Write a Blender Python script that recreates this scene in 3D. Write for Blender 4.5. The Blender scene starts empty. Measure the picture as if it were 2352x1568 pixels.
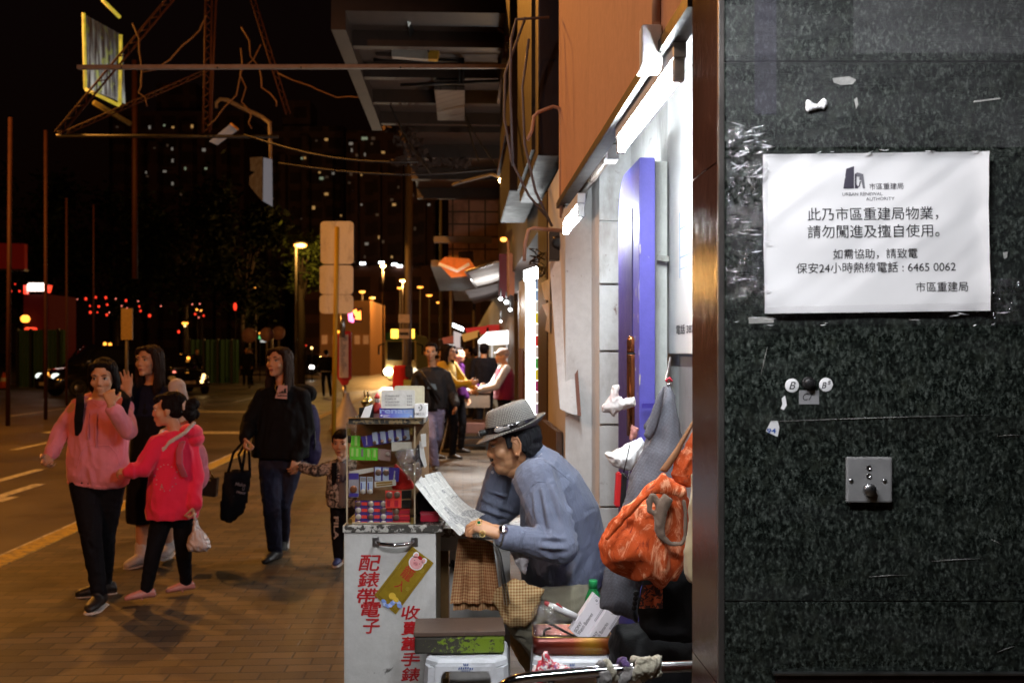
import bpy, bmesh, math, random
from mathutils import Vector, Matrix, noise
random.seed(7)
V = Vector
scene = bpy.context.scene
COL = scene.collection
R = math.radians
# ------------------------------------------------------------------ camera, world, exposure
FD, CX, HY, H = 2287.0, 1176.0, 809.0, 1.5          # photo scale: focal length, centre, horizon, eye height
cam_d = bpy.data.cameras.new("camera")
cam = bpy.data.objects.new("camera", cam_d); COL.objects.link(cam)
cam.location = (0, 0, H); cam.rotation_euler = (R(90), 0, 0)
cam_d.sensor_width = 36.0
cam_d.lens = 36.0 * FD / 2352.0
cam_d.shift_y = (HY - 784.0) / 2352.0
cam_d.clip_start = 0.05; cam_d.clip_end = 2000
cam_d.dof.use_dof = True; cam_d.dof.focus_distance = 2.75; cam_d.dof.aperture_fstop = 5.6
scene.camera = cam
world = bpy.data.worlds.new("World"); scene.world = world; world.use_nodes = True
bg = world.node_tree.nodes["Background"]
sky = world.node_tree.nodes.new("ShaderNodeTexSky"); sky.sky_type = 'NISHITA'; sky.sun_disc = False
sky.sun_elevation = R(-4); sky.sun_rotation = R(200)
addn = world.node_tree.nodes.new("ShaderNodeMixRGB"); addn.blend_type = 'ADD'; addn.inputs[0].default_value = 1
addn.inputs[2].default_value = (0.034, 0.009, 0.006, 1)   # city glow under the night cloud
world.node_tree.links.new(sky.outputs[0], addn.inputs[1])
world.node_tree.links.new(addn.outputs[0], bg.inputs[0]); bg.inputs[1].default_value = 0.05
vs = scene.view_settings
vs.view_transform = 'Standard'; vs.look = 'None'; vs.exposure = 0.0; vs.gamma = 1.0
scene.cycles.max_bounces = 6; scene.cycles.diffuse_bounces = 3; scene.cycles.glossy_bounces = 3
scene.cycles.transparent_max_bounces = 10; scene.cycles.transmission_bounces = 4
scene.cycles.caustics_reflective = False; scene.cycles.caustics_refractive = False
scene.cycles.sample_clamp_indirect = 2.0
SODIUM = (1.0, 0.46, 0.10)
# ------------------------------------------------------------------ coordinates
SN = 0.0494; CS = math.sqrt(1 - SN * SN)
def P(dx, dy, D): return V(((dx - CX) / FD * D, D, H - (dy - HY) / FD * D))
def S(l, t, z): return V((l * CS - t * SN, l * SN + t * CS, z))      # street frame: across, along, up
U_, L_, Z_ = V((-SN, CS, 0)), V((CS, SN, 0)), V((0, 0, 1))
X_, Y_ = V((1, 0, 0)), V((0, 1, 0))
def m_(n, D): return n / FD * D
def onL(dx, l):                                                     # depth where the pixel column meets lateral plane l
 a = (dx - CX) / FD
 return l / (a * CS + SN)
# ------------------------------------------------------------------ mesh builder
class MB:
 def __init__(s): s.bm = bmesh.new(); s.uv = s.bm.loops.layers.uv.new("UVMap")
 def face(s, pts, mi=0, uvs=None, smooth=False):
  vs_ = [s.bm.verts.new(p) for p in pts]
  try: f = s.bm.faces.new(vs_)
  except ValueError: return None
  f.material_index = mi; f.smooth = smooth
  if uvs:
   for lp, q in zip(f.loops, uvs): lp[s.uv].uv = q
  return f
 def obox(s, c, ax, ay, az, mi=0, bev=0.0):                       # oriented box, half axes
  c = V(c); b = bmesh.new(); vs_ = []
  for k in (-1, 1):
   for j in (-1, 1):
    for i in (-1, 1): vs_.append(b.verts.new(c + ax * i + ay * j + az * k))
  for q in ((0, 2, 3, 1), (4, 5, 7, 6), (0, 1, 5, 4), (2, 6, 7, 3), (0, 4, 6, 2), (1, 3, 7, 5)):
   b.faces.new([vs_[i] for i in q])
  if bev > 0: bmesh.ops.bevel(b, geom=b.edges[:], offset=bev, segments=2, affect='EDGES', profile=.6)
  bmesh.ops.recalc_face_normals(b, faces=b.faces[:])
  s.merge(b, mi, smooth=False); return s
 def merge(s, b, mi=0, smooth=None):
  mp = {}
  for v in b.verts: mp[v] = s.bm.verts.new(v.co)
  for f in b.faces:
   try: g = s.bm.faces.new([mp[v] for v in f.verts])
   except ValueError: continue
   g.material_index = mi; g.smooth = f.smooth if smooth is None else smooth
  b.free()
 def box(s, x0, x1, y0, y1, z0, z1, mi=0, bev=0.0):
  return s.obox(((x0 + x1) / 2, (y0 + y1) / 2, (z0 + z1) / 2), X_ * ((x1 - x0) / 2), Y_ * ((y1 - y0) / 2), Z_ * ((z1 - z0) / 2), mi, bev)
 def sbox(s, l0, l1, t0, t1, z0, z1, mi=0, bev=0.0):              # box in the street frame
  return s.obox(S((l0 + l1) / 2, (t0 + t1) / 2, (z0 + z1) / 2), L_ * ((l1 - l0) / 2), U_ * ((t1 - t0) / 2), Z_ * ((z1 - z0) / 2), mi, bev)
 def ring(s, pts):
  return [s.bm.verts.new(p) for p in pts]
 def bridge(s, rings, mi=0, smooth=True, close=True, cap=True, uv=False):
  n = len(rings[0])
  for a in range(len(rings) - 1):
   for i in range(n if close else n - 1):
    j = (i + 1) % n
    try: f = s.bm.faces.new((rings[a][i], rings[a][j], rings[a + 1][j], rings[a + 1][i]))
    except ValueError: continue
    f.material_index = mi; f.smooth = smooth
    if uv:
     q = ((i / n, a / (len(rings) - 1)), ((i + 1) / n, a / (len(rings) - 1)), ((i + 1) / n, (a + 1) / (len(rings) - 1)), (i / n, (a + 1) / (len(rings) - 1)))
     for lp, w in zip(f.loops, q): lp[s.uv].uv = w
  if cap:
   for r_, rev in ((rings[0], True), (rings[-1], False)):
    try:
     f = s.bm.faces.new(r_[::-1] if rev else r_); f.material_index = mi; f.smooth = False
    except ValueError: pass
 def tube(s, pts, r, n=10, mi=0, cap=True):
  pts = [V(p) for p in pts]; rs = r if isinstance(r, (list, tuple)) else [r] * len(pts)
  rings = []; prev = None
  for i, p in enumerate(pts):
   d = (pts[min(i + 1, len(pts) - 1)] - pts[max(i - 1, 0)])
   if d.length < 1e-9: d = V((0, 0, 1))
   d.normalize()
   if prev is None:
    a = d.cross(Z_ if abs(d.z) < .9 else X_).normalized()
   else:
    a = (prev - d * prev.dot(d)); a = a.normalized() if a.length > 1e-6 else d.cross(X_).normalized()
   prev = a; b = d.cross(a)
   rings.append(s.ring([p + (a * math.cos(2 * math.pi * k / n) + b * math.sin(2 * math.pi * k / n)) * rs[i] for k in range(n)]))
  s.bridge(rings, mi, True, True, cap); return s
 def lathe(s, c, prof, n=20, mi=0, axis=Z_, ref=X_, cap=True, uv=False):   # prof: (radius, height)
  c = V(c); a = (ref - axis * ref.dot(axis)).normalized(); b = axis.cross(a)
  rings = [s.ring([c + axis * h + (a * math.cos(2 * math.pi * k / n) + b * math.sin(2 * math.pi * k / n)) * max(r, 1e-4) for k in range(n)]) for r, h in prof]
  s.bridge(rings, mi, True, True, cap, uv); return s
 def loft(s, secs, n=20, mi=0, cap=True, sq=1.0):                 # secs: (centre, vector a, vector b)
  rings = []
  for c, a, b in secs:
   pts = []
   for k in range(n):
    t = 2 * math.pi * k / n; x, y = math.cos(t), math.sin(t)
    if sq != 1.0: x = math.copysign(abs(x) ** sq, x); y = math.copysign(abs(y) ** sq, y)
    pts.append(V(c) + V(a) * x + V(b) * y)
   rings.append(s.ring(pts))
  s.bridge(rings, mi, True, True, cap); return s
 def ell(s, c, rx, ry, rz, ax=None, n=14, mi=0):                  # ellipsoid; ax = (x,y,z) axes
  ax = ax or (X_, Y_, Z_); c = V(c); rings = []
  m = n // 2 + 1
  for i in range(1, m):
   ph = -math.pi / 2 + math.pi * i / m
   rings.append(s.ring([c + ax[0] * (rx * math.cos(ph) * math.cos(2 * math.pi * k / n)) + ax[1] * (ry * math.cos(ph) * math.sin(2 * math.pi * k / n)) + ax[2] * (rz * math.sin(ph)) for k in range(n)]))
  s.bridge(rings, mi, True, True, True)
  for f in s.bm.faces[-2:] if False else (): f.smooth = True
  return s
 def cap_(s, a, b, ra, rb, n=14):                                 # tapered capsule (closed)
  a, b = V(a), V(b); d = b - a; ln = d.length
  d = d / ln if ln > 1e-6 else V((0, 0, 1))
  u = d.cross(Z_ if abs(d.z) < .9 else X_).normalized(); w = d.cross(u); rings = []
  for ph in (-75, -45, -15):
   rings.append((a + d * (ra * math.sin(R(ph))), ra * math.cos(R(ph))))
  rings.append((a, ra)); rings.append((b, rb))
  for ph in (15, 45, 75): rings.append((b + d * (rb * math.sin(R(ph))), rb * math.cos(R(ph))))
  s.bridge([s.ring([c + (u * math.cos(2 * math.pi * k / n) + w * math.sin(2 * math.pi * k / n)) * r for k in range(n)]) for c, r in rings], 0, True, True, True)
  return s
 def grid(s, fn, nu, nv, mi=0, smooth=True, thick=0.0):           # fn(u,v)->point; uv = (u,v)
  vs_ = [[s.bm.verts.new(fn(i / nu, j / nv)) for j in range(nv + 1)] for i in range(nu + 1)]
  for i in range(nu):
   for j in range(nv):
    f = s.bm.faces.new((vs_[i][j], vs_[i + 1][j], vs_[i + 1][j + 1], vs_[i][j + 1])); f.smooth = smooth; f.material_index = mi
    for lp, q in zip(f.loops, ((i, j), (i + 1, j), (i + 1, j + 1), (i, j + 1))): lp[s.uv].uv = (q[0] / nu, q[1] / nv)
  return s
 def prism(s, pts, off, mi=0, mi_side=None, bev=0):               # flat outline pushed along off
  pts = [V(p) for p in pts]; off = V(off)
  b = bmesh.new()
  f = b.faces.new([b.verts.new(p) for p in pts])
  r_ = bmesh.ops.extrude_face_region(b, geom=[f])
  for v in r_['geom']:
   if isinstance(v, bmesh.types.BMVert): v.co += off
  if bev: bmesh.ops.bevel(b, geom=b.edges[:], offset=bev, segments=2, affect='EDGES')
  bmesh.ops.recalc_face_normals(b, faces=b.faces[:])
  s.merge(b, mi, False); return s
 def pane(s, c, a, b, mi=0):                                      # flat rectangle, half axes
  c, a, b = V(c), V(a), V(b)
  return s.face([c - a - b, c + a - b, c + a + b, c - a + b], mi, [(0, 0), (1, 0), (1, 1), (0, 1)])
# ------------------------------------------------------------------ text
_tc = bpy.data.curves.new("lettering_source", 'FONT'); _to = bpy.data.objects.new("lettering_source", _tc)
_ws = bpy.data.scenes.new("workshop"); _ws.collection.objects.link(_to)
def evald(o):
 with bpy.context.temp_override(scene=_ws, view_layer=_ws.view_layers[0]):
  dg = bpy.context.evaluated_depsgraph_get(); dg.update(); return bpy.data.meshes.new_from_object(o.evaluated_get(dg))
def text(mb, body, c, right, up, width=None, height=None, mi=0, bold=0.0, align=.5, shear=0, vertical=False, gap=1.0):
 """flat lettering centred on c; right/up are unit vectors"""
 if vertical:
  hgt = height
  for i, ch in enumerate(body):
   text(mb, ch, V(c) - V(up) * (hgt * gap * i), right, up, width, hgt, mi, bold, .5, shear)
  return mb
 _tc.body = body; _tc.offset = bold; _tc.shear = shear
 me = evald(_to)
 if not me.vertices: return mb
 xs = [v.co.x for v in me.vertices]; ys = [v.co.y for v in me.vertices]
 x0, x1, y0, y1 = min(xs), max(xs), min(ys), max(ys)
 sx = sy = 1.0
 if width and height: sx, sy = width / (x1 - x0), height / (y1 - y0)
 elif width: sx = sy = width / (x1 - x0)
 else: sx = sy = height / (y1 - y0)
 vs_ = [mb.bm.verts.new(V(c) + V(right) * ((v.co.x - x0 - (x1 - x0) * align) * sx) + V(up) * ((v.co.y - (y0 + y1) / 2) * sy)) for v in me.vertices]
 for p in me.polygons:
  try: f = mb.bm.faces.new([vs_[i] for i in p.vertices]); f.material_index = mi
  except ValueError: pass
 bpy.data.meshes.remove(me); return mb
# ------------------------------------------------------------------ objects
def _mesh(name, mb, mats, base, wr=None):
 me = mb if isinstance(mb, bpy.types.Mesh) else None
 if me is None:
  me = bpy.data.meshes.new(name); mb.bm.to_mesh(me); mb.bm.free()
 me.transform(Matrix.Translation(-V(base)))
 for m in (mats if isinstance(mats, (list, tuple)) else [mats]): me.materials.append(m)
 o = bpy.data.objects.new(name, me); COL.objects.link(o); return o
def props(o, label, cat, group=None, kind=None):
 if label: o["label"] = label
 if cat: o["category"] = cat
 if group: o["group"] = group
 if kind: o["kind"] = kind
class Thing:
 def __init__(s, name, label, cat, loc, group=None):
  s.o = bpy.data.objects.new(name, None); COL.objects.link(s.o); s.base = V(loc); s.o.location = s.base
  s.o.empty_display_size = .1; props(s.o, label, cat, group)
 def part(s, name, mb, mats, parent=None, label=None):
  o = _mesh(name, mb, mats, s.base); o.parent = parent or s.o
  if label: o["label"] = label
  return o
def solo(name, mb, mats, label, cat, group=None, base=None, kind=None):
 me = mb if isinstance(mb, bpy.types.Mesh) else None
 vs_ = me.vertices if me else mb.bm.verts
 if base is None:
  co = [v.co for v in vs_]
  base = V((sum(c.x for c in co) / len(co), sum(c.y for c in co) / len(co), min(c.z for c in co)))
 o = _mesh(name, mb, mats, base); o.location = base; props(o, label, cat, group, kind); return o
def structure(name, mb, mats):
 o = _mesh(name, mb, mats, (0, 0, 0)); o["kind"] = "structure"; return o
def light(name, kind, loc, power, color, size=.1, parent=None, base=None, rot=None, spot=None):
 d = bpy.data.lights.new(name, kind); d.energy = power; d.color = color
 if kind == 'AREA': d.shape = 'RECTANGLE'; d.size = size[0]; d.size_y = size[1]
 else: d.shadow_soft_size = size
 if spot: d.spot_size = R(spot); d.spot_blend = .6
 o = bpy.data.objects.new(name, d); COL.objects.link(o); o.location = V(loc) - (V(base) if base is not None else V((0, 0, 0)))
 if rot: o.rotation_euler = rot
 if parent: o.parent = parent
 return o
from mathutils.bvhtree import BVHTree
def surf(o, base):                                      # lays trim on the front of a finished garment
 me = o.data; b = V(base); bvh = BVHTree.FromPolygons([v.co + b for v in me.vertices], [p.vertices[:] for p in me.polygons])
 def on(x, y, off=.002):
  d = (P(x, y, 5) - V((0, 0, H))).normalized(); hit, n, _, _ = bvh.ray_cast(V((0, 0, H)), d)
  if hit is None: return None
  if n.dot(d) > 0: n = -n
  return hit + n * off
 return on
def seam(q, on, pts, r=.002, off=.001, sub_=6):
 out = []
 for a, b in zip(pts[:-1], pts[1:]):
  for k in range(sub_): p = on(a[0] + (b[0] - a[0]) * k / sub_, a[1] + (b[1] - a[1]) * k / sub_, off); out += [p] if p else []
 if len(out) > 2: q.tube(out, r, 6)
# ------------------------------------------------------------------ closed blobs -> one smooth surface
def skin(mb, voxel=.005, smooth=3, wr=0.0, ws=9.0, fac=.5, seed=0.0, ridg=True, stretch=(1, 1, .55)):
 me = bpy.data.meshes.new("blob"); bmesh.ops.recalc_face_normals(mb.bm, faces=mb.bm.faces[:]); mb.bm.to_mesh(me); mb.bm.free()
 o = bpy.data.objects.new("blob", me); _ws.collection.objects.link(o)
 md = o.modifiers.new("r", 'REMESH'); md.mode = 'VOXEL'; md.voxel_size = voxel; md.adaptivity = 0
 if smooth:
  sm = o.modifiers.new("s", 'SMOOTH'); sm.factor = fac; sm.iterations = smooth
 out = evald(o)
 bpy.data.objects.remove(o); bpy.data.meshes.remove(me)
 if wr:
  co = [v.co.copy() for v in out.vertices]; no = [v.normal.copy() for v in out.vertices]
  for i, v in enumerate(out.vertices):
   p = V((co[i].x * ws * stretch[0] + seed, co[i].y * ws * stretch[1], co[i].z * ws * stretch[2]))
   q = p + noise.noise_vector(p * .6) * .9
   n = noise.noise(q)
   if ridg: n = (1 - abs(n) * 2.2) * .7 - .3
   n += .35 * noise.noise(q * 2.3)
   v.co = co[i] + no[i] * (n * wr)
 for p in out.polygons: p.use_smooth = True
 out.update(); return out
def pillow(mb, outline, D, thick, res=7.0, flat=1.0, shift=0.0):
 """inflated outline (photo scale); D may be a function of the outline point"""
 Df = D if callable(D) else (lambda x, y: D)
 n = len(outline)
 def inside(x, y):
  c = False; j = n - 1
  for i in range(n):
   xi, yi = outline[i]; xj, yj = outline[j]
   if (yi > y) != (yj > y) and x < (xj - xi) * (y - yi) / (yj - yi) + xi: c = not c
   j = i
  return c
 def dist(x, y):
  best = 1e9
  for i in range(n):
   ax, ay = outline[i]; bx, by = outline[(i + 1) % n]
   dx, dy = bx - ax, by - ay; l2 = dx * dx + dy * dy or 1e-9
   t = max(0, min(1, ((x - ax) * dx + (y - ay) * dy) / l2))
   best = min(best, math.hypot(x - ax - t * dx, y - ay - t * dy))
  return best
 xs = [p[0] for p in outline]; ys = [p[1] for p in outline]
 nx = int((max(xs) - min(xs)) / res) + 2; ny = int((max(ys) - min(ys)) / res) + 2
 cell = {}; dm = 1e-6
 for i in range(nx):
  for j in range(ny):
   x, y = min(xs) + (i + .5) * res, min(ys) + (j + .5) * res
   if inside(x, y): cell[i, j] = (x, y)
 dd = {}
 def corner(i, j):
  if (i, j) not in dd:
   x, y = min(xs) + i * res, min(ys) + j * res
   dd[i, j] = (x, y, dist(x, y) if inside(x, y) else 0.0)
  return dd[i, j]
 for i, j in cell:
  for a, b in ((0, 0), (1, 0), (1, 1), (0, 1)): dm = max(dm, corner(i + a, j + b)[2])
 vf, vb = {}, {}
 def get(k, front):
  d = vf if front else vb
  if k not in d:
   x, y, q = dd[k]; t = min(1.0, q / (dm * flat))
   hgt = thick * (math.sqrt(max(0, 1 - (1 - t) ** 2)) * .95 + .05)
   D0 = Df(x, y); d[k] = mb.bm.verts.new(P(x, y, D0) + Y_ * (-hgt if front else hgt * .8))
  return d[k]
 for (i, j) in cell:
  q = [(i, j), (i + 1, j), (i + 1, j + 1), (i, j + 1)]
  mb.bm.faces.new([get(k, True) for k in q]); mb.bm.faces.new([get(k, False) for k in q[::-1]])
  for (di, dj, a, b) in ((-1, 0, 0, 3), (1, 0, 2, 1), (0, -1, 1, 0), (0, 1, 3, 2)):
   if (i + di, j + dj) not in cell:
    try: mb.bm.faces.new([get(q[a], True), get(q[b], True), get(q[b], False), get(q[a], False)])
    except ValueError: pass
 return mb
# ------------------------------------------------------------------ materials
class NT:
 def __init__(s, name):
  s.m = bpy.data.materials.new(name); s.m.use_nodes = True; s.t = s.m.node_tree; s.b = s.t.nodes["Principled BSDF"]; s._tc = None
 def n(s, typ, **kw):
  q = s.t.nodes.new("ShaderNode" + typ)
  for k, v in kw.items():
   if k.startswith("i_"): q.inputs[k[2:].replace("_", " ")].default_value = v
   else: setattr(q, k, v)
  return q
 def l(s, a, b): s.t.links.new(a, b)
 def tc(s, kind="Object"):
  if s._tc is None: s._tc = s.n("TexCoord")
  return s._tc.outputs[kind]
 def mp(s, scale=(1, 1, 1), rot=(0, 0, 0), kind="Object", loc=(0, 0, 0)):
  q = s.n("Mapping"); q.inputs[3].default_value = scale; q.inputs[2].default_value = rot; q.inputs[1].default_value = loc
  s.l(s.tc(kind), q.inputs[0]); return q.outputs[0]
 def noise(s, vec, scale, detail=4, rough=.6, dist=0):
  q = s.n("TexNoise"); q.inputs["Scale"].default_value = scale; q.inputs["Detail"].default_value = detail; q.inputs["Roughness"].default_value = rough
  q.inputs["Distortion"].default_value = dist
  s.l(vec, q.inputs["Vector"]); return q
 def ramp(s, fac, stops, interp='LINEAR'):
  q = s.n("ValToRGB"); q.color_ramp.interpolation = interp; e = q.color_ramp.elements
  while len(e) < len(stops): e.new(.5)
  for k, (p, c) in enumerate(stops):
   e[k].position = p; e[k].color = (c, c, c, 1) if isinstance(c, (int, float)) else (*c[:3], 1)
  s.l(fac, q.inputs[0]); return q.outputs[0]
 def mix(s, fac, a, b, typ='MIX'):
  q = s.n("MixRGB", blend_type=typ)
  for k, v in ((0, fac), (1, a), (2, b)):
   if isinstance(v, (int, float)): q.inputs[k].default_value = v if k == 0 else (v, v, v, 1)
   elif isinstance(v, (tuple, list)): q.inputs[k].default_value = (*v[:3], 1)
   else: s.l(v, q.inputs[k])
  return q.outputs[0]
 def math(s, op, a, b=0.0, c=None):
  q = s.n("Math", operation=op)
  for k, v in ((0, a), (1, b), (2, c)):
   if v is None: continue
   if isinstance(v, (int, float)): q.inputs[k].default_value = v
   else: s.l(v, q.inputs[k])
  return q.outputs[0]
 def bump(s, hgt, strength=.3, dist=.01):
  q = s.n("Bump"); q.inputs["Strength"].default_value = strength; q.inputs["Distance"].default_value = dist
  s.l(hgt, q.inputs["Height"]); s.l(q.outputs[0], s.b.inputs["Normal"]); return q
 def base(s, c):
  if isinstance(c, (tuple, list)): s.b.inputs["Base Color"].default_value = (*c[:3], 1)
  else: s.l(c, s.b.inputs["Base Color"])
 def set(s, **kw):
  for k, v in kw.items():
   i = s.b.inputs[k.replace("_", " ")]
   if isinstance(v, (int, float)): i.default_value = v
   elif isinstance(v, tuple): i.default_value = (*v[:3], 1)
   else: s.l(v, i)
  return s
_mc = {}
def mat(name, c, rough=.6, metal=0.0, var=.25, vs_=14.0, bump=.15, bs=60.0, dirt=None, da=.5, ds=5.0, coat=0.0, spec=.5):
 """plain surface with tonal variation, fine bump and optional blotchy dirt"""
 if name in _mc: return _mc[name]
 t = NT(name); o = t.tc()
 n = t.noise(o, vs_, 5)
 col = t.mix(1.0, c, t.ramp(n.outputs[0], [(.25, 1 - var), (.75, 1 + var * .4)]), 'MULTIPLY')
 if dirt:
  n2 = t.noise(o, ds, 8, .7, .4)
  col = t.mix(t.ramp(n2.outputs[0], [(.48, 0), (.72, da)]), col, dirt)
 t.base(col)
 t.set(Metallic=metal, Roughness=t.ramp(n.outputs[0], [(.2, max(.03, rough * .8)), (.8, min(1, rough * 1.2))]))
 t.b.inputs["Specular IOR Level"].default_value = spec
 if coat: t.set(Coat_Weight=coat, Coat_Roughness=.08)
 if bump: t.bump(t.noise(o, bs, 4).outputs[0], bump, .004)
 _mc[name] = t.m; return t.m
def cloth(name, c, weave=420, wv=.25, rough=.85, fold=.35, c2=None, sheen=None):
 if name in _mc: return _mc[name]
 t = NT(name); o = t.tc(); n = t.noise(o, 7, 5); fine = t.noise(o, weave, 2)
 col = t.mix(1.0, c, t.ramp(n.outputs[0], [(.25, 1 - wv), (.8, 1.08)]), 'MULTIPLY')
 if c2: col = t.mix(t.ramp(fine.outputs[0], [(.4, 0), (.62, .6)]), col, c2)
 t.base(col); t.set(Roughness=rough, Sheen_Weight=(.2 if max(c) > .1 else 0) if sheen is None else sheen)
 t.b.inputs["Specular IOR Level"].default_value = .2 if max(c) > .1 else .08
 h = t.mix(.85, fine.outputs[0], t.noise(t.mp((1, 1, .4)), 26, 4, .6, .8).outputs[0])
 t.bump(h, fold, .012); _mc[name] = t.m; return t.m
def skinm(name, c):
 if name in _mc: return _mc[name]
 t = NT(name); o = t.tc(); n = t.noise(o, 30, 5)
 t.base(t.mix(t.ramp(n.outputs[0], [(.35, 0), (.75, .5)]), c, (c[0] * .82, c[1] * .62, c[2] * .55)))
 t.set(Roughness=.48); t.b.inputs["Subsurface Weight"].default_value = .06; t.b.inputs["Subsurface Radius"].default_value = (.008, .003, .0015)
 t.bump(t.noise(o, 160, 4).outputs[0], .2, .002); _mc[name] = t.m; return t.m
def hairm(name, c, rough=.55):
 if name in _mc: return _mc[name]
 t = NT(name); n = t.noise(t.mp((1, 1, .10)), 170, 4, .6)
 t.base(t.mix(t.ramp(n.outputs[0], [(.35, 0), (.7, 1)]), c, tuple(x * 1.8 for x in c))); t.set(Roughness=rough); t.b.inputs["Specular IOR Level"].default_value = .03
 t.bump(n.outputs[0], .7, .006); _mc[name] = t.m; return t.m
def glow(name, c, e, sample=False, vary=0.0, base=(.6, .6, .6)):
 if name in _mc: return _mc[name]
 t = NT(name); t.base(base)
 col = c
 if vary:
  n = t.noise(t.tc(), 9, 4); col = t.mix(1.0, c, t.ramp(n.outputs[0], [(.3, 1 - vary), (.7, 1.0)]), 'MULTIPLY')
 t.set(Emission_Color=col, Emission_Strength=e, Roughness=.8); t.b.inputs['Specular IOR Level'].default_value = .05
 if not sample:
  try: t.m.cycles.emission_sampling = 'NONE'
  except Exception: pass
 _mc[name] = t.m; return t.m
def clear(name, tint=(1, 1, 1), a=.12, rough=.05, crinkle=0.0, cs=30):
 if name in _mc: return _mc[name]
 t = NT(name)
 tr = t.n("BsdfTransparent"); tr.inputs[0].default_value = (*tint, 1)
 gl = t.n("BsdfGlossy"); gl.inputs[0].default_value = (.9, .9, .95, 1); gl.inputs["Roughness"].default_value = rough
 if crinkle:
  b = t.n("Bump"); b.inputs["Strength"].default_value = crinkle; b.inputs["Distance"].default_value = .01
  t.l(t.noise(t.tc(), cs, 4, .7, 1.2).outputs[0], b.inputs["Height"]); t.l(b.outputs[0], gl.inputs["Normal"])
 mx = t.n("MixShader"); mx.inputs[0].default_value = a
 t.l(tr.outputs[0], mx.inputs[1]); t.l(gl.outputs[0], mx.inputs[2]); t.l(mx.outputs[0], t.t.nodes["Material Output"].inputs[0])
 _mc[name] = t.m; return t.m
def checks(name, ca, cb, sx, rough=.85, kind="UV", rot=0, stain=None, thr=.5, wave=True):
 """woven check: two crossed line sets multiplied"""
 if name in _mc: return _mc[name]
 t = NT(name); v = t.mp((sx, sx, sx), (0, 0, rot), kind)
 sp = t.n("SeparateXYZ"); t.l(v, sp.inputs[0])
 fs = [t.math('GREATER_THAN', t.math('FRACT', sp.outputs[k]), thr) for k in ((0, 1) if kind == "UV" else (0, 2))]
 s_ = t.math('MULTIPLY', t.math('ADD', fs[0], fs[1]), .5)
 col = t.mix(s_, ca, cb)
 n = t.noise(t.tc(), 9, 6, .65)
 if stain: col = t.mix(t.ramp(n.outputs[0], [(.42, 0), (.68, .75)]), col, stain)
 col = t.mix(1.0, col, t.ramp(t.noise(t.tc(), 30, 4).outputs[0], [(.3, .75), (.7, 1.05)]), 'MULTIPLY')
 t.base(col); t.set(Roughness=rough); t.b.inputs["Specular IOR Level"].default_value = .2
 t.bump(s_, .25, .003); _mc[name] = t.m; return t.m
def granite():
 t = NT("polished_dark_granite"); o = t.tc()
 v = t.mp((1.0, 1, .62), (0, R(35), 0))
 n1 = t.noise(v, 175, 4, .66, .4); n2 = t.noise(v, 300, 3, .6); n3 = t.noise(o, 9, 4)
 vo = t.n("TexVoronoi"); vo.inputs["Scale"].default_value = 150; t.l(v, vo.inputs["Vector"])
 c = t.ramp(n1.outputs[0], [(.40, (.002, .003, .0025)), (.48, (.009, .0125, .0105)), (.56, (.025, .032, .027)), (.68, (.085, .098, .088))])
 c = t.mix(t.ramp(n2.outputs[0], [(.57, 0), (.68, .5)]), c, (.04, .047, .041))
 c = t.mix(t.ramp(n2.outputs[0], [(.30, .85), (.42, 0)]), c, (.006, .007, .007))
 c = t.mix(t.ramp(t.noise(v, 42, 5, .6).outputs[0], [(.52, 0), (.7, .5)]), c, (.03, .036, .027))
 d = t.noise(t.mp((.5, 1, 3.2)), 5, 7, .72, 1.2)
 c = t.mix(t.ramp(d.outputs[0], [(.58, 0), (.72, .08)]), c, (.09, .09, .092))
 c = t.mix(t.ramp(t.noise(t.mp((.35, 1, 5)), 3, 3, .5).outputs[0], [(.62, 0), (.68, .08)]), c, (.04, .04, .045))
 t.base(c); t.set(Roughness=t.ramp(d.outputs[0], [(.4, .20), (.65, .45)])); t.bump(n1.outputs[0], .03, .002)
 return t.m
def pavers():
 t = NT("concrete_pavers"); v = t.mp((1, 1, 1), (0, 0, R(-2.83)))
 br = t.n("TexBrick"); br.offset = .5; br.inputs["Scale"].default_value = 1.0
 br.inputs["Brick Width"].default_value = .21; br.inputs["Row Height"].default_value = .105; br.inputs["Mortar Size"].default_value = .006; br.inputs["Mortar Smooth"].default_value = .3
 br.inputs["Color1"].default_value = (.130, .086, .042, 1); br.inputs["Color2"].default_value = (.050, .033, .018, 1); br.inputs["Mortar"].default_value = (.018, .014, .010, 1)
 t.l(v, br.inputs["Vector"])
 n = t.noise(t.tc(), 1.2, 8, .7, .3); n2 = t.noise(t.tc(), 90, 3)
 c = t.mix(1.0, br.outputs["Color"], t.ramp(n.outputs[0], [(.3, .38), (.7, 1.2)]), 'MULTIPLY')
 c = t.mix(1.0, c, t.ramp(n2.outputs[0], [(.3, .8), (.7, 1.1)]), 'MULTIPLY')
 gum = t.n('TexVoronoi'); gum.inputs['Scale'].default_value = 2.2; t.l(t.tc(), gum.inputs['Vector']); c = t.mix(t.ramp(gum.outputs['Distance'], [(.05, .75), (.07, 0)]), c, (.03, .027, .025))
 c = t.mix(t.ramp(t.noise(t.tc(), 2.6, 9, .75, 1.5).outputs[0], [(.56, 0), (.64, .6)]), c, (.045, .038, .03))
 t.base(c); t.set(Roughness=t.ramp(n.outputs[0], [(.3, .42), (.7, .72)]))
 t.bump(t.mix(.25, t.math('SUBTRACT', 1.0, br.outputs["Fac"]), n2.outputs[0]), .6, .006); return t.m
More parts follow.
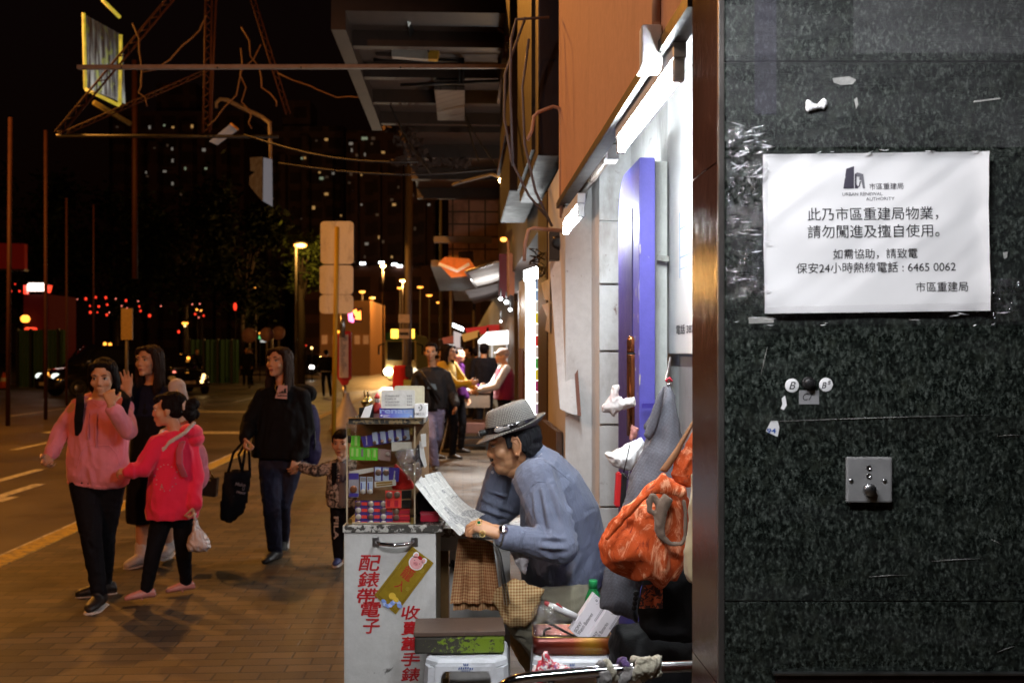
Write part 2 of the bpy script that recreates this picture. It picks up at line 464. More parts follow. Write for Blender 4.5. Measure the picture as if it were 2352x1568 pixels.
def asphalt():
 t = NT("worn_asphalt"); o = t.tc(); n = t.noise(o, .5, 8, .7); n2 = t.noise(o, 70, 3)
 c = t.mix(1.0, (.080, .058, .042), t.ramp(n.outputs[0], [(.3, .6), (.7, 1.3)]), 'MULTIPLY')
 c = t.mix(t.ramp(n2.outputs[0], [(.55, 0), (.7, .4)]), c, (.14, .13, .12))
 t.base(c); t.set(Roughness=t.ramp(n.outputs[0], [(.3, .34), (.7, .6)])); t.bump(n2.outputs[0], .35, .01); return t.m
def roadpaint(name, c):
 t = NT(name); n = t.noise(t.tc(), 14, 8, .75)
 t.base(t.mix(t.ramp(n.outputs[0], [(.45, 0), (.62, .8)]), c, (.09, .08, .07))); t.set(Roughness=.6); t.bump(n.outputs[0], .3, .004); return t.m
def wallpaint(name, c, grime, rust=None, ga=.7, joint=None, rough=.55):
 if name in _mc: return _mc[name]
 t = NT(name); o = t.tc(); n = t.noise(t.mp((1, 1, .45)), 4.5, 9, .7, .3); n2 = t.noise(o, 26, 6, .7)
 col = t.mix(1.0, c, t.ramp(n2.outputs[0], [(.3, .88), (.7, 1.04)]), 'MULTIPLY')
 col = t.mix(t.ramp(n.outputs[0], [(.52, 0), (.70, ga)]), col, grime)
 if rust: col = t.mix(t.ramp(t.noise(o, 11, 8, .7, .8).outputs[0], [(.64, 0), (.70, .9)]), col, rust)
 t.base(col); t.set(Roughness=rough); t.bump(n2.outputs[0], .25, .006); _mc[name] = t.m; return t.m
def flaked(name, paint, under, thr=.5, scale=55, metal=.3, grad=None):
 """paint flaked off an under-metal"""
 if name in _mc: return _mc[name]
 t = NT(name); n = t.noise(t.tc(), scale, 6, .68, .5); big = t.noise(t.tc(), 7, 3)
 f = t.math('ADD', n.outputs[0], t.math('MULTIPLY', t.math('SUBTRACT', big.outputs[0], .5), .30))
 if grad is not None:
  sp = t.n("SeparateXYZ"); t.l(t.tc(), sp.inputs[0]); f = t.math('ADD', f, t.math('MULTIPLY', sp.outputs[0], grad))
 k = t.ramp(f, [(thr - .02, 0), (thr + .02, 1)])
 t.base(t.mix(k, under, paint)); t.set(Roughness=t.ramp(k, [(0, .75), (1, .32)]), Metallic=0.1); t.bump(k, .4, .003); _mc[name] = t.m; return t.m
def tiedye(name, a, b, c):
 if name in _mc: return _mc[name]
 t = NT(name); n = t.noise(t.mp((1, 1, .6)), 11, 6, .75, 2.2); w = t.noise(t.tc(), 30, 5, .6, 1)
 col = t.ramp(n.outputs[0], [(.34, b), (.43, a), (.52, a), (.62, c)])
 col = t.mix(t.ramp(w.outputs[0], [(.55, 0), (.75, .35)]), col, c)
 t.base(col); t.set(Roughness=.85); t.b.inputs['Specular IOR Level'].default_value = .2; t.bump(t.mix(.5, n.outputs[0], w.outputs[0]), .5, .012); _mc[name] = t.m; return t.m
def newsprint():
 t = NT("newsprint"); uv = t.tc("UV"); sp = t.n("SeparateXYZ"); t.l(uv, sp.inputs[0])
 line = t.math('GREATER_THAN', t.math('FRACT', t.math('MULTIPLY', sp.outputs[1], 58)), .38)
 q = t.n("Mapping"); q.inputs[3].default_value = (200, 58, 1); t.l(uv, q.inputs[0]); n = t.noise(q.outputs[0], 1.0, 2)
 ink = t.math('MULTIPLY', line, t.ramp(n.outputs[0], [(.42, .1), (.50, 1)]))
 q2 = t.n("Mapping"); q2.inputs[3].default_value = (4, 3, 1); t.l(uv, q2.inputs[0])
 vo = t.n("TexVoronoi"); vo.distance = 'CHEBYCHEV'; vo.inputs["Scale"].default_value = 1.3; t.l(q2.outputs[0], vo.inputs["Vector"])
 bl = t.ramp(vo.outputs["Color"], [(.5, 0), (.54, 1)], 'CONSTANT')
 pic = t.ramp(t.noise(uv, 22, 5, .7).outputs[0], [(.3, .06), (.7, .65)])
 br = t.n('TexBrick'); br.inputs['Scale'].default_value = 1; br.inputs['Brick Width'].default_value = .23; br.inputs['Row Height'].default_value = .15; br.inputs['Mortar Size'].default_value = .012; br.inputs['Color1'].default_value = (.30, .30, .30, 1); br.inputs['Color2'].default_value = (.85, .85, .85, 1); br.inputs['Mortar'].default_value = (0, 0, 0, 1); t.l(uv, br.inputs['Vector'])
 c = t.mix(t.math('MULTIPLY', ink, br.outputs[0]), (.66, .65, .62), (.10, .10, .105)); c = t.mix(bl, c, pic)
 t.base(c); t.set(Roughness=.8); return t.m
def tilewall(name, c, w=.1, h=.1, joint=(.06, .05, .04), stain=(.05, .03, .02)):
 if name in _mc: return _mc[name]
 t = NT(name); o = t.tc(); cb = t.n("CombineXYZ"); sp = t.n("SeparateXYZ"); t.l(o, sp.inputs[0])
 t.l(t.math('ADD', sp.outputs[0], sp.outputs[1]), cb.inputs[0]); t.l(sp.outputs[2], cb.inputs[1])
 br = t.n("TexBrick"); br.offset = 0; br.inputs["Scale"].default_value = 1; br.inputs["Brick Width"].default_value = w; br.inputs["Row Height"].default_value = h
 br.inputs["Mortar Size"].default_value = .05 * w; br.inputs["Color1"].default_value = (*c, 1); br.inputs["Color2"].default_value = (*[x * .75 for x in c], 1); br.inputs["Mortar"].default_value = (*joint, 1)
 t.l(cb.outputs[0], br.inputs["Vector"])
 t.base(t.mix(t.ramp(t.noise(o, 2.5, 8, .7).outputs[0], [(.45, 0), (.7, .8)]), br.outputs[0], stain)); t.set(Roughness=.5); _mc[name] = t.m; return t.m
def facade(name, c):
 t = NT(name); o = t.tc(); n = t.noise(o, .4, 6)
 cb = t.n("CombineXYZ"); sp = t.n("SeparateXYZ"); t.l(o, sp.inputs[0]); t.l(sp.outputs[0], cb.inputs[0]); t.l(sp.outputs[2], cb.inputs[1])
 br = t.n("TexBrick"); br.offset = 0; br.inputs["Scale"].default_value = 1; br.inputs["Brick Width"].default_value = 3.2; br.inputs["Row Height"].default_value = 2.9; br.inputs["Mortar Size"].default_value = .55
 br.inputs["Color1"].default_value = (*[x * .35 for x in c], 1); br.inputs["Color2"].default_value = (*[x * .55 for x in c], 1); br.inputs["Mortar"].default_value = (*c, 1); t.l(cb.outputs[0], br.inputs["Vector"])
 t.base(t.mix(1, br.outputs[0], t.ramp(n.outputs[0], [(.3, .6), (.7, 1.1)]), 'MULTIPLY')); t.set(Roughness=.7); return t.m
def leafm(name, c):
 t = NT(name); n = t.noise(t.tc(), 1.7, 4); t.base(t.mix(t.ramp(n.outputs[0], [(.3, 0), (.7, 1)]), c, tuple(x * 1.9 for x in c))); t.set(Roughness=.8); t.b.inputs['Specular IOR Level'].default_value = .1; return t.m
def camo(name):
 t = NT(name); n = t.noise(t.tc(), 38, 3, .6, .6)
 t.base(t.ramp(n.outputs[0], [(.36, (.03, .03, .035)), (.46, (.22, .20, .19)), (.54, (.5, .48, .46)), (.64, (.10, .09, .09))], 'CONSTANT')); t.set(Roughness=.8); return t.m
GRANITE = granite(); PAVERS = pavers(); ASPHALT = asphalt(); NEWS = newsprint()
CHROME = mat("chrome", (.62, .60, .63), .12, 1.0, .1, bump=0)
STEEL = mat("brushed_steel", (.42, .42, .43), .32, 1.0, .2, 30, .1)
BRASS = mat("brass", (.62, .45, .14), .3, 1.0, .3)
BLACKM = mat("black_plastic", (.012, .012, .013), .35, 0, .2)
WHITEP = mat("white_plastic", (.72, .72, .74), .35, 0, .1, 10, .05, dirt=(.25, .23, .21), da=.4, ds=14)
PAPER = mat("white_paper", (.80, .80, .82), .7, 0, .05, 6, .12, 9)
INK = mat("black_ink", (.015, .015, .02), .6, 0, .1, bump=0)
INKGREY = mat("grey_ink", (.10, .10, .12), .6, 0, .1, bump=0)
REDP = mat("red_brush_paint", (.45, .012, .016), .45, 0, .3, 60)
CONC = wallpaint("stained_concrete", (.30, .26, .22), (.10, .08, .065))
DARK = mat("dark_metal", (.03, .028, .028), .5, .4, .3)
RUSTST = mat("rusty_steel", (.055, .013, .008), .7, .3, .4, 8, .3, dirt=(.05, .02, .015))
WOODD = mat("dark_wood", (.09, .045, .025), .6, 0, .4, 20)
# ================================================================== ground
mb = MB(); mb.face([V((-900, -60, -.13)), V((900, -60, -.13)), V((900, 1500, -.13)), V((-900, 1500, -.13))]); structure("road", mb, ASPHALT)
mb = MB(); mb.sbox(-3.22, 14, -8, 170, -.5, 0); structure("pavement", mb, PAVERS)
KERBY = roadpaint("yellow_kerb_paint", (.45, .30, .03))
mb = MB(); mb.sbox(-3.40, -3.224, -8, 170, -.4, .006, bev=.012); structure("kerb", mb, KERBY)
mb = MB(); mb.sbox(-46, -20.5, -8, 170, -.5, .02); structure("far_pavement", mb, PAVERS)
mb = MB()
for t0, t1 in ((1.0, 5.2), (8.6, 13.4), (17, 21), (25, 29), (33, 37), (41, 45)): mb.sbox(-7.55, -7.43, t0, t1, -.128, -.1255)
for t0, t1 in ((7, 12), (15, 22), (26, 30), (38, 44)): mb.sbox(-11.6, -11.48, t0, t1, -.128, -.1255)
mb.sbox(-3.72, -3.62, -5, 120, -.128, -.1255)
for l, a, b in ((-5.95, 11.0, 14.2), (-5.3, 11.2, 12.6)): mb.sbox(l, l + .14, a, b, -.128, -.1255)
mb.face([S(-6.25, 11.1, -.1254), S(-5.0, 11.1, -.1254), S(-5.0, 11.5, -.1254), S(-6.0, 11.5, -.1254)])
mb.face([S(-10.4, 8.6, -.1254), S(-9.2, 8.3, -.1254), S(-9.2, 8.7, -.1254), S(-10.2, 9.0, -.1254)])
mb.face([S(-10.6, 9.6, -.1254), S(-8.9, 9.2, -.1254), S(-8.9, 9.5, -.1254), S(-10.4, 9.9, -.1254)])
mb.face([S(-3.3, 20, -.1254), S(-8.5, 20.5, -.1254), S(-8.5, 21.1, -.1254), S(-3.3, 20.6, -.1254)])
mb.face([S(-3.3, 27, -.1254), S(-9.5, 27.5, -.1254), S(-9.5, 28.3, -.1254), S(-3.3, 27.8, -.1254)])
structure("road_marking", mb, roadpaint("white_road_paint", (.55, .52, .46)))
# ================================================================== granite pillar on the right
GX = .395; GY = 1.86
gw = Thing("granite_wall", "dark speckled polished granite wall filling the right side, with the taped notice on it", "wall", (GX + .5, GY + .1, 0))
mb = MB()
for z0, z1 in ((0, 1.0338), (1.0362, 2.0414), (2.0438, 3.4)):
 mb.box(GX, 1.9, GY, GY + .16, z0, z1, bev=.0012)
gw.part("stone_slab", mb, GRANITE)
mb = MB(); mb.box(GX + .004, 1.9, GY + .004, GY + .15, 0, 3.4); gw.part("joint_filler", mb, mat("dusty_joint", (.30, .30, .29), .9))
mb = MB(); mb.obox(V((GX - .004, GY + .004, 1.7)), X_ * .006, Y_ * .006, Z_ * 1.7, bev=.002); gw.part("corner_trim", mb, mat("dull_trim", (.10, .09, .085), .35, .6, .3))
BROWN = wallpaint("brown_lacquered_metal", (.040, .014, .009), (.014, .006, .005), (.30, .14, .09), .6, rough=.15)
a = V((GX - .004, GY + .012, 0)); b = a + U_ * .226
mb = MB()
for z0, z1 in ((0, .87), (.873, 1.86), (1.863, 3.4)):
 mb.prism([a + Z_ * z0, b + Z_ * z0, b + Z_ * z1, a + Z_ * z1], L_ * .08)
gw.part("return_panel", mb, BROWN)
mb = MB(); x0 = m_(1778 - CX, GY); mb.box(x0, 1.9, GY - .012, GY - .001, .3, H - m_(1543 - HY, GY), bev=.002); gw.part("service_hatch", mb, mat("hatch_metal", (.05, .03, .028), .18, .8, .2))
mb = MB(); mb.box(x0 - .004, m_(2352 - CX, GY) + .1, GY - .016, GY - .002, H - m_(1544 - HY, GY), H - m_(1540 - HY, GY)); gw.part("hatch_edge", mb, STEEL)
# --- the notice
D = GY - .006; tilt = R(.75); rt = V((math.cos(tilt), 0, math.sin(tilt))); up = V((-math.sin(tilt), 0, math.cos(tilt)))
c = P(2011, 535, D); hw, hh = m_(258, D), m_(182, D)
def sheet(u, v):
 p = c + rt * ((u * 2 - 1) * hw) + up * ((v * 2 - 1) * hh)
 k = noise.noise(V((u * 3.1 + v * 2.4, v * 1.6 - u, 3))) * .0055 + noise.noise(V((u * 9 - v * 8, v * 3, 8))) * .0022
 e = .004 * (max(0, u - .93) / .07) ** 2 + .003 * (max(0, v - .95) / .05) ** 2
 return p - Y_ * (k + e + .003)
nt = Thing("notice", "white paper notice with black Chinese print taped flat on the granite", "notice", c)
mb = MB(); mb.grid(sheet, 46, 34); nt.part("sheet", mb, PAPER)
mb = MB(); mb.grid(lambda u, v: c + rt * ((u * 2 - 1) * hw * .995 + .004) + up * ((v * 2 - 1) * hh * .99 + .003) + Y_ * .002, 4, 4); nt.part("backing_sheet", mb, PAPER)
Dt = D - .0105
def onsheet(q):                                         # lay the print on the wavy sheet
 for v_ in q.bm.verts: d_ = v_.co - c; v_.co.y = sheet(d_.dot(rt) / hw * .5 + .5, d_.dot(up) / hh * .5 + .5).y - .0006
def ntext(body, x0, x1, y, part, h=None, m=None, bold=.001):
 q = MB(); text(q, body, P((x0 + x1) / 2, y, Dt), rt, up, m_(x1 - x0, Dt), h and m_(h, Dt), bold=bold); onsheet(q); return nt.part(part, q, m or INK)
ntext("此乃市區重建局物業，", 1857, 2158, 490, "print_line"); ntext("請勿闖進及擅自使用。", 1857, 2160, 530, "print_line")
ntext("如需協助，請致電", 1916, 2111, 582, "print_line"); ntext("保安24小時熱線電話 : 6465 0062", 1832, 2199, 613, "print_line"); ntext("市區重建局", 2107, 2227, 658, "print_line")
ntext("市區重建局", 2001, 2079, 426, "heading", m=INKGREY, bold=0); ntext("URBAN RENEWAL", 1938, 2031, 444, "heading", 7.5, INKGREY, 0); ntext("AUTHORITY", 1993, 2058, 455, "heading", 7.5, INKGREY, 0)
q = MB()
def pl(pts, mi=0): q.face([P(x, y, Dt) for x, y in pts][::-1], mi)
pl([(1947, 386), (1965, 380), (1965, 431), (1940, 432)], 0); pl([(1967, 398), (1971, 396), (1971, 421), (1974, 426), (1974, 431), (1967, 431)], 0)
pl([(1971, 394), (1987, 398), (1991, 431), (1986, 431), (1982, 412), (1978, 412), (1978, 404), (1971, 404)], 1); pl([(1979, 414), (1982, 414), (1979, 426), (1972, 432), (1970, 430), (1977, 424)], 0)
onsheet(q); nt.part("emblem", q, [mat("emblem_dark", (.055, .05, .075), .7, bump=0), mat("emblem_grey", (.20, .20, .23), .7, bump=0)])
# --- small things on the granite
def disc(mb, c, r, th, n=28, mi=0): mb.lathe(c, [(r, 0), (r, th * .7), (r * .95, th), (.0002, th)], n, mi, -Y_, X_)
for k, (x, y, s, lab) in enumerate(((1819, 885, "B", "round white sticker lettered B, left of the bell push"), (1897, 883, "B⁵", "round white sticker lettered B5, right of the bell push"))):
 c2 = P(x, y, GY); st = Thing("sticker", lab, "sticker", c2, "round stickers by the bell push")
 mb = MB(); disc(mb, c2, m_(16, GY), .0008); st.part("disc", mb, PAPER)
 mb = MB(); text(mb, s, P(x + 1, y, GY - .0012), X_, Z_, m_(15 if k == 0 else 21, GY), m_(17, GY), shear=.3, bold=.004); st.part("letter", mb, INK)
c2 = P(1857, 880, GY); bp = Thing("bell_push", "small black domed bell push between the two round stickers", "bell push", c2)
mb = MB(); mb.lathe(c2, [(.0105, 0), (.0105, .006), (.0092, .010), (.006, .012), (.0004, .0125)], 24, 0, -Y_); bp.part("button", mb, BLACKM)
mb = MB(); mb.lathe(c2, [(.012, 0), (.012, .003), (.0105, .003)], 24, 0, -Y_, cap=False); bp.part("bezel", mb, DARK)
c2 = P(1858, 912, GY); st = Thing("label_tape", "small square of silvery tape with a handwritten mark below the bell push", "label", c2)
mb = MB(); mb.box(c2.x - m_(23, GY), c2.x + m_(23, GY), GY - .001, GY, c2.z - m_(16, GY), c2.z + m_(16, GY)); st.part("tape", mb, mat("dull_label", (.26, .26, .27), .5))
mb = MB(); text(mb, "C7", P(1856, 911, GY - .0014), X_, Z_, m_(24, GY), m_(16, GY), shear=.25); st.part("mark", mb, INK)
c2 = P(1775, 985, GY); st = Thing("torn_sticker", "torn scrap of white sticker with blue digits on the granite", "sticker", c2)
mb = MB(); mb.prism([P(x, y, GY) for x, y in ((1771, 966), (1786, 966), (1790, 982), (1786, 1003), (1779, 1000), (1759, 990))], -Y_ * .0008); st.part("scrap", mb, PAPER)
mb = MB(); text(mb, "94", P(1772, 989, GY - .0012), X_, Z_, m_(21, GY), m_(11, GY), bold=.02); st.part("digits", mb, mat("blue_ink", (.03, .10, .42), .6, bump=0))
mb = MB(); mb.prism([P(x, y, GY) for x, y in ((1795, 915), (1803, 908), (1805, 918), (1807, 930), (1800, 941), (1793, 938), (1797, 928))], -Y_ * .001); solo("paper_scrap", mb, PAPER, "tiny ragged white paper scrap left of the small square label", "paper scrap")
mb = MB(); pillow(mb, [(1850, 236), (1853, 229), (1861, 231), (1868, 238), (1878, 240), (1885, 231), (1891, 226), (1898, 230), (1900, 240), (1893, 252), (1880, 251), (1866, 254), (1856, 258), (1850, 252)], GY - .004, .005, 1.6)
solo("gum_wad", skin(mb, .0012, 2, .0012, 200), PAPER, "crumpled white wad of putty stuck high on the granite", "putty wad")
FAD = mat("faded_paper", (.42, .42, .40), .8, 0, .5, 60)
for pts, lab in (([(1912, 180), (1950, 176), (1966, 184), (1958, 194), (1930, 196), (1915, 190)], "pale worn paper remnant near the top of the granite"),
                 ([(1962, 229), (1968, 224), (1971, 240), (1966, 251)], "thin sliver of dried glue right of the white putty wad"),
                 ([(2303, 580), (2314, 578), (2312, 592), (2306, 594)], "white chip of paper right of the notice on the granite"),
                 ([(1719, 729), (1776, 727), (1777, 741), (1720, 743)], "yellowed scrap of masking tape under the notice's lower left corner"),
                 ([(2237, 232), (2296, 225), (2297, 228), (2237, 236)], "thin grey tape end at the upper right of the granite")):
 mb = MB(); mb.prism([P(x, y, GY) for x, y in pts], -Y_ * .0012); solo("tape_scrap", mb, FAD, lab, "scrap")
TAPE = clear("clear_packing_tape", (1, 1, 1), .13, .12, .8, 45); TAPEF = clear("flat_clear_tape", (1, 1, 1), .09, .22, .05, 20)
def tape(x0, x1, y0, y1, lab, cr=.004, rot=0.0, dz=.0045):
 mb = MB(); w = x1 - x0; h = y1 - y0
 def f(u, v):
  x, y = x0 + w * u, y0 + h * v + rot * (u - .5)
  k = noise.noise(V((x * .05, y * .05, x0))) * cr + noise.noise(V((x * .16, y * .16, 5))) * cr * .6
  return P(x, y, GY - dz) - Y_ * abs(k)
 mb.grid(f, max(8, int(w / 9)), max(6, int(h / 7))); solo("clear_tape", mb, TAPEF if cr < .002 or w > 400 else TAPE, lab, "tape", "clear packing tape on the granite")
tape(1672, 1772, 290, 372, "clear crinkled tape bunched at the notice's upper left corner", .012)
tape(1668, 1764, 372, 560, "broad clear tape down the left edge of the notice", .007, dz=.012)
tape(1672, 2352, 700, 752, "long clear tape along the bottom edge of the notice", .006, -14, dz=.013)
tape(1676, 2300, 318, 358, "long clear tape along the top edge of the notice", .005, -8, dz=.012)
tape(1670, 2352, 128, 210, "wide clear tape band across the granite near the top", .0015, -4)
tape(1668, 1760, 560, 700, "clear tape flap at the lower left side of the notice", .008, dz=.012)
tape(2272, 2352, 640, 740, "clear crinkled tape right of the notice's lower corner", .008)
tape(1700, 2352, 955, 1010, "wide faint tape band across the granite below the stickers", .001, -6)
def film(x0, x1, y0, y1, a, tint, lab, dz):
 t = NT("aged_film"); tr = t.n("BsdfTransparent"); tr.inputs[0].default_value = (*tint, 1); df = t.n("BsdfDiffuse"); df.inputs[0].default_value = (.6, .6, .64, 1)  # pale diffuse share paints the granite's glare into the old film
 mx = t.n("MixShader"); t.l(t.ramp(t.noise(t.mp((1, 1, 2)), 7, 7, .7, .8).outputs[0], [(.3, a * .3), (.7, a)]), mx.inputs[0]); t.l(tr.outputs[0], mx.inputs[1]); t.l(df.outputs[0], mx.inputs[2]); t.l(mx.outputs[0], t.t.nodes["Material Output"].inputs[0])
 mb = MB(); mb.grid(lambda u, v: P(x0 + (x1 - x0) * u, y0 + (y1 - y0) * v + 3 * noise.noise(V((u * 9, v * 3, x0))), GY - dz), 20, 8); solo("clear_tape", mb, t.m, lab, "tape", "clear packing tape on the granite")
film(1668, 2420, -60, 338, .065, (1, 1, 1), "large dusty clear film over the upper granite, whitened to carry its glare", .0018)
film(1733, 1783, -60, 262, .09, (.7, .68, .78), "upright purplish strip of old film at the granite's upper left", .0024)
film(1960, 2420, -60, 122, .07, (1, 1, 1), "second dusty film layer at the granite's upper right corner", .0030)
film(1668, 2420, 345, 745, .02, (1, 1, 1), "thin hazy film sheet behind the notice", .0014)
mb = MB(); rr = random.Random(3)
for k in range(52):
 if k < 30: x, y = rr.uniform(1690, 1765), rr.uniform(285, 400) if k < 18 else rr.uniform(400, 700)
 else: x, y = rr.uniform(1690, 2330), rr.choice((rr.uniform(716, 748), rr.uniform(345, 356)))
 L = rr.uniform(10, 34); an = rr.uniform(-.5, .5)
 p = P(x, y, GY - .013); d = V((math.cos(an), 0, math.sin(an) * (1.6 if k < 18 else .5))) * m_(L, GY) * .5
 mb.tube([p - d, p - Y_ * .002, p + d + Z_ * .002], [.0002, rr.uniform(.0005, .0011), .0002], 5)
solo("crease_glint", mb, mat("crease_glint_white", (.75, .75, .78), .25, 0, .1, bump=0), "thin white ridges painting the glints of the creased tape around the notice", "tape", kind="stuff")  # white ridges put the crinkled tape's glints into colour
mb = MB(); rr = random.Random(5)
for x, y, an, L in ((2290, 1245, -.5, 30), (2310, 1490, .35, 42), (2040, 1322, .05, 90), (1755, 830, 1.35, 70), (2320, 1000, .02, 60), (2200, 1285, .05, 120), (2020, 960, .03, 500), (1700, 1010, -1, 10)):
 p = P(x, y, GY - .0012); d = V((math.cos(an), 0, math.sin(an))) * m_(L, GY) * .5
 mb.tube([p - d, p + Z_ * .0008, p + d], [.0002, .0007, .0002], 5)
solo("scratch", mb, mat("pale_scratch", (.28, .28, .27), .8, bump=0), "pale scratches and glue threads across the lower granite", "scratch", kind="stuff")
# --- key switch
c2 = P(1993, 1100, GY); ks = Thing("key_switch", "square grey metal key switch plate screwed to the granite", "switch", c2); h_ = m_(52, GY)
mb = MB(); mb.box(c2.x - h_, c2.x + h_, GY - .010, GY, c2.z - h_, c2.z + h_, bev=.0035); ks.part("plate", mb, mat("grey_switch_metal", (.33, .33, .335), .38, .35, .15, 40))
mb = MB(); k2 = P(1996, 1124, GY - .010); mb.lathe(k2, [(.012, 0), (.0118, .007), (.0105, .010), (.0003, .0102)], 28, 0, -Y_); cy = ks.part("lock_cylinder", mb, STEEL)
mb = MB(); mb.obox(k2 - Y_ * .0103 + V((.003, 0, .003)), V((.0014, 0, .0014)), Y_ * .0004, V((-.0025, 0, .0025))); ks.part("keyhole", mb, BLACKM, cy)
for y in (1073, 1092):
 mb = MB(); k2 = P(1995, y, GY - .010); mb.lathe(k2, [(.0048, 0), (.0046, .002), (.003, .002), (.0028, .0008), (.0002, .0008)], 20, 0, -Y_); ks.part("indicator", mb, STEEL)
for x in (1955, 2032):
 mb = MB(); k2 = P(x, 1104, GY - .010); mb.lathe(k2, [(.0042, 0), (.0038, .0012), (.0002, .0016)], 18, 0, -Y_); ks.part("screw", mb, STEEL)
# ================================================================== shop front in the recess
TERRA = wallpaint("terracotta_render", (.46, .235, .155), (.28, .13, .085), None, .35, rough=.8)
sf = Thing("shop_unit", "lit shop front with a terracotta fascia over a pale tiled recess", "shop front", S(.7, 3.6, 0))
mb = MB(); mb.sbox(.49, .53, 2.12, 5.06, 2.265, 5.2); sf.part("fascia", mb, TERRA)
mb = MB(); mb.sbox(.478, .53, 2.1, 5.08, 2.235, 2.262); mb.sbox(.484, .489, 2.1, 5.08, 2.263, 2.276); sf.part("fascia_trim", mb, DARK)
GREYW = wallpaint("grimy_grey_wall", (.50, .50, .50), (.16, .14, .13), (.10, .035, .02), .75)
WHITEW = wallpaint("grimy_white_wall", (.68, .68, .69), (.34, .31, .29), (.13, .05, .03), .5)
mb = MB(); mb.sbox(.533, 1.4, 2.12, 6.9, 2.47, 2.52); sf.part("soffit", mb, wallpaint("soffit_paint", (.55, .55, .55), (.3, .3, .3)))
mb = MB(); mb.sbox(.78, .9, 2.12, 3.56, 0, 2.468); sf.part("back_wall", mb, wallpaint("grey_metal_cladding", (.33, .31, .31), (.12, .09, .08), (.30, .12, .08), .6, rough=.4))
mb = MB(); mb.sbox(.78, .9, 3.562, 4.6, 0, 2.468); sf.part("back_wall", mb, GREYW)
mb = MB(); mb.sbox(.704, .75, 3.62, 3.80, 0, 2.20, bev=.003); sf.part("door_jamb", mb, wallpaint("jamb_metal", (.55, .56, .53), (.25, .24, .2), (.2, .08, .05), .5, rough=.4))
mb = MB(); mb.sbox(.637, .9, 4.61, 4.9, 0, 2.468); mb.sbox(.507, .9, 4.905, 5.9, 0, 2.468); sf.part("pillar", mb, WHITEW)
mb = MB()
for z0, z1 in ((0, .78), (.79, 1.16), (1.17, 1.50), (1.51, 1.81), (1.82, 2.10), (2.11, 2.46)): mb.sbox(.632, .78, 4.58, 4.608, z0, z1, bev=.002)
sf.part("pillar_tiles", mb, wallpaint("grey_glazed_tile", (.52, .52, .53), (.20, .16, .14), (.10, .035, .02), .6, rough=.35))
D0, D1 = onL(1590, .775), onL(1547, .775)
ps = Thing("poster_board", "white lit poster board with faint blue boxes on the recess wall", "poster", S(.77, 3.4, 1.4))
mb = MB(); mb.sbox(.762, .779, 2.45, D1 + .01, 1.495, 2.46, bev=.002); ps.part("board", mb, mat("poster_white", (.80, .80, .80), .5, 0, .06))
def sp_(t, z): return S(.7605, t, z)
mb = MB(); BL = mat("poster_blue", (.35, .55, .78), .6, bump=0)
for z0, z1, t0, t1 in ((1.93, 1.933, 3.05, 3.46), (1.83, 1.833, 3.05, 3.46), (1.79, 1.792, 3.05, 3.46)): mb.sbox(.7605, .7615, t0, t1, z0, z1)
for t in (3.05, 3.46): mb.sbox(.7605, .7615, t, t + .006, 1.76, 1.99)
ps.part("printed_box", mb, BL)
mb = MB(); text(mb, "電話 3823 3", sp_(3.34, 1.58), -U_, Z_, .36, .034, bold=.01)
ps.part("print_line", mb, INK)
PURP = wallpaint("purple_gloss_paint", (.095, .085, .42), (.06, .05, .26), (.55, .50, .60), .4, rough=.5)
pf = Thing("purple_frame", "tall purple painted metal frame with a dark panel for its arched side opening", "frame", S(.65, 3.7, 0))
q = MB(); t0, t1, zt, rc = 3.50, 3.97, 2.19, .16
out = [(t0, 0), (t1, 0), (t1, zt - rc)] + [(t1 - rc + rc * math.cos(a_), zt - rc + rc * math.sin(a_)) for a_ in [R(k) for k in (15, 30, 45, 60, 75, 90)]] + [(t0, zt)]
q.prism([S(.625, t, z) for t, z in out], L_ * .056, bev=.003); pf.part("casing", q, PURP)
q = MB(); i0, i1, z0, z1, rc = 3.635, 3.955, .85, 2.03, .13
out = [(i0, z0), (i1, z0), (i1, z1 - rc)] + [(i1 - rc + rc * math.cos(a_), z1 - rc + rc * math.sin(a_)) for a_ in [R(k) for k in (20, 40, 60, 80)]] + [(i0, z1)]
q.prism([S(.6215, t, z) for t, z in out], L_ * .0025); pf.part("opening_shade_panel", q, mat("shaded_purple", (.022, .012, .115), .55))  # dark flat panel paints the shade inside the arched opening
q = MB(); rr = random.Random(41)
for x, y, w_, h_ in ((1461, 652, 9, 44), (1468, 640, 4, 60), (1456, 720, 3, 10), (1466, 735, 5, 8), (1459, 770, 3, 14), (1468, 800, 5, 22), (1460, 842, 6, 12), (1469, 858, 4, 30), (1464, 900, 6, 9), (1470, 560, 3, 26)):
 D_ = onL(x, .6245); pts = [P(x + w_ * (.5 + .5 * math.cos(k * .9)) * rr.uniform(.6, 1), y + h_ * (.5 + .5 * math.sin(k * .9)) * rr.uniform(.7, 1), D_) for k in range(7)]
 q.prism([V((p.x - .0006, p.y, p.z)) for p in pts], -L_ * .0012)
pf.part("paint_chip", q, mat("bare_primer", (.42, .38, .40), .8, 0, .4, 80))["kind"] = "stuff"
q = MB(); q.prism([P(1474, 926, 3.494), P(1508, 926, 3.494), P(1508, 937, 3.494), P(1474, 937, 3.494)], Y_ * .004); pf.part("patch_tape", q, mat("deep_purple_tape", (.05, .035, .30), .4))
q = MB(); q.prism([P(1509, 585, 3.614), P(1537, 588, 3.614), P(1537, 601, 3.614), P(1509, 597, 3.614)], Y_ * .004); sf.part("patch_tape", q, mat("grey_tape", (.34, .34, .31), .6, 0, .5, 60))
lb = Thing("leaning_board", "dirty white board with a brown edge leaning beside the pillar", "board", S(.52, 5.5, 1.1))
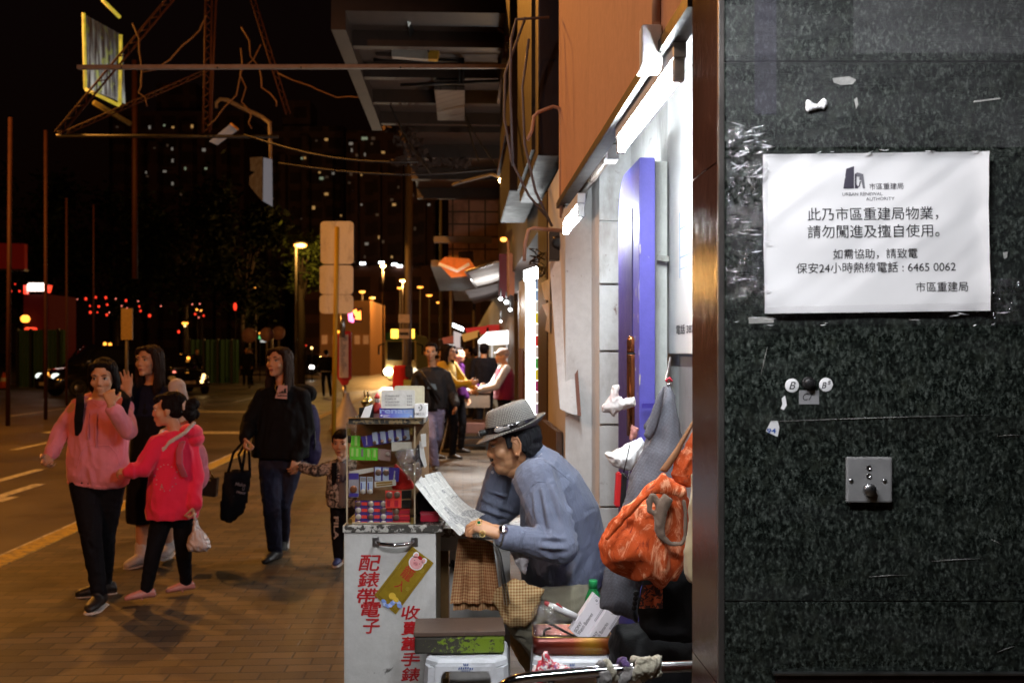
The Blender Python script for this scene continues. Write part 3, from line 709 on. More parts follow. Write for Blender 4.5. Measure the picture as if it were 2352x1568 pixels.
q = MB(); q.prism([P(1262, 600, 5.2), P(1302, 600, 5.16), P(1326, 953, 4.86), P(1312, 950, 4.86), P(1300, 946, 4.87), P(1286, 938, 4.88)], Y_ * .02); lb.part("panel", q, WHITEW)
q = MB(); q.prism([P(1302.5, 600, 5.15), P(1310, 600, 5.14), P(1335, 955, 4.84), P(1326.5, 953, 4.85)], Y_ * .03); lb.part("edge_strip", q, mat("worn_brown_wood", (.20, .085, .06), .7, 0, .3))
sb = Thing("speaker_box", "dark wall speaker box above the leaning board", "speaker", S(.52, 5.4, 2.0))
q = MB(); q.prism([P(1262, 532, 5.25), P(1300, 528, 5.2), P(1301, 597, 5.2), P(1262, 597, 5.25)], Y_ * .12); sb.part("cabinet", q, DARK)
q = MB(); q.lathe(P(1281, 556, 5.21), [(.034, 0), (.03, .006), (.012, .001)], 20, 0, -Y_); sb.part("cone", q, BLACKM)
dw = Thing("peeling_wall", "dark reddish peeling wall section between the lit column and the leaning board", "wall", S(.6, 6.6, 0))
q = MB(); q.sbox(.50, .634, 5.92, 6.62, 0, 2.46); dw.part("render", q, wallpaint("peeling_red_paint", (.035, .011, .009), (.015, .006, .005), (.35, .30, .28), .7))
q = MB()
for pts in ([(1243, 650), (1262, 640), (1262, 690), (1250, 688)], [(1244, 700), (1262, 694), (1262, 765), (1252, 758), (1256, 728)], [(1254, 1010), (1266, 985), (1264, 1045), (1256, 1036)]): q.prism([P(x, y, onL(x, .494)) for x, y in pts], L_ * .004)
dw.part("paint_flake", q, WHITEW)
q = MB(); q.sbox(.47, .50, 5.0, 5.9, 0, 1.1); dw.part("alcove_shade_block", q, WOODD)  # dark block puts the shade of the alcove below the board into colour
ub = Thing("dark_signboard", "tall dark unlit signboard hanging edge on beyond the terracotta fascia", "signboard", S(.45, 6.5, 2.5))
q = MB(); q.sbox(.40, .60, 5.3, 7.0, 2.55, 6.2, bev=.01); ub.part("casing", q, mat("blue_black_sheet", (.012, .012, .024), .5, .2))
q = MB(); q.sbox(.38, .40, 5.5, 6.9, 2.62, 6.1); ub.part("frame_edge", q, DARK)
ub2 = Thing("dark_signboard", "second dark signboard frame, farther along above the lit column", "signboard", S(.40, 8.4, 2.5))
q = MB(); q.sbox(.36, .60, 7.7, 9.6, 2.75, 6.4, bev=.01); ub2.part("casing", q, mat("brown_black_sheet", (.012, .008, .009), .6, .2))
q = MB()
for z in (3.2, 3.9, 4.6): q.sbox(.33, .36, 7.7, 9.6, z, z + .05)
ub2.part("batten", q, RUSTST)
PIPE = mat("painted_pipe", (.40, .24, .18), .5, 0, .2)
q = MB(); q.tube([P(x, y, 5.0) for x, y in ((1289, 500), (1290, 300), (1289, 262), (1283, 248), (1270, 245), (1236, 258), (1226, 268), (1222, 300), (1211, 322))], .009, 10)
solo("wall_pipe", q, PIPE, "bent pale conduit hooking out from the fascia edge", "conduit")
q = MB(); q.tube([P(x, y, 5.1) for x, y in ((1290, 530), (1225, 524), (1214, 528), (1206, 560), (1204, 600))], .010, 10)
solo("wall_pipe", q, PIPE, "short pale bracket pipe beside the far lamp", "conduit")
CAB = mat("black_cable", (.03, .028, .03), .6)
for k, pts in enumerate((((1207, 40), (1160, 170), (1158, 270), (1175, 370), (1215, 450), (1262, 505)), ((1215, 90), (1200, 200), (1205, 330), (1230, 440), (1268, 520)), ((1262, 40), (1185, 45), (1174, 90), (1172, 200), (1178, 380)))):
 q = MB(); q.tube([P(x, y, 5.2 - .1 * k) for x, y in pts], .007, 8)
 solo("cable", q, mat("grey_cable", (.10, .095, .11), .6), ("slack cable swinging lowest across the dark signboard", "inner slack cable beside the lowest one", "looped cable hanging at the top of the dark signboard")[k], "cable")
rr = random.Random(11); q = MB()
for k in range(16):
 x, y = rr.uniform(1225, 1262), rr.uniform(590, 640); pts = [P(x, y, 6.1)]
 for j in range(5): x += rr.uniform(-16, 16); y += rr.uniform(-14, 10); pts.append(P(max(1215, min(1264, x)), y, 6.1 + rr.uniform(-.1, .1)))
 q.tube(pts, .004, 6)
solo("wire_tangle", q, CAB, "tangle of loose wires over the bright lit column", "wires", kind="stuff")
def tube_lamp(l, t0, t1, z, label, e, r=.0135, grp="fluorescent tubes"):
 th = Thing("fluorescent_lamp", label, "lamp", S(l, (t0 + t1) / 2, z), grp)
 q = MB(); q.tube([S(l, t0 + .02, z), S(l, t1 - .02, z)], r, 14); th.part("tube", q, glow("tube_glow_%d" % e, (.90, .98, 1.0), e, True))
 q = MB(); q.sbox(l - .016, l + .016, t0 - .02, t1 + .02, z + .035, z + .075, bev=.004); th.part("housing", q, WHITEP)
 for t in (t0, t1):
  q = MB(); q.sbox(l - .013, l + .013, t - .014, t + .014, z - .016, z + .036, bev=.003); th.part("lamp_holder", q, WHITEP)
 return th
tube_lamp(.515, 2.36, 3.22, 2.163, "bright white fluorescent tube under the terracotta fascia", 340)
tube_lamp(.45, 3.78, 4.34, 2.03, "farther bright fluorescent tube by the dark signboard", 210)
dl = Thing("unlit_lamp", "unlit thin tube on a batten between the two bright tubes", "lamp", S(.57, 4.4, 2.27))
q = MB(); q.tube([S(.57, 3.86, 2.262), S(.57, 4.86, 2.262)], .016, 12); dl.part("tube", q, mat("grey_glass_tube", (.22, .18, .16), .15, .3))
q = MB(); q.sbox(.555, .60, 3.80, 3.90, 2.24, 2.30, bev=.004); dl.part("lamp_holder", q, WHITEP); q = MB(); q.sbox(.555, .60, 4.82, 4.9, 2.24, 2.29, bev=.004); dl.part("lamp_holder", q, WHITEP)
q = MB(); q.tube([S(.556, 3.6, 2.285), S(.556, 4.9, 2.285)], .006, 8); dl.part("conduit", q, PIPE)
wl = Thing("junction_box", "white metal box with a flared foot on the terracotta fascia", "box", P(1493, 110, 2.62))
q = MB(); q.prism([P(1474, 56, 2.44), P(1520, 55, 2.44), P(1522, 142, 2.44), P(1518, 161, 2.44), P(1466, 163, 2.44), P(1474, 142, 2.44)], Y_ * .05, bev=.003); wl.part("cover", q, WHITEP)
q = MB(); q.tube([P(1508, 54, 2.47), P(1508, -60, 2.47)], .012, 12); wl.part("conduit", q, PIPE)
def assumed_tube(a, b, e, lab):
 a, b = V(a), V(b); c = (a + b) / 2; th = Thing("fluorescent_lamp", lab, "lamp", c, "fluorescent tubes"); d = (b - a).normalized(); s_ = d.cross(Z_)
 q = MB(); q.tube([a, b], .014, 14); th.part("tube", q, glow("assumed_tube_glow_%d" % e, (.96, .97, 1.0), e, True))
 q = MB(); q.obox(c + Z_ * .05, d * ((b - a).length / 2 + .02), s_ * .03, Z_ * .02, bev=.004); th.part("housing", q, WHITEP)
 for sg_ in (-1, 1):
  q = MB(); q.obox(c + s_ * .105 * sg_, d * ((b - a).length / 2 + .12), s_ * .003, Z_ * .064); th.part("spill_cutoff_flange", q, DARK)  # unseen dark flanges added to keep the tube's spill off the street
 q = MB(); q.obox(c + Z_ * .075, d * ((b - a).length / 2 + .12), s_ * .108, Z_ * .003); th.part("spill_cutoff_top", q, DARK)
 for f_ in (.2, .8):
  q = MB(); q.tube([a.lerp(b, f_) + Z_ * .07, a.lerp(b, f_) + Z_ * 1.3], .006, 6); th.part("hanger", q, DARK)
assumed_tube((-.9, 1.05, 2.75), (.35, 1.0, 2.75), 520, "unseen fluorescent tube assumed above the viewer, added to light the granite and stall")  # unseen tube assumed overhead, added to light the granite wall and cabinet
# ================================================================== upper street: canopies, sign frames
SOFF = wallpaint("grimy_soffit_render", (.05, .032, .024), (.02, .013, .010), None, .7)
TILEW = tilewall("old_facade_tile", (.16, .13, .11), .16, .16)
cn = Thing("building_canopy", "grimy concrete canopy and upper floor of the old building over the pavement", "canopy", S(-.3, 11, 4.3))
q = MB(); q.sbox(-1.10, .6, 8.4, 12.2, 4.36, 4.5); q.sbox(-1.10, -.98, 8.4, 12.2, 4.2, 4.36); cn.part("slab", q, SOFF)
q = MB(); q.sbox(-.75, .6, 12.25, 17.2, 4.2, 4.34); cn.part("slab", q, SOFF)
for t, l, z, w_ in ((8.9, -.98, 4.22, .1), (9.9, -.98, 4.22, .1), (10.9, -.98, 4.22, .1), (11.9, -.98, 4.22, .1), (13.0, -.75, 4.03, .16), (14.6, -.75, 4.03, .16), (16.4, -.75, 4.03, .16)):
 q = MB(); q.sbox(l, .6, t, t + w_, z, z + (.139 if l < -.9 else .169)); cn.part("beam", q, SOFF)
q = MB(); q.sbox(-.35, .6, 12.0, 12.2, 4.5, 7.6); cn.part("tiled_face", q, TILEW)
q = MB(); q.sbox(-.28, .02, 9.9, 11.2, 4.1, 4.2); cn.part("tile_band", q, TILEW)
q = MB(); q.prism([P(1065, 82, 10.4), P(1146, 82, 10.4), P(1144, 160, 10.4), P(1062, 158, 10.4)], Y_ * .05); cn.part("plywood_sheet", q, wallpaint("grey_plywood", (.22, .18, .15), (.1, .07, .05)))
fb = Thing("far_building", "tiled orange lit building face where the canopy ends", "building", S(.2, 17.5, 2))
q = MB(); q.sbox(-.25, 3, 17.6, 30, 3.05, 9); fb.part("tiled_face", q, tilewall("far_orange_tile", (.62, .38, .28), .3, .22))
q = MB(); q.sbox(-.55, .5, 17.3, 24, 2.98, 3.1); q.sbox(-.5, .5, 17.2, 17.4, 3.4, 3.5); fb.part("ledge", q, CONC)
q = MB(); q.sbox(.9, 3, 10.6, 60, 0, 3.05); fb.part("ground_floor", q, wallpaint("dark_shop_wall", (.12, .09, .08), (.04, .03, .03)))
mbld = Thing("old_building", "dark upper wall of the old building behind the signboards", "building", S(1.2, 7, 2.5))
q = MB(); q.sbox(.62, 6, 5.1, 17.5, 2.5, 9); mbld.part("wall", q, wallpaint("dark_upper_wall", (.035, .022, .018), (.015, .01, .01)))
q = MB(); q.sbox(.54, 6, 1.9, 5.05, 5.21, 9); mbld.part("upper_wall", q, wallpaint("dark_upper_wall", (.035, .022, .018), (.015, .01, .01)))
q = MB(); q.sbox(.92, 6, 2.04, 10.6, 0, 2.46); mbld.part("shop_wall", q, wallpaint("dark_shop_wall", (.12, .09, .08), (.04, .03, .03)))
sa = Thing("cantilever_beam", "long grey horizontal sign arm reaching out over the road", "sign arm", P(1165, 155, 8))
q = MB(); q.obox((P(178, 155, 8.0) + P(1165, 153, 8.2)) / 2, (P(1165, 153, 8.2) - P(178, 155, 8.0)) / 2, Y_ * .02, Z_ * .017, bev=.004); sa.part("bar", q, mat("weathered_grey_steel", (.30, .24, .20), .6, .3, .4))
q = MB()
for x in (280, 500, 692, 920): q.lathe(P(x, 156, 7.985), [(.008, 0), (.008, .012), (.003, .016)], 10, 0, -Y_)
sa.part("bolt", q, DARK)
fr = Thing("steel_gantry", "tall rusty lattice frame of a dismantled street sign on the left", "sign frame", P(480, 310, 16))
def lattice(p0, p1, w, nb, D):
 a, b = P(*p0, D), P(*p1, D); d = (b - a).normalized(); n = d.cross(Y_).normalized() * w / 2
 q = MB()
 for s_ in (-1, 1): q.tube([a + n * s_, b + n * s_], w * .17, 6)
 for k in range(nb):
  f0, f1 = k / nb, (k + 1) / nb
  q.tube([a.lerp(b, f0) + n * (1 if k % 2 else -1), a.lerp(b, f1) + n * (-1 if k % 2 else 1)], w * .09, 5)
 return q
fr.part("diagonal_truss", lattice((398, -10), (132, 308), .10, 22, 16), RUSTST)
fr.part("diagonal_truss", lattice((470, 165), (135, 312), .06, 22, 16.3), RUSTST)
fr.part("diagonal_truss", lattice((578, -10), (662, 262), .07, 18, 16), RUSTST)
fr.part("upright", lattice((480, -20), (474, 305), .10, 24, 16), RUSTST)
q = MB(); q.tube([P(497, -20, 16), P(490, 130, 16), P(484, 300, 16)], .02, 6); fr.part("upright", q, RUSTST)
q = MB(); q.tube([P(130, 312, 16), P(640, 314, 16.2)], .03, 8); fr.part("cross_bar", q, DARK)
for k, (x, y0, y1, D, w) in enumerate(((18, 270, 880, 22, .05), (105, 300, 860, 24, .045), (153, 455, 850, 28, .035), (215, 470, 790, 30, .03), (310, 140, 640, 30, .09))):
 q = MB(); q.tube([P(x + (6 if k == 0 else 0), y0, D), P(x, y1, D) if k > 2 else V((*P(x, y1, D).xy, -.12))], w, 8)
 solo("steel_post", q, RUSTST, ("tall rusty steel post at the far left edge", "rusty steel post just left of the red lit box", "thin rusty post right of the red lit box", "thinnest rusty post before the dark trees", "broad dim rusty mast under the glowing sign")[k], "post", "steel posts on the left")
rr = random.Random(21)
for k, (x0, y0, x1, y1) in enumerate(((560, 60, 640, 250), (590, 100, 480, 290), (310, 60, 330, 240), (640, 170, 900, 215), (480, 40, 330, 160), (545, 110, 580, 300))):
 q = MB(); pts = []
 for j in range(9):
  f = j / 8; pts.append(P(x0 + (x1 - x0) * f + rr.uniform(-9, 9), y0 + (y1 - y0) * f + 26 * math.sin(math.pi * f) + rr.uniform(-6, 6), 15.5))
 q.tube(pts, .012, 5); solo("cable", q, mat("brown_cable", (.10, .05, .035), .7), ("loose cable sagging down the middle of the rusty frame", "loose cable crossing to the curved lamp arm", "dead vine of cable under the glowing sign", "long thin cable sagging right of the frame", "thin cable from the frame toward the glowing sign", "short cable hanging below the frame's middle")[k], "cable")
gs = Thing("glowing_sign", "tall yellow and white glowing sign panel hung high on the left", "sign", P(230, 150, 19))
t = NT("lit_sign_face"); n = t.noise(t.mp((7, 7, .5)), 2.2, 4, .6); n2 = t.noise(t.tc(), 3.5, 5, .7)
sp_z = t.n("SeparateXYZ"); t.l(t.tc(), sp_z.inputs[0])
colr = t.mix(t.ramp(n.outputs[0], [(.42, 0), (.66, 1)]), (.02, .02, .03), (.55, .55, .50))
colr = t.mix(t.ramp(n2.outputs[0], [(.55, 0), (.62, .7)]), colr, (.5, .55, .1))
grz = t.ramp(t.math('ADD', t.math('MULTIPLY', sp_z.outputs[2], .6), .5), [(.05, 1), (.95, .08)]); colr = t.mix(1.0, colr, grz, 'MULTIPLY'); t.base((.1, .1, .1)); t.set(Emission_Color=colr, Emission_Strength=.9); SIGNF = t.m
q = MB(); q.prism([P(197, 35, 18.6), P(270, 75, 20), P(277, 232, 20), P(200, 200, 18.6)], Y_ * .25); gs.part("face", q, SIGNF)
q = MB()
for a_, b_ in (((192, 30), (196, 205)), ((196, 205), (275, 243)), ((277, 80), (275, 240)), ((235, 0), (275, 40))): q.tube([P(*a_, 18.9), P(*b_, 19.3)], .035, 8)
gs.part("edge_tube", q, glow("yellow_edge_glow", (.75, .62, .03), .65, vary=.6))
q = MB(); q.tube([P(215, 235, 19), P(300, 285, 19.6)], .05, 6); gs.part("bracket", q, mat("olive_bracket", (.20, .17, .05), .6))
hb = Thing("hanging_sign", "white sided hanging sign with a patterned front, below the curved lamp arm", "sign", P(600, 410, 19))
q = MB(); q.prism([P(605, 362, 18.7), P(624, 366, 19.2), P(625, 474, 19.2), P(604, 462, 18.7)], Y_ * .04); hb.part("side_panel", q, glow("dim_white_panel", (.45, .48, .55), .22, base=(.14, .14, .14)))
q = MB(); q.prism([P(574, 362, 19.4), P(603, 360, 18.8), P(603, 462, 18.8), P(590, 448, 19), P(572, 425, 19.4), P(573, 405, 19.4), P(586, 395, 19.2), P(575, 392, 19.4)], Y_ * .05)
hb.part("front_panel", q, glow("dim_patterned_panel", (.16, .09, .04), .25, vary=.9, base=(.02, .014, .010)))
wb = Thing("hanging_sign", "tilted blank white sign board on the rusty frame's cross bar", "sign", P(513, 310, 16.5))
q = MB(); q.prism([P(480, 325, 16.6), P(530, 284, 16.6), P(546, 298, 16.7), P(498, 333, 16.7)], Y_ * .03); wb.part("board", q, glow("dim_white_board", (.42, .42, .45), .10, base=(.3, .3, .3)))
q = MB(); q.tube([P(530, 284, 16.55), P(548, 299, 16.55)], .02, 6); wb.part("edge", q, mat("orange_edge", (.45, .22, .06)))
ca = Thing("curved_lamp", "curved pale lamp arm hooking left above the hanging white sign", "lamp arm", P(600, 280, 20))
q = MB(); q.tube([P(497, 248, 20), P(497, 236, 20), P(506, 228, 20), P(522, 230, 20), P(560, 250, 20), P(600, 268, 20), P(619, 282, 20), P(620, 300, 20), P(622, 380, 20)], [.03, .035, .04, .045, .045, .045, .045, .04, .03], 8); ca.part("arm", q, mat("dull_cream_paint", (.34, .28, .22), .6))
wt = Thing("hanging_sign", "white underside of a tilted light box hanging at the top centre", "sign", P(945, 30, 8.6))
q = MB(); q.prism([P(928, 12, 8.6), P(1012, -40, 9.0), P(1000, 2, 9.0), P(937, 58, 8.6)], Y_ * .05); wt.part("face", q, glow("pale_box_face", (.5, .55, .5), .30, base=(.7, .7, .7)))
q = MB(); q.prism([P(937, 60, 8.62), P(1002, 4, 9.0), P(1012, 16, 9.2), P(940, 82, 8.8)], Y_ * .2); wt.part("box", q, DARK)
ws = Thing("signboard", "old white shop signboard with a yellow end under the canopy", "signboard", P(900, 118, 9.4))
q = MB(); q.prism([P(898, 100, 9.4), P(983, 98, 9.4), P(983, 136, 9.4), P(900, 130, 9.4)], Y_ * .08); ws.part("board", q, wallpaint("old_white_board", (.50, .46, .40), (.26, .2, .14)))
q = MB(); q.prism([P(983, 98, 9.4), P(1006, 98, 9.4), P(1008, 118, 9.4), P(1004, 136, 9.4), P(983, 136, 9.4)], Y_ * .08); ws.part("yellow_end", q, mat("sign_yellow", (.62, .34, .03)))
q = MB(); q.tube([P(980, 105, 9.38), P(985, 120, 9.38)], .01, 5); q.prism([P(862, 102, 9.5), P(897, 101, 9.5), P(899, 130, 9.5), P(864, 128, 9.5)], Y_ * .1); ws.part("brown_end", q, SOFF)
q = MB()
for a_, b_ in (((855, 94), (1180, 90)), ((858, 138), (1060, 140)), ((1055, 100), (1055, 195)), ((1063, 100), (1064, 195)), ((1145, 80), (1148, 190)), ((1055, 190), (1150, 186)), ((920, 196), (1060, 190)), ((1100, 20), (1235, 130)), ((1235, 130), (1290, 175)), ((975, 0), (1075, 12)), ((1075, 12), (1215, 18))):
 q.tube([P(*a_, 9.7), P(*b_, 9.7)], .017, 6)
solo("sign_bracket", q, DARK, "dark steel brackets carrying the old signs under the canopy", "bracket")
q = MB(); q.obox((P(1145, 55, 8.8) + P(1285, 172, 8.8)) / 2, (P(1285, 172, 8.8) - P(1145, 55, 8.8)) / 2, Y_ * .03, V((.02, 0, .03))); solo("brace", q, mat("brown_brace", (.17, .11, .08), .7), "thick diagonal brace running into the terracotta wall", "brace")
rr = random.Random(31); lf = MB()
for k in range(520):
 a_ = rr.random(); x, y = 850 + 120 * a_ + rr.gauss(0, 14), 165 + 210 * a_ + rr.gauss(0, 14)
 if k % 3 == 0: x, y = rr.uniform(900, 1080), 372 + rr.gauss(0, 5)
 p = P(x, y, 12.2 + rr.uniform(-.3, .3)); an = rr.uniform(0, 6.3); s_ = rr.uniform(.02, .06); d = V((math.cos(an), rr.uniform(-.4, .4), math.sin(an))) * s_; e = d.cross(Y_) * .45
 lf.face([p - d, p - e, p + d, p + e])
solo("dry_creeper", lf, mat("dry_creeper_leaf", (.06, .035, .025), .9), "straggly dead creeper hanging along the canopy edge", "creeper", kind="stuff")
for k, (a_, b_) in enumerate((((1035, 190), (1150, 390)), ((1055, 185), (1100, 372)), ((860, 160), (990, 400)), ((640, 375), (1170, 385)), ((560, 310), (960, 372)))):
 q = MB(); A, B = P(*a_, 11), P(*b_, 11)
 q.tube([A.lerp(B, j / 8) - Z_ * (.10 * math.sin(math.pi * j / 8)) for j in range(9)], .010, 5); solo("cable", q, CAB, ("right cable slanting down under the canopy", "left cable slanting down under the canopy", "cable along the canopy's outer edge", "black cable strung level across the street under the canopy", "black cable rising to the rusty frame")[k], "cable")
# ================================================================== lamps in the street
LAMPG = glow("sodium_lamp_glow", (1.0, .34, .04), 3.6); LAMPW = glow("warm_lamp_glow", (1.0, .62, .22), 4); WHITEG = glow("white_lamp_glow", (.85, .95, 1.0), 9)
POST = mat("grey_post_paint", (.20, .17, .15), .5, .2)
def street_lamp(x, y, D, label, xb=None, post=True, r=.16, m=None, power=0):
 p = P(x, y, D); xb = x if xb is None else xb; b = P(xb, y, D); th = Thing("street_lamp", label, "street lamp", (b.x, D, -.12), "street lamps along the road")
 q = MB(); q.ell(p, r * 1.25, r, r * .55, n=12); th.part("lamp_head", q, m or LAMPG)
 q = MB(); q.tube([V((b.x, D, -.12)), V((b.x, D, p.z - .1)), V((b.x, D, p.z + .12)), p + Z_ * .14], [.09, .06, .05, .04], 8); th.part("post", q, POST)
 q = MB(); q.ell(p + Z_ * .09, r * 1.5, r * 1.1, r * .4, n=10); th.part("hood", q, DARK)
 if power: light("street_lamp_light", 'POINT', p - Z_ * .35, power, (1, .5, .14), .2, th.o, th.base)
 return th
street_lamp(690, 563, 48, "orange street lamp lighting a tree left of the tall sign boards", 680, r=.26)
for k, (x, y, D, lab) in enumerate(((588, 661, 90, "small orange street lamp above the woman in black"), (832, 670, 75, "street lamp just right of the tall sign boards, lower of two"), (855, 684, 82, "street lamp second right of the tall sign boards"), (925, 643, 80, "twin street lamp left of the thick post"), (965, 659, 95, "street lamp right of the thick post"), (986, 678, 100, "street lamp farthest down the road by the bus"), (880, 610, 70, "high orange street lamp beside the row of white lights"), (425, 742, 60, "short yellow lamp on a thin post above the parked cars"), (919, 661, 90, "lower small lamp of the pair left of the thick post"), (1013, 428, 40, "tiny orange lamp high under the canopy"), (1009, 694, 110, "faint lamp lowest of the far row"))):
 street_lamp(x, y, D, lab, r=.0022 * D + .03, power={3: 5000, 6: 4000}.get(k, 0))
wl2 = Thing("wall_lamp", "bright orange wall lamp beside the dark signboards", "wall lamp", P(1157, 415, 10.4), "street lamps along the road")
q = MB(); q.ell(P(1157, 415, 10.4), .055, .05, .035, n=12); wl2.part("lamp_head", q, glow("wall_lamp_glow", (1.0, .66, .25), 40))
q = MB(); q.tube([P(1157, 411, 10.45), P(1130, 400, 10.6), P(1060, 418, 10.9), P(1040, 425, 11)], .018, 8); wl2.part("arm", q, POST)
light("wall_lamp_light", 'POINT', P(1150, 422, 10.2), 10, SODIUM, .06, wl2.o, wl2.base)
wl3 = Thing("wall_lamp", "orange lamp on an upright pole by the maroon banner", "wall lamp", P(1157, 550, 12.5), "street lamps along the road")
q = MB(); q.ell(P(1157, 550, 12.5), .045, .045, .03, n=12); wl3.part("lamp_head", q, LAMPG)
q = MB(); q.tube([P(1158, 547, 12.5), P(1168, 555, 12.5), P(1168, 680, 12.5)], .02, 8); wl3.part("arm", q, mat("orange_pole", (.5, .2, .07)))
def added_lamp(l, t, z, power, lab, color=(1.0, .39, .06), r=.12, aim=None):
 c = S(l, t, z); th = Thing("street_lamp", lab, "street lamp", c, "street lamps along the road")
 q = MB(); q.ell(c - Z_ * .02, .25, .16, .06, n=12); th.part("lamp_head", q, LAMPW)
 q = MB(); q.ell(c + Z_ * .06, .34, .2, .09, n=12); th.part("hood", q, DARK)
 q = MB(); q.tube([c + Z_ * .1, c + Z_ * .4, S(l + 1.0, t, z + .7), S(.6, t, z + .8)], .03, 8); th.part("arm", q, POST)
 if aim is None: light("street_lamp_light", 'POINT', c - Z_ * .16, power, color, r, th.o, c)
 else: light("street_lamp_light", 'SPOT', c - Z_ * .16, power, color, r, th.o, c, rot=(V(aim) - c).to_track_quat('-Z', 'Y').to_euler(), spot=34)
 return th
added_lamp(-2.2, 11.0, 6.6, 800, "unseen street lamp assumed high over the pavement ahead")  # unseen lamp assumed overhead for the pavement's orange light
added_lamp(-4.2, -3.5, 6.5, 1400, "unseen street lamp added behind the viewer over the kerb, aimed at the walkers", (1.0, .34, .09), aim=(-1.9, 8.0, 1.2))  # unseen spot added behind the viewer to warm the walkers' fronts
added_lamp(-7.0, 1.0, 6.5, 1400, "unseen added lamp over the near side of the road, aimed at the fascia", (1.0, .70, .53), aim=(.5, 3.4, 3.3))  # unseen lamp added to brighten the terracotta fascia
added_lamp(-12.0, 17.0, 9.0, 4200, "unseen street lamp added over the middle of the road")  # added above the view so the road takes more orange light
# ================================================================== signs and posts by the kerb
GREYB = wallpaint("dull_sign_back", (.74, .68, .62), (.20, .15, .12), None, .6)
bs = Thing("bus_stop_sign", "tall stack of pale sign boards seen from behind on a yellow pole", "sign", V((*P(766, 1000, 17.6).xy, 0)))
def rrect(x0, x1, y0, y1, D, r=9):
 out = []
 for cx_, cy_, a0 in ((x1 - r, y0 + r, -90), (x1 - r, y1 - r, 0), (x0 + r, y1 - r, 90), (x0 + r, y0 + r, 180)):
  for k in range(5): an = R(a0 + 22.5 * k); out.append(P(cx_ + r * math.cos(an), cy_ + r * math.sin(an), D))
 return out
for y0, y1, x0 in ((508, 606, 736), (609, 676, 734), (677, 720, 734)):
 q = MB(); q.prism(rrect(x0, 812 if y0 < 600 else 811, y0, y1, 17.75), Y_ * .03); bs.part("board", q, GREYB)
q = MB(); q.tube([P(774, 521, 17.66), P(771, 700, 17.62), V((*P(766, 1000, 17.6).xy, 0))], .040, 12); bs.part("pole", q, wallpaint("yellow_pole_paint", (.46, .30, .02), (.2, .12, .02)))
q = MB(); q.tube([P(787, 715, 18.2), P(786, 775, 18.2)], .05, 10); bs.part("rear_pole", q, STEEL)
tt = Thing("bus_stop_post", "red framed bus timetable on a grey post with a white conical base", "sign", V((*P(797, 985, 19.3).xy, 0)))
REDM = mat("red_enamel", (.48, .02, .022), .35, 0, .15, dirt=(.2, .02, .02))
q = MB(); q.prism(rrect(775, 806, 760, 872, 19.3, 4), Y_ * .10); q.prism([P(778, 872, 19.3), P(802, 872, 19.3), P(797, 884, 19.3), P(785, 884, 19.3)], Y_ * .08); tt.part("frame", q, REDM)
q = MB(); q.prism([P(779, 768, 19.28), P(800, 768, 19.28), P(800, 867, 19.28), P(779, 867, 19.28)], Y_ * .01); q_ = MB(); q_.ell(P(776, 762, 19.25), .045, .03, .03, n=10); tt.part("top_lamp", q_, glow("amber_top_lamp", (1, .42, .02), 2.5)); sh = tt.part("timetable", q, wallpaint("timetable_sheet", (.62, .50, .46), (.35, .22, .2), None, .5))
q = MB(); rr = random.Random(2)
for k in range(22):
 y = 776 + k * 4; x1 = rr.uniform(786, 797); q.face([P(782, y + 1.6, 19.27), P(x1, y + 1.6, 19.27), P(x1, y, 19.27), P(782, y, 19.27)])
tt.part("print", q, INKGREY, sh)
q = MB(); q.tube([P(790, 884, 19.35), P(793, 925, 19.35)], .04, 10); tt.part("post", q, STEEL)
q = MB(); c_ = V((*P(796, 985, 19.35).xy, 0)); q.lathe(c_, [(.34, 0), (.30, .10), (.22, .28), (.10, .52), (.055, .66), (.05, .72)], 24); tt.part("base_cone", q, wallpaint("grey_base_concrete", (.42, .38, .36), (.2, .16, .14)))
q = MB(); q.tube([V((*P(936, 850, 24).xy, 0)), P(940, 380, 24)], .09, 12); solo("lamp_post", q, POST, "thick grey post rising in the middle beside the bus", "post")
q = MB(); q.tube([V((*P(1037, 850, 26).xy, 0)), P(1036, 640, 26)], .05, 10); solo("lamp_post", q, POST, "slim pale post left of the market stalls", "post")
q = MB(); q.tube([V((*P(1089, 850, 30).xy, 0)), P(1089, 690, 30)], .05, 10); solo("lamp_post", q, POST, "short slim post under the white awning", "post")
sg = Thing("traffic_sign", "small pair of white rectangular signs on a post before the bus", "sign", V((*P(927, 850, 23).xy, 0)))
for y0, y1 in ((722, 741), (755, 777)):
 q = MB(); q.prism([P(915, y0, 23), P(941, y0, 23), P(941, y1, 23), P(915, y1, 23)], Y_ * .02); sg.part("plate", q, mat("sign_plate", (.55, .46, .44), .5))
q = MB(); q.prism([P(918, 763, 22.98), P(938, 763, 22.98), P(938, 769, 22.98), P(918, 769, 22.98)], Y_ * .005); sg.part("bar", q, INK)
q = MB(); q.tube([V((*P(927, 850, 23.03).xy, 0)), P(927, 722, 23.03)], .03, 8); sg.part("post", q, POST)
ls = Thing("traffic_sign", "yellow rectangular sign board on a post beyond the second woman", "sign", V((*P(291, 850, 30).xy, 0)))
q = MB(); q.prism([P(278, 708, 30), P(304, 708, 30), P(304, 780, 30), P(278, 780, 30)], Y_ * .04); ls.part("board", q, mat("dull_yellow_board", (.42, .28, .10), .5, 0, .3))
q = MB(); q.tube([V((*P(291, 850, 30.1).xy, -.12)), P(291, 720, 30.1)], .05, 8); ls.part("post", q, POST)
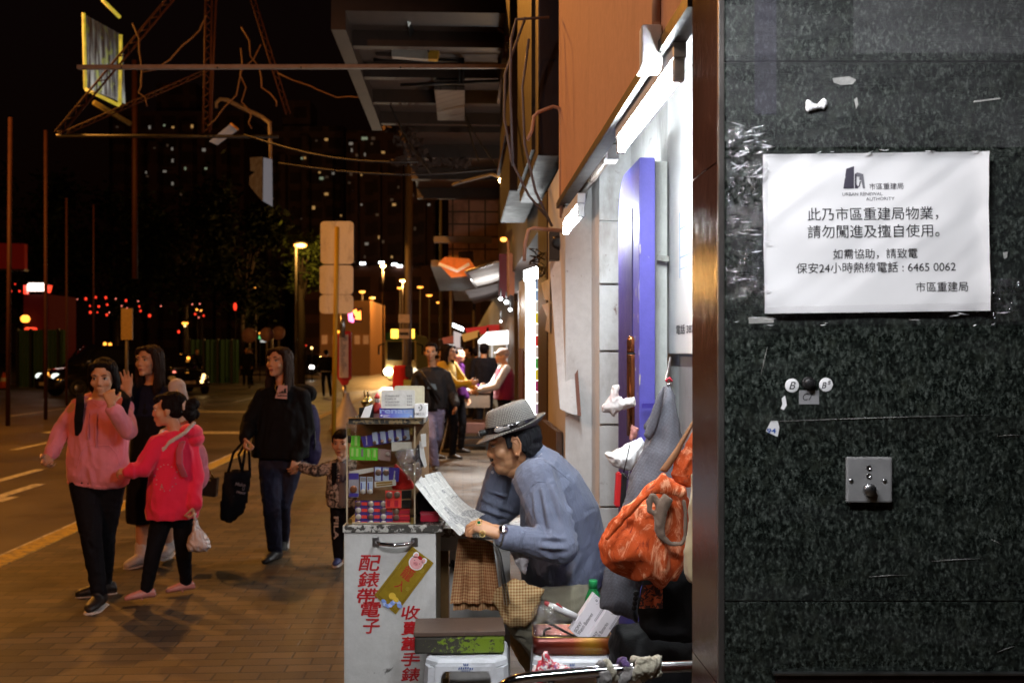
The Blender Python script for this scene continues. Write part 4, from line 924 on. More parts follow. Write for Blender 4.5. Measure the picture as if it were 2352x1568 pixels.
for k, (x, y, D, r) in enumerate(((613, 768, 42, .3), (573, 770, 45, .34), (640, 765, 45, .3))):
 th = Thing("traffic_sign", ("round road sign behind the woman in black", "round road sign left of the green direction sign", "thin upright sign nearest the woman's hair")[k], "sign", V((*P(x, 850, D).xy, -.12)))
 q = MB(); q.lathe(P(x, y, D), [(r, 0), (r, .03), (.001, .03)], 20, 0, -Y_); th.part("plate", q, mat("pinkish_sign", (.35, .20, .20), .5))
 q = MB(); q.tube([V((*P(x, 850, D + .05).xy, -.12)), P(x, y, D + .05)], .05, 8); th.part("post", q, POST)
gd = Thing("direction_sign", "small green lit direction sign on a bracket across the road", "sign", V((*P(615, 850, 55).xy, -.12)))
q = MB(); q.prism([P(594, 771, 55), P(616, 771, 55), P(616, 778, 55), P(594, 778, 55)], Y_ * .1); gd.part("green_board", q, glow("green_sign_glow", (.10, .75, .25), .9))
q = MB(); q.prism([P(598, 781, 55), P(614, 781, 55), P(614, 786, 55), P(598, 786, 55)], Y_ * .1); gd.part("white_board", q, glow("white_sign_glow", (.7, .75, .75), .6))
q = MB(); q.tube([V((*P(624, 850, 55.1).xy, -.12)), P(624, 770, 55.1), P(600, 774, 55.1)], .08, 8); gd.part("post", q, POST)
pb = Thing("litter_bin", "bright red post box shaped bin on the pavement before the bus", "bin", V((*P(925, 900, 20).xy, 0)))
q = MB(); c_ = V((*P(920, 900, 20).xy, 0)); q.loft([(c_ + Z_ * z, X_ * a_, Y_ * .2) for z, a_ in ((0, .14), (.05, .15), (1.05, .15), (1.18, .145), (1.24, .11))], 20, sq=.5); pb.part("body", q, glow("red_bin_glow", (.25, .01, .01), .12, base=(.55, .03, .02)))  # faint red glow put into the bin's paint to brighten it
q = MB(); q.prism([P(930, 838, 19.6), P(946, 842, 19.6), P(946, 868, 19.6), P(930, 866, 19.6)], Y_ * .3, bev=.02); pb.part("flap", q, DARK)
q = MB(); q.prism([P(927, 872, 19.7), P(944, 872, 19.7), P(944, 900, 19.7), P(927, 900, 19.7)], Y_ * .2); pb.part("yellow_panel", q, mat("bin_yellow", (.5, .45, .06)))
GRN = mat("green_hoarding", (.035, .10, .06), .6, 0, .4)
for x0, x1, y0, y1, D, lab in ((38, 150, 757, 855, 46, "dark green hoarding behind the parked cars at the far left"), (432, 548, 780, 832, 52, "grey green corrugated hoarding behind the second parked car")):
 th = Thing("hoarding", lab, "fence", V((*P(x0, y1, D).xy, 0)))
 q = MB(); A, B = P(x0, y1, D), P(x1, y1, D); n_ = 40; w_ = (B.x - A.x)
 top = P(x0, y0, D).z
 q.grid(lambda u, v: V((A.x + w_ * u, D + .06 * math.sin(u * n_ * 1.6), -.1 + (top + .1) * v)), 120, 1); th.part("sheet", q, GRN)
 for k in range(4):
  q = MB(); xx = A.x + w_ * (k + .1) / 3.6; q.box(xx, xx + .1, D - .2, D - .08, -.12, top + .05); th.part("post", q, DARK)
for x, D in ((9, 44),):
 b = V((*P(x, 885, D).xy, -.12)); th = Thing("traffic_cone", "orange traffic cone with a white band at the far left", "cone", b)
 q = MB(); q.lathe(b, [(.22, .04), (.05, .72), (.001, .74)], 16); th.part("cone", q, mat("cone_orange", (.55, .08, .03)))
 q = MB(); q.lathe(b, [(.150, .34), (.112, .50)], 16, cap=False); th.part("band", q, mat("cone_white", (.6, .55, .5)))
 q = MB(); q.box(b.x - .24, b.x + .24, D - .24, D + .24, -.12, -.07); th.part("base", q, BLACKM)
# ================================================================== far background
def lit(th, x, y, w, h, D, m, name="window"):
 q = MB(); q.prism([P(x - w / 2, y + h / 2, D), P(x + w / 2, y + h / 2, D), P(x + w / 2, y - h / 2, D), P(x - w / 2, y - h / 2, D)], Y_ * .05); th.part(name, q, m)
WW = [glow("window_glow_warm", (1.0, .55, .18), .34), glow("window_glow_white", (.85, .8, .7), .15), glow("window_glow_green", (.6, .75, .5), .25), glow("window_glow_dim", (.5, .35, .28), .035)]
rr = random.Random(4)
FAC = facade("tower_facade", (.12, .055, .045)); FAC2 = facade("tower_facade_pale", (.20, .12, .10))
spec = ((250, 560, 255, 150, FAC, "dark wide apartment tower with scattered lit windows behind the trees", ((838, 640), (882, 650), (980, 645), (878, 760), (1040, 765), (880, 820), (840, 875), (880, 937), (945, 860), (1050, 860), (763, 650), (745, 880))),
  (575, 790, 290, 165, FAC2, "middle apartment tower with lit windows left of the canopy", ((1155, 775), (1165, 885), (1190, 888), (1665, 712), (1540, 808), (1555, 806), (1630, 880), (1700, 885), (1640, 910), (1665, 990), (1740, 1100), (1600, 1060))),
  (795, 1000, 300, 140, FAC, "right apartment tower with lit windows below the canopy", ()))
for x0, x1, y0, D, m, lab, wins in spec:
 th = Thing("apartment_tower", lab, "building", V((*P((x0 + x1) / 2, 850, D + 8).xy, -.1)), "apartment towers across the road")
 q = MB(); xa, xb, zt = P(x0, y0, D).x, P(x1, y0, D).x, P(x0, y0, D).z
 q.box(xa, xb, D, D + 16, -.1, zt); w_ = (xb - xa)
 for k in range(4): q.box(xa + w_ * (k + .3) / 4, xa + w_ * (k + .62) / 4, D - 2.2, D - .01, -.1, zt - 2 - 3 * (k % 2))
 th.part("wall", q, m)
 q = MB(); q.box(xa + w_ * .3, xa + w_ * .6, D + 3, D + 9, zt, zt + 5); th.part("roof_room", q, m)
 for cx_, cy_ in wins: lit(th, cx_ / 2.09 / 1.063, cy_ / 2.09 / 1.063, rr.uniform(3, 9), rr.uniform(4, 8), D - 2.4, rr.choice((WW[0], WW[0], WW[1], WW[2])))
 if not wins:
  for cx_, cy_ in ((806, 330), (833, 318), (840, 318), (854, 330), (808, 345), (838, 355), (880, 350), (857, 318), (806, 400), (830, 470), (870, 545), (880, 555), (842, 560), (838, 590), (905, 470), (965, 300), (985, 470), (830, 402), (900, 590), (915, 430), (953, 525), (948, 448)):
   lit(th, cx_, cy_, rr.uniform(3, 9), rr.uniform(4, 8), D - 2.4, rr.choice(WW))
 for k in range(9):
  lit(th, rr.uniform(x0 + 6, x1 - 6), rr.uniform(y0 + 20, 640), rr.uniform(3, 7), rr.uniform(3, 7), D - 2.35, WW[3])
pdm = Thing("podium_building", "low dark podium building with a row of white lights far down the road", "building", V((*P(860, 850, 125).xy, -.1)))
q = MB(); a_, b_ = P(700, 610, 125), P(1160, 610, 125); q.box(a_.x, b_.x, 125, 140, -.1, a_.z); pdm.part("wall", q, facade("podium_wall", (.16, .06, .035)))
for x, y in ((833, 605), (876, 603), (906, 607), (918, 611), (937, 606)): lit(pdm, x, y, 12, 5, 124.8, WHITEG, "lamp")
rr = random.Random(8)
q = MB()
# trees -------------------------------------------------------------------------------
LEAF = leafm("unlit_leaf", (.007, .010, .004)); LEAF2 = leafm("lamp_lit_leaf", (.05, .07, .02)); BARK = mat("dark_bark", (.05, .035, .025), .9, 0, .4, 10, .5)  # lamplight put into colour: darker leaf copy unlit, lighter copy lamp lit
def tree(xc, yc, rx, ry, D, lab, n=1500, leaf=.16, seed=1):
 r_ = random.Random(seed); base = V((*P(xc, 850, D).xy, -.12)); c = P(xc, yc, D); RX, RZ = m_(rx, D), m_(ry, D)
 th = Thing("tree", lab, "tree", base, "trees across the road")
 q = MB(); limbs = []
 top = c - Z_ * RZ * .2
 q.tube([base, base.lerp(top, .5) + X_ * r_.uniform(-.3, .3), top], [.24, .19, .10], 8)
 cl = []
 for k in range(11):
  an = r_.uniform(0, 6.28); e = V((math.cos(an) * RX * r_.uniform(.3, .9), math.sin(an) * RX * .6, RZ * r_.uniform(-.7, .85))); tip = c + e
  q.tube([base.lerp(top, r_.uniform(.55, .95)), c.lerp(tip, .4) - Z_ * .2, tip], [.09, .055, .02], 6); cl.append((tip, r_.uniform(.28, .5)))
 th.part("trunk", q, BARK)
 q = MB()
 for k in range(n):
  t_, s_ = r_.choice(cl); g = V((r_.gauss(0, 1), r_.gauss(0, .9), r_.gauss(0, .8))); p = t_ + V((g.x * RX * s_ * .6, g.y * RX * s_ * .5, g.z * RZ * s_ * .6))
  d = V((r_.uniform(-1, 1), r_.uniform(-1, 1), r_.uniform(-.8, .4))).normalized() * leaf * r_.uniform(.6, 1.4); e = d.cross(V((r_.uniform(-1, 1), r_.uniform(-1, 1), 1))).normalized() * leaf * .45
  q.face([p - d, p - e, p + d, p + e])
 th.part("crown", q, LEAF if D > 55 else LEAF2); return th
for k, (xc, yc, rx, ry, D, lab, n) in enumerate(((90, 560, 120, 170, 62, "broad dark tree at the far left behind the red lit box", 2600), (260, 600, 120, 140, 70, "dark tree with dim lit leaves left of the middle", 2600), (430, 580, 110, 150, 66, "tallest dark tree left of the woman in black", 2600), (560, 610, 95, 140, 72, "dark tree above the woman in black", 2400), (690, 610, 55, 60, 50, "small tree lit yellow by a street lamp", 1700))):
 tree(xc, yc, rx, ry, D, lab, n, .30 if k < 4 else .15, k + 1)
light("tree_lamp_light", 'POINT', P(692, 570, 47.2), 420, (1, .55, .12), .1)
# red festival lights and neon ---------------------------------------------------------
REDG = glow("red_lantern_glow", (1.0, .030, .014), 1.6); PINKG = glow("pink_lamp_glow", (1.0, .22, .16), 2.2); ORG = glow("orange_lamp_glow", (1.0, .35, .04), 3.0)
k_ = 0
pts = ((657, 630, 4), (730, 625, 11), (815, 612, 9), (900, 615, 11), (1072, 640, 10), (985, 625, 5), (1175, 645, 5), (765, 685, 7), (840, 690, 10), (912, 675, 9), (1185, 690, 8), (768, 740, 11), (828, 740, 6), (908, 762, 10), (930, 742, 5), (1272, 768, 13), (1368, 687, 5), (1660, 755, 9), (1732, 768, 8), (1080, 705, 5), (1195, 728, 9), (1635, 672, 5), (1700, 668, 5), (1705, 727, 5), (1690, 783, 5), (1520, 905, 12), (1035, 685, 5), (95, 560, 8), (128, 500, 6), (165, 560, 9), (82, 590, 7), (410, 652, 4))
for x, y, s_ in pts:
 dx, dy = x * 500 / 1742 / 1.063, (550 + y * 450 / 1568) / 1.063; D = 58; r_ = m_(s_ / 3.484 / 1.063, D) * 1.15
 c_ = P(dx, dy, D); th = Thing("red_lantern", "small glowing red lantern hung across the road at night", "lantern", c_, "red lanterns across the road")
 q = MB(); q.ell(c_, r_ * .8, r_ * .8, r_, n=10); th.part("shade", q, REDG if s_ > 5 else PINKG)
 q = MB(); q.tube([c_ + Z_ * r_ * .9, c_ + Z_ * r_ * 1.5], r_ * .12, 5); q.tube([c_ - Z_ * r_ * .9, c_ - Z_ * r_ * 1.5], r_ * .2, 5); th.part("tassel", q, DARK)
for dx, dy, s_, m, lab in ((452, 711, 5, ORG, "left orange lamp of a close pair above the trees"), (462, 713, 4, ORG, "right orange lamp of a close pair above the trees"), (165, 757, 5, ORG, "orange lamp beside the thin rusty post"), (425, 748, 5, LAMPW, "yellow globe on the thin short post"), (716, 799, 6, LAMPW, "warm white lamp between the woman in black and the tall signs"), (696, 795, 5, REDG, "red traffic lamp right of the woman in black"), (703, 793, 3, REDG, "tiny red lamp beside the red traffic lamp"), (596, 765, 4, ORG, "small orange lamp over the green direction sign"), (640, 753, 3, LAMPW, "faint lamp above the woman's head"), (894, 783, 7, PINKG, "pinkish lamp left of the bus"), (760, 825, 4, LAMPW, "lower lamp behind the man in the road"), (759, 842, 4, ORG, "orange lamp behind the man in the road"), (540, 704, 8, REDG, "upright red sign lamp in the dark trees")):
 c_ = P(dx, dy, 56); r_ = m_(s_, 56) * .5; th = Thing("distant_lamp", lab, "lamp", c_, "distant lamps down the road")
 q = MB(); q.ell(c_, r_, r_, r_ * (1 if dx != 540 else 2.4), n=10); th.part("globe", q, m)
 q = MB(); q.tube([c_ + V((0, .1, -r_)), V((c_.x, 56.1, -.12))], .03, 5); th.part("post", q, DARK)
rb = Thing("lit_kiosk", "dim red lit kiosk front with a bright white sign strip on the left", "kiosk", V((*P(82, 850, 47.5).xy, -.12)))
q = MB(); q.box(P(54, 700, 48).x, P(112, 700, 48).x, 48, 51, -.12, P(54, 676, 48).z); rb.part("wall", q, glow("dim_red_wall", (.22, .006, .006), .07, base=(.03, .008, .008)))
q = MB(); q.prism([P(62, 650, 47.8), P(100, 650, 47.8), P(100, 668, 47.8), P(62, 668, 47.8)], Y_ * .2, bev=.05); rb.part("sign_strip", q, glow("white_red_strip", (1, .75, .65), 4.5))
q = MB(); q.prism([P(54, 655, 47.9), P(61, 655, 47.9), P(61, 675, 47.9), P(54, 675, 47.9)], Y_ * .2); rb.part("red_tube", q, REDG); q = MB(); q.prism([P(103, 655, 47.9), P(116, 655, 47.9), P(112, 672, 47.9), P(104, 672, 47.9)], Y_ * .2); rb.part("red_tube", q, REDG)
q = MB(); q.ell(P(58, 732, 47.6), .22, .2, .2, n=10); rb.part("lamp", q, ORG)
q = MB(); q.ell(P(65, 760, 47.6), .2, .2, .2, n=10); q.ell(P(77, 760, 47.6), .2, .2, .2, n=10); rb.part("tail_lamp", q, REDG)
rs = Thing("red_signboard", "dim red rectangular signboard at the far left edge", "signboard", P(27, 590, 47))
q = MB(); q.prism([P(-30, 557, 47), P(56, 560, 47), P(56, 618, 47), P(-30, 616, 47)], Y_ * .3); rs.part("face", q, glow("dim_red_face", (.16, .004, .004), .06, base=(.3, .03, .03)))
q = MB(); q.prism([P(-30, 616, 46.95), P(56, 618, 46.95), P(56, 622, 46.95), P(-30, 620, 46.95)], Y_ * .4); rs.part("frame", q, DARK)
nk = Thing("neon_sign", "small pink and orange neon sign right of the tall sign boards", "sign", P(812, 725, 40))
q = MB(); q.tube([P(804, 716, 40), P(806, 735, 40), P(812, 736, 40)], .09, 8); nk.part("pink_tube", q, glow("pink_neon", (1, .15, .35), 5))
q = MB(); q.tube([P(814, 712, 40), P(819, 722, 40), P(824, 716, 40), P(825, 732, 40), P(818, 728, 40)], .09, 8); nk.part("orange_tube", q, glow("orange_neon", (1, .25, .04), 5))
q = MB(); q.prism([P(800, 708, 40.3), P(830, 706, 40.3), P(830, 740, 40.3), P(800, 740, 40.3)], Y_ * .2); nk.part("back_board", q, DARK)
oy = Thing("orange_building", "low orange lit building behind the tall sign boards", "building", V((*P(770, 850, 70).xy, -.12)))
q = MB(); q.box(P(735, 700, 70).x, P(850, 700, 70).x, 70, 78, -.12, P(735, 690, 70).z); oy.part("wall", q, glow("orange_glow_wall", (.30, .10, .02), .14, base=(.4, .2, .08)))  # orange lamplight put into the wall as a faint glow
for x in (745, 770, 795, 820, 840):
 q = MB(); q.prism([P(x - 6, 770, 69.9), P(x + 6, 770, 69.9), P(x + 6, 790, 69.9), P(x - 6, 790, 69.9)], Y_ * .05); oy.part("shop_window", q, glow("shop_window_orange", (1, .35, .1), .35, vary=.7))
# cars ---------------------------------------------------------------------------------
CARP = mat("black_car_paint", (.010, .008, .008), .12, 0, .1, coat=.6, bump=0); CARG = mat("car_glass", (.015, .015, .018), .06, 0, .1, bump=0); TYRE = mat("tyre_rubber", (.02, .02, .02), .85)
def car(x, D, yaw, lab, tall=1.0, glow_spots=()):
 b = V((*P(x, 850, D).xy, -.126)); th = Thing("parked_car", lab, "car", b, "cars parked across the road")
 f = V((math.cos(yaw), math.sin(yaw), 0)); s_ = V((-f.y, f.x, 0))
 def W(l, w, z): return b + f * l + s_ * w + Z_ * z
 prof = [(-2.2, .35, .30, .80), (-2.1, .9, .78, .86), (-1.2, .95, .85, .88), (.9, .93, .85, .88), (1.7, .85, .80, .86), (2.15, .66, .50, .80), (2.22, .50, .30, .70)]
 q = MB(); q.loft([(W(l, 0, (top * tall + .28) / 2), s_ * w, Z_ * ((top * tall - .28) / 2)) for l, top, _, w in prof], 20, sq=.45)
 q2 = MB()
 q.loft([(W(l, 0, .88 * tall), s_ * w, f * ln) for l, w, ln in ((-.35, .84, 1.75),)] + [(W(-.45, 0, 1.25 * tall), s_ * .72, f * 1.35), (W(-.5, 0, 1.50 * tall), s_ * .62, f * 1.1), (W(-.5, 0, 1.55 * tall), s_ * .5, f * .9)], 24, sq=.5)
 th.part("body", q, CARP)
 for sd in (-1, 1):
  q = MB(); q.prism([W(-1.5, sd * .79, .95 * tall), W(.9, sd * .79, .95 * tall), W(.55, sd * .70, 1.40 * tall), W(-1.3, sd * .70, 1.40 * tall)], s_ * sd * .02); th.part("side_window", q, CARG)
  q = MB(); q.ell(W(2.06, sd * .58, .62 * tall), .16, .16, .12, n=12); th.part("headlight", q, WHITEP if lab.startswith("second") else glow("parked_headlight", (.9, 1, .9), 1.6))
  for l in (-1.4, 1.35):
   q = MB(); q.lathe(W(l, sd * .72, .32), [(.18, -.02), (.31, -.01), (.33, .04), (.33, .16), (.30, .2), (.2, .2), (.19, .17), (.001, .17)], 22, 0, s_ * sd); wh = th.part("wheel", q, TYRE)
   q = MB(); q.lathe(W(l, sd * .895, .32), [(.19, 0), (.17, .02), (.05, .035), (.001, .035)], 16, 0, s_ * sd); th.part("rim", q, STEEL, wh)
 q = MB(); q.prism([W(1.02, -.70, .97 * tall), W(1.02, .70, .97 * tall), W(.62, .58, 1.42 * tall), W(.62, -.58, 1.42 * tall)], f * .04); th.part("windscreen", q, CARG)
 q = MB(); q.prism([W(2.245, -.26, .42), W(2.245, .26, .42), W(2.245, .26, .54), W(2.245, -.26, .54)], f * .015); th.part("number_plate", q, mat("dull_plate", (.5, .42, .33)))
 for l, w, z, m in glow_spots:
  q = MB(); q.ell(W(l, w, z * tall), .07, .07, .07, n=8); th.part("glow_spot", q, m)  # small glowing balls put on the body in place of glints
 return th
car(232, 38, R(-128), "black parked people carrier facing left behind the woman in the pink hoodie", 1.22, ((-.2, .3, 1.58, ORG), (-.1, .1, 1.6, ORG), (2.2, .2, .7, ORG)))
car(405, 40, R(-60), "second parked black saloon with glinting chrome behind the second woman", 1.0, ((2.2, .5, .5, LAMPW), (2.2, .55, .62, LAMPW), (2.2, .58, .74, LAMPW), (.8, .3, 1.4, ORG), (-.6, .3, 1.5, ORG), (1.6, -.4, .85, PINKG)))
# minibus ------------------------------------------------------------------------------
D = 44; b = V((*P(921, 850, D).xy, -.126)); th = Thing("minibus", "cream and green minibus with lit headlamps coming up the road", "bus", b)
wd = m_(37, D); zt = 2.45
q = MB(); q.loft([(b + V((0, y, (zt + .35) / 2)), X_ * w, Z_ * ((zt - .35) / 2) * h_) for y, w, h_ in ((0, wd * .92, .94), (.15, wd, 1), (6, wd, 1), (6.2, wd * .95, .96))], 28, sq=.3); th.part("body", q, glow("cream_bus_glow", (.22, .12, .02), .10, base=(.55, .42, .20)))  # faint glow put into the cream paint to look lit
q = MB(); q.box(b.x - wd * .96, b.x + wd * .96, D - .04, D + .3, zt - .42, zt - .08, bev=.03); th.part("green_roof_band", q, mat("bus_green", (.02, .10, .05), .4))
q = MB(); q.box(b.x - wd * .85, b.x + wd * .85, D - .05, D, 1.15, 1.98, bev=.02); th.part("windscreen", q, mat("bus_glass", (.05, .055, .05), .08))
for sx in (-1, 1):
 q = MB(); q.ell(V((b.x + sx * wd * .78, D - .08, .66)), .2, .1, .17, n=12); th.part("headlight", q, glow("bus_headlight" if sx < 0 else "bus_headlight_dim", (1, .85, .6), 30 if sx < 0 else 2))
 q = MB(); q.box(b.x + wd * (.12 + sx * .50) - .16, b.x + wd * (.12 + sx * .50) + .16, D - .12, D - .05, 2.12, 2.52, bev=.02); th.part("roof_sign", q, glow("bus_sign_glow", (1, .48, .05), 4))
 q = MB(); q.lathe(V((b.x + sx * wd * .8, D + 1.2, .33)), [(.35, -.12), (.35, .12), (.2, .12)], 18, 0, X_); th.part("wheel", q, TYRE)
 q = MB(); q.tube([V((b.x + sx * wd, D, 1.9)), V((b.x + sx * (wd + .25), D - .15, 1.8)), V((b.x + sx * (wd + .25), D - .15, 1.4))], .04, 6); th.part("mirror", q, DARK)
q = MB(); q.box(b.x - .3, b.x + .3, D - .09, D - .06, .48, .6); th.part("number_plate", q, mat("dull_plate", (.5, .42, .33)))
light("headlight_beam", 'SPOT', V((b.x - wd * .78, D - .4, .68)), 900, (1, .85, .62), .08, th.o, b, rot=(R(86), 0, R(178)), spot=70)
fc = Thing("moving_car", "distant car with white headlamps behind the man in the road", "car", V((*P(700, 850, 60).xy, -.126)))
b = fc.base
q = MB(); q.loft([(b + V((0, y, z)), X_ * w, Z_ * h_) for y, w, z, h_ in ((-.2, .8, .55, .2), (0, .88, .6, .3), (.9, .9, .65, .38), (1.2, .78, .9, .55), (2.6, .75, .95, .58), (3.6, .8, .7, .4), (4, .8, .6, .3))], 20, sq=.5); fc.part("body", q, CARP)
q = MB(); q.loft([(b + V((0, .95, 1.0)), X_ * .7, Z_ * .05), (b + V((0, 1.5, 1.35)), X_ * .6, Z_ * .03)], 12); fc.part("windscreen", q, CARG)
for dx in (682, 716):
 q = MB(); c_ = P(dx, 838, 59.7); c_.z = .62; q.ell(c_, .15, .1, .12, n=10); fc.part("headlight", q, glow("far_headlight", (1, .95, .85), 9))
# ================================================================== market end of the pavement
AWN = mat("white_awning_canvas", (.55, .52, .50), .7, 0, .3, 3)
aw = Thing("awning", "slanting white canvas awning over the market stalls", "awning", P(1110, 650, 16))
q = MB(); aws = lambda u, v, t0, t1: S(.04 + .2 * v + (1.05 - .2 * v) * u, t0 + (t1 - t0) * v, 2.66 + .34 * u - .05 * math.sin(u * 3.1) + .02 * math.sin(v * 25)); q.grid(lambda u, v: aws(u, v, 14, 17.4), 10, 24); aw.part("canvas", q, AWN)
q = MB(); q.grid(lambda u, v: aws(u, v, 17.5, 22) - Z_ * .08, 10, 24); aw.part("lower_canvas", q, mat("grey_canvas", (.34, .32, .33), .7))
light("added_awning_light", 'POINT', S(.55, 16.5, 2.25), 40, (1, .97, .93), .06, aw.o, aw.base)  # unseen light added under the awning to whiten its underside
q = MB()
for a_, b_ in ((S(.04, 14, 2.63), S(.24, 17.4, 2.63)), (S(.04, 14, 2.63), S(1.0, 14, 2.95)), (S(.24, 17.4, 2.63), S(1.0, 17.4, 2.95))): q.tube([a_, b_], .02, 6)
aw.part("frame", q, STEEL)
hs = Thing("hexagonal_sign", "orange lit hexagonal shop sign under the far canopy", "sign", P(1048, 612, 17))
q = MB(); q.prism([P(1006, 605, 16.9), P(1022, 590, 16.9), P(1078, 594, 16.9), P(1090, 612, 16.9), P(1075, 632, 16.9), P(1035, 636, 16.9)], Y_ * .2); hs.part("face", q, glow("orange_sign_face", (.75, .14, .02), .7, vary=.5, base=(.5, .15, .05)))
q = MB(); q.tube([P(1008, 606, 16.85), P(1050, 622, 16.85), P(1078, 606, 16.85)], .03, 6); hs.part("yellow_stripe", q, glow("sign_stripe", (.9, .45, .2), .6))
q = MB(); q.prism([P(1053, 578, 17), P(1086, 576, 17), P(1086, 600, 17), P(1053, 600, 17)], Y_ * .3); hs.part("back_box", q, DARK)
bn = Thing("hanging_banner", "narrow maroon vertical banner by the market end", "banner", P(1155, 690, 12.8))
q = MB(); q.prism([P(1146, 583, 12.8), P(1167, 583, 12.8), P(1167, 684, 12.8), P(1146, 682, 12.8)], Y_ * .05); bn.part("panel", q, mat("maroon_panel", (.16, .012, .025), .6))
q = MB(); q.prism([P(1170, 580, 12.4), P(1182, 585, 12.4), P(1182, 680, 12.4), P(1170, 675, 12.4)], Y_ * .05); bn.part("orange_panel", q, mat("orange_brown_panel", (.36, .11, .04), .6))
dp = Thing("shop_post", "dark upright post where the lit shops begin", "post", V((*P(1188, 900, 9.6).xy, 0)))
q = MB(); q.prism([V((*P(1183, 900, 9.8).xy, 0)), V((*P(1193, 900, 9.6).xy, 0)), P(1190, 690, 9.6), P(1180, 690, 9.8)], Y_ * .08); dp.part("post", q, mat("dark_brown_post", (.045, .03, .025), .5))
q = MB(); q.prism([P(1180, 675, 9.7), P(1190, 672, 9.7), P(1190, 690, 9.7), P(1180, 690, 9.7)], Y_ * .08); dp.part("finial", q, DARK)
lc = Thing("lit_column", "blazing white lit shop column with a narrow coloured strip", "shop display", V((*P(1216, 1000, 7.6).xy, 0)))
q = MB(); q.prism([P(1208, 645, 8.3), P(1228, 640, 7.4), P(1228, 1010, 7.4), P(1208, 1000, 8.3)], L_ * .06); lc.part("light_panel", q, glow("shop_panel_glow", (.95, 1, 1), 7, True))
q = MB(); q.prism([P(1203, 622, 8.4), P(1232, 612, 7.3), P(1232, 640, 7.3), P(1203, 645, 8.4)], L_ * .06); lc.part("lamp_row", q, glow("shop_lamp_row", (.95, 1, 1), 16, True))
cols = [(.25, .45, .8), (.25, .45, .8), (.7, .8, .85), (.75, .72, .08), (.8, .85, .85), (.6, .05, .06), (.7, .75, .78), (.08, .45, .12), (.72, .68, .08), (.4, .05, .2), (.7, .75, .78), (.45, .4, .6), (.6, .05, .06), (.75, .8, .8), (.08, .4, .12), (.5, .04, .06)]
ms = []; q = MB()
for k, c_ in enumerate(cols):
 y0 = 640 + k * 26; ms.append(glow("strip_colour_%d" % k, c_, .55, base=c_)); q.prism([P(1229, y0 + 25, 7.35), P(1240, y0 + 25, 6.98), P(1240, y0, 6.98), P(1229, y0, 7.35)], L_ * .02, k)
lc.part("coloured_strip", q, ms)
gw2 = Thing("pale_wall", "pale grey shop side wall between the dark post and the lit column", "wall", V((*P(1200, 950, 9).xy, 0)))
q = MB(); q.prism([V((*P(1193, 950, 9.6).xy, 0)), V((*P(1207, 950, 8.4).xy, 0)), P(1206, 640, 8.4), P(1192, 648, 9.6)], L_ * .06); gw2.part("wall", q, GREYW)
q = MB(); q.prism([P(1194, 800, 9.5), P(1203, 800, 8.6), P(1203, 930, 8.6), P(1194, 930, 9.5)], L_ * -.01); gw2.part("lower_panel", q, mat("maroon_wall_panel", (.12, .02, .03), .6))
for k, (x, y, s_, e) in enumerate(((1150, 686, 9, 12), (1163, 694, 10, 10), (1172, 711, 9, 7), (1150, 738, 6, 5))):
 c_ = P(x, y, 11.5); th = Thing("shop_bulb", ("first bare white bulb beside the maroon banner", "second bare bulb, right of the first one by the banner", "third bare bulb against the pale wall", "lowest bare bulb above the stalls")[k], "bulb", c_, "bare bulbs over the stalls")
 q = MB(); q.ell(c_, m_(s_, 11.5) * .5, m_(s_, 11.5) * .5, m_(s_, 11.5) * .42, n=12); th.part("bulb", q, glow("bulb_glow_%d" % e, (.95, 1, 1), e))
 q = MB(); q.tube([c_ + Z_ * .02, c_ + Z_ * .12], .012, 6); th.part("cap", q, DARK)
st = Thing("stall_canopy", "bright white glowing stall canopy beyond the vendor", "stall", V((*P(1135, 900, 19).xy, 0)))
q = MB(); q.prism([P(1098, 788, 19), P(1118, 768, 20), P(1168, 764, 19.5), P(1168, 790, 18.5), P(1128, 792, 18.5)], Z_ * .05); st.part("canopy", q, glow("glowing_canopy_white", (1, .97, .93), 2.2, True))  # canopy cloth itself glows in place of the stall lamps
q = MB()
for x, y in ((1100, 788), (1130, 792), (1165, 790)): q.tube([P(x, y, 19), V((*P(x, y, 19).xy, 0))], .025, 6)
st.part("pole", q, STEEL)
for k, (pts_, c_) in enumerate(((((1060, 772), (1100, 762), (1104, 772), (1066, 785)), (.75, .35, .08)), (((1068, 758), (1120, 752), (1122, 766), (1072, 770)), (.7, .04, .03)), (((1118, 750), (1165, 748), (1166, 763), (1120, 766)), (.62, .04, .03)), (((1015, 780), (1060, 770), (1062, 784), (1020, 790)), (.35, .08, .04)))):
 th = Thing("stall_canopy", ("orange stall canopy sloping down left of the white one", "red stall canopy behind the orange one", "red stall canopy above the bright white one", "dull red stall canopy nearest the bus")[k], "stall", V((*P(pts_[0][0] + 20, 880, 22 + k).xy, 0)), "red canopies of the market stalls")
 q = MB(); q.prism([P(x, y, 22 + k + (.8 if j in (1, 2) else 0)) for j, (x, y) in enumerate(pts_)], Z_ * .04); th.part("canvas", q, glow("glowing_canvas_%d" % k, c_, .55, base=c_))  # canvas itself glows, standing in for lamplight on it
 q = MB()
 for j in (0, 1): q.tube([P(*pts_[j], 22 + k), V((*P(*pts_[j], 22 + k).xy, 0))], .03, 6)
 th.part("pole", q, DARK)
light("stall_light", 'SPOT', P(1090, 720, 14.6), 380, (1, .93, .85), .15, rot=(0, 0, 0), spot=150)
light("bulb_light", 'POINT', P(1150, 700, 11.2), 45, (.95, 1, 1), .05)
pn = Thing("light_box", "small slanted white light box on the slim pale post", "light box", P(1050, 750, 24))
q = MB(); q.prism([P(1040, 742, 24), P(1064, 752, 24), P(1063, 760, 24), P(1040, 750, 24)], Y_ * .2); pn.part("lamp", q, WHITEG)
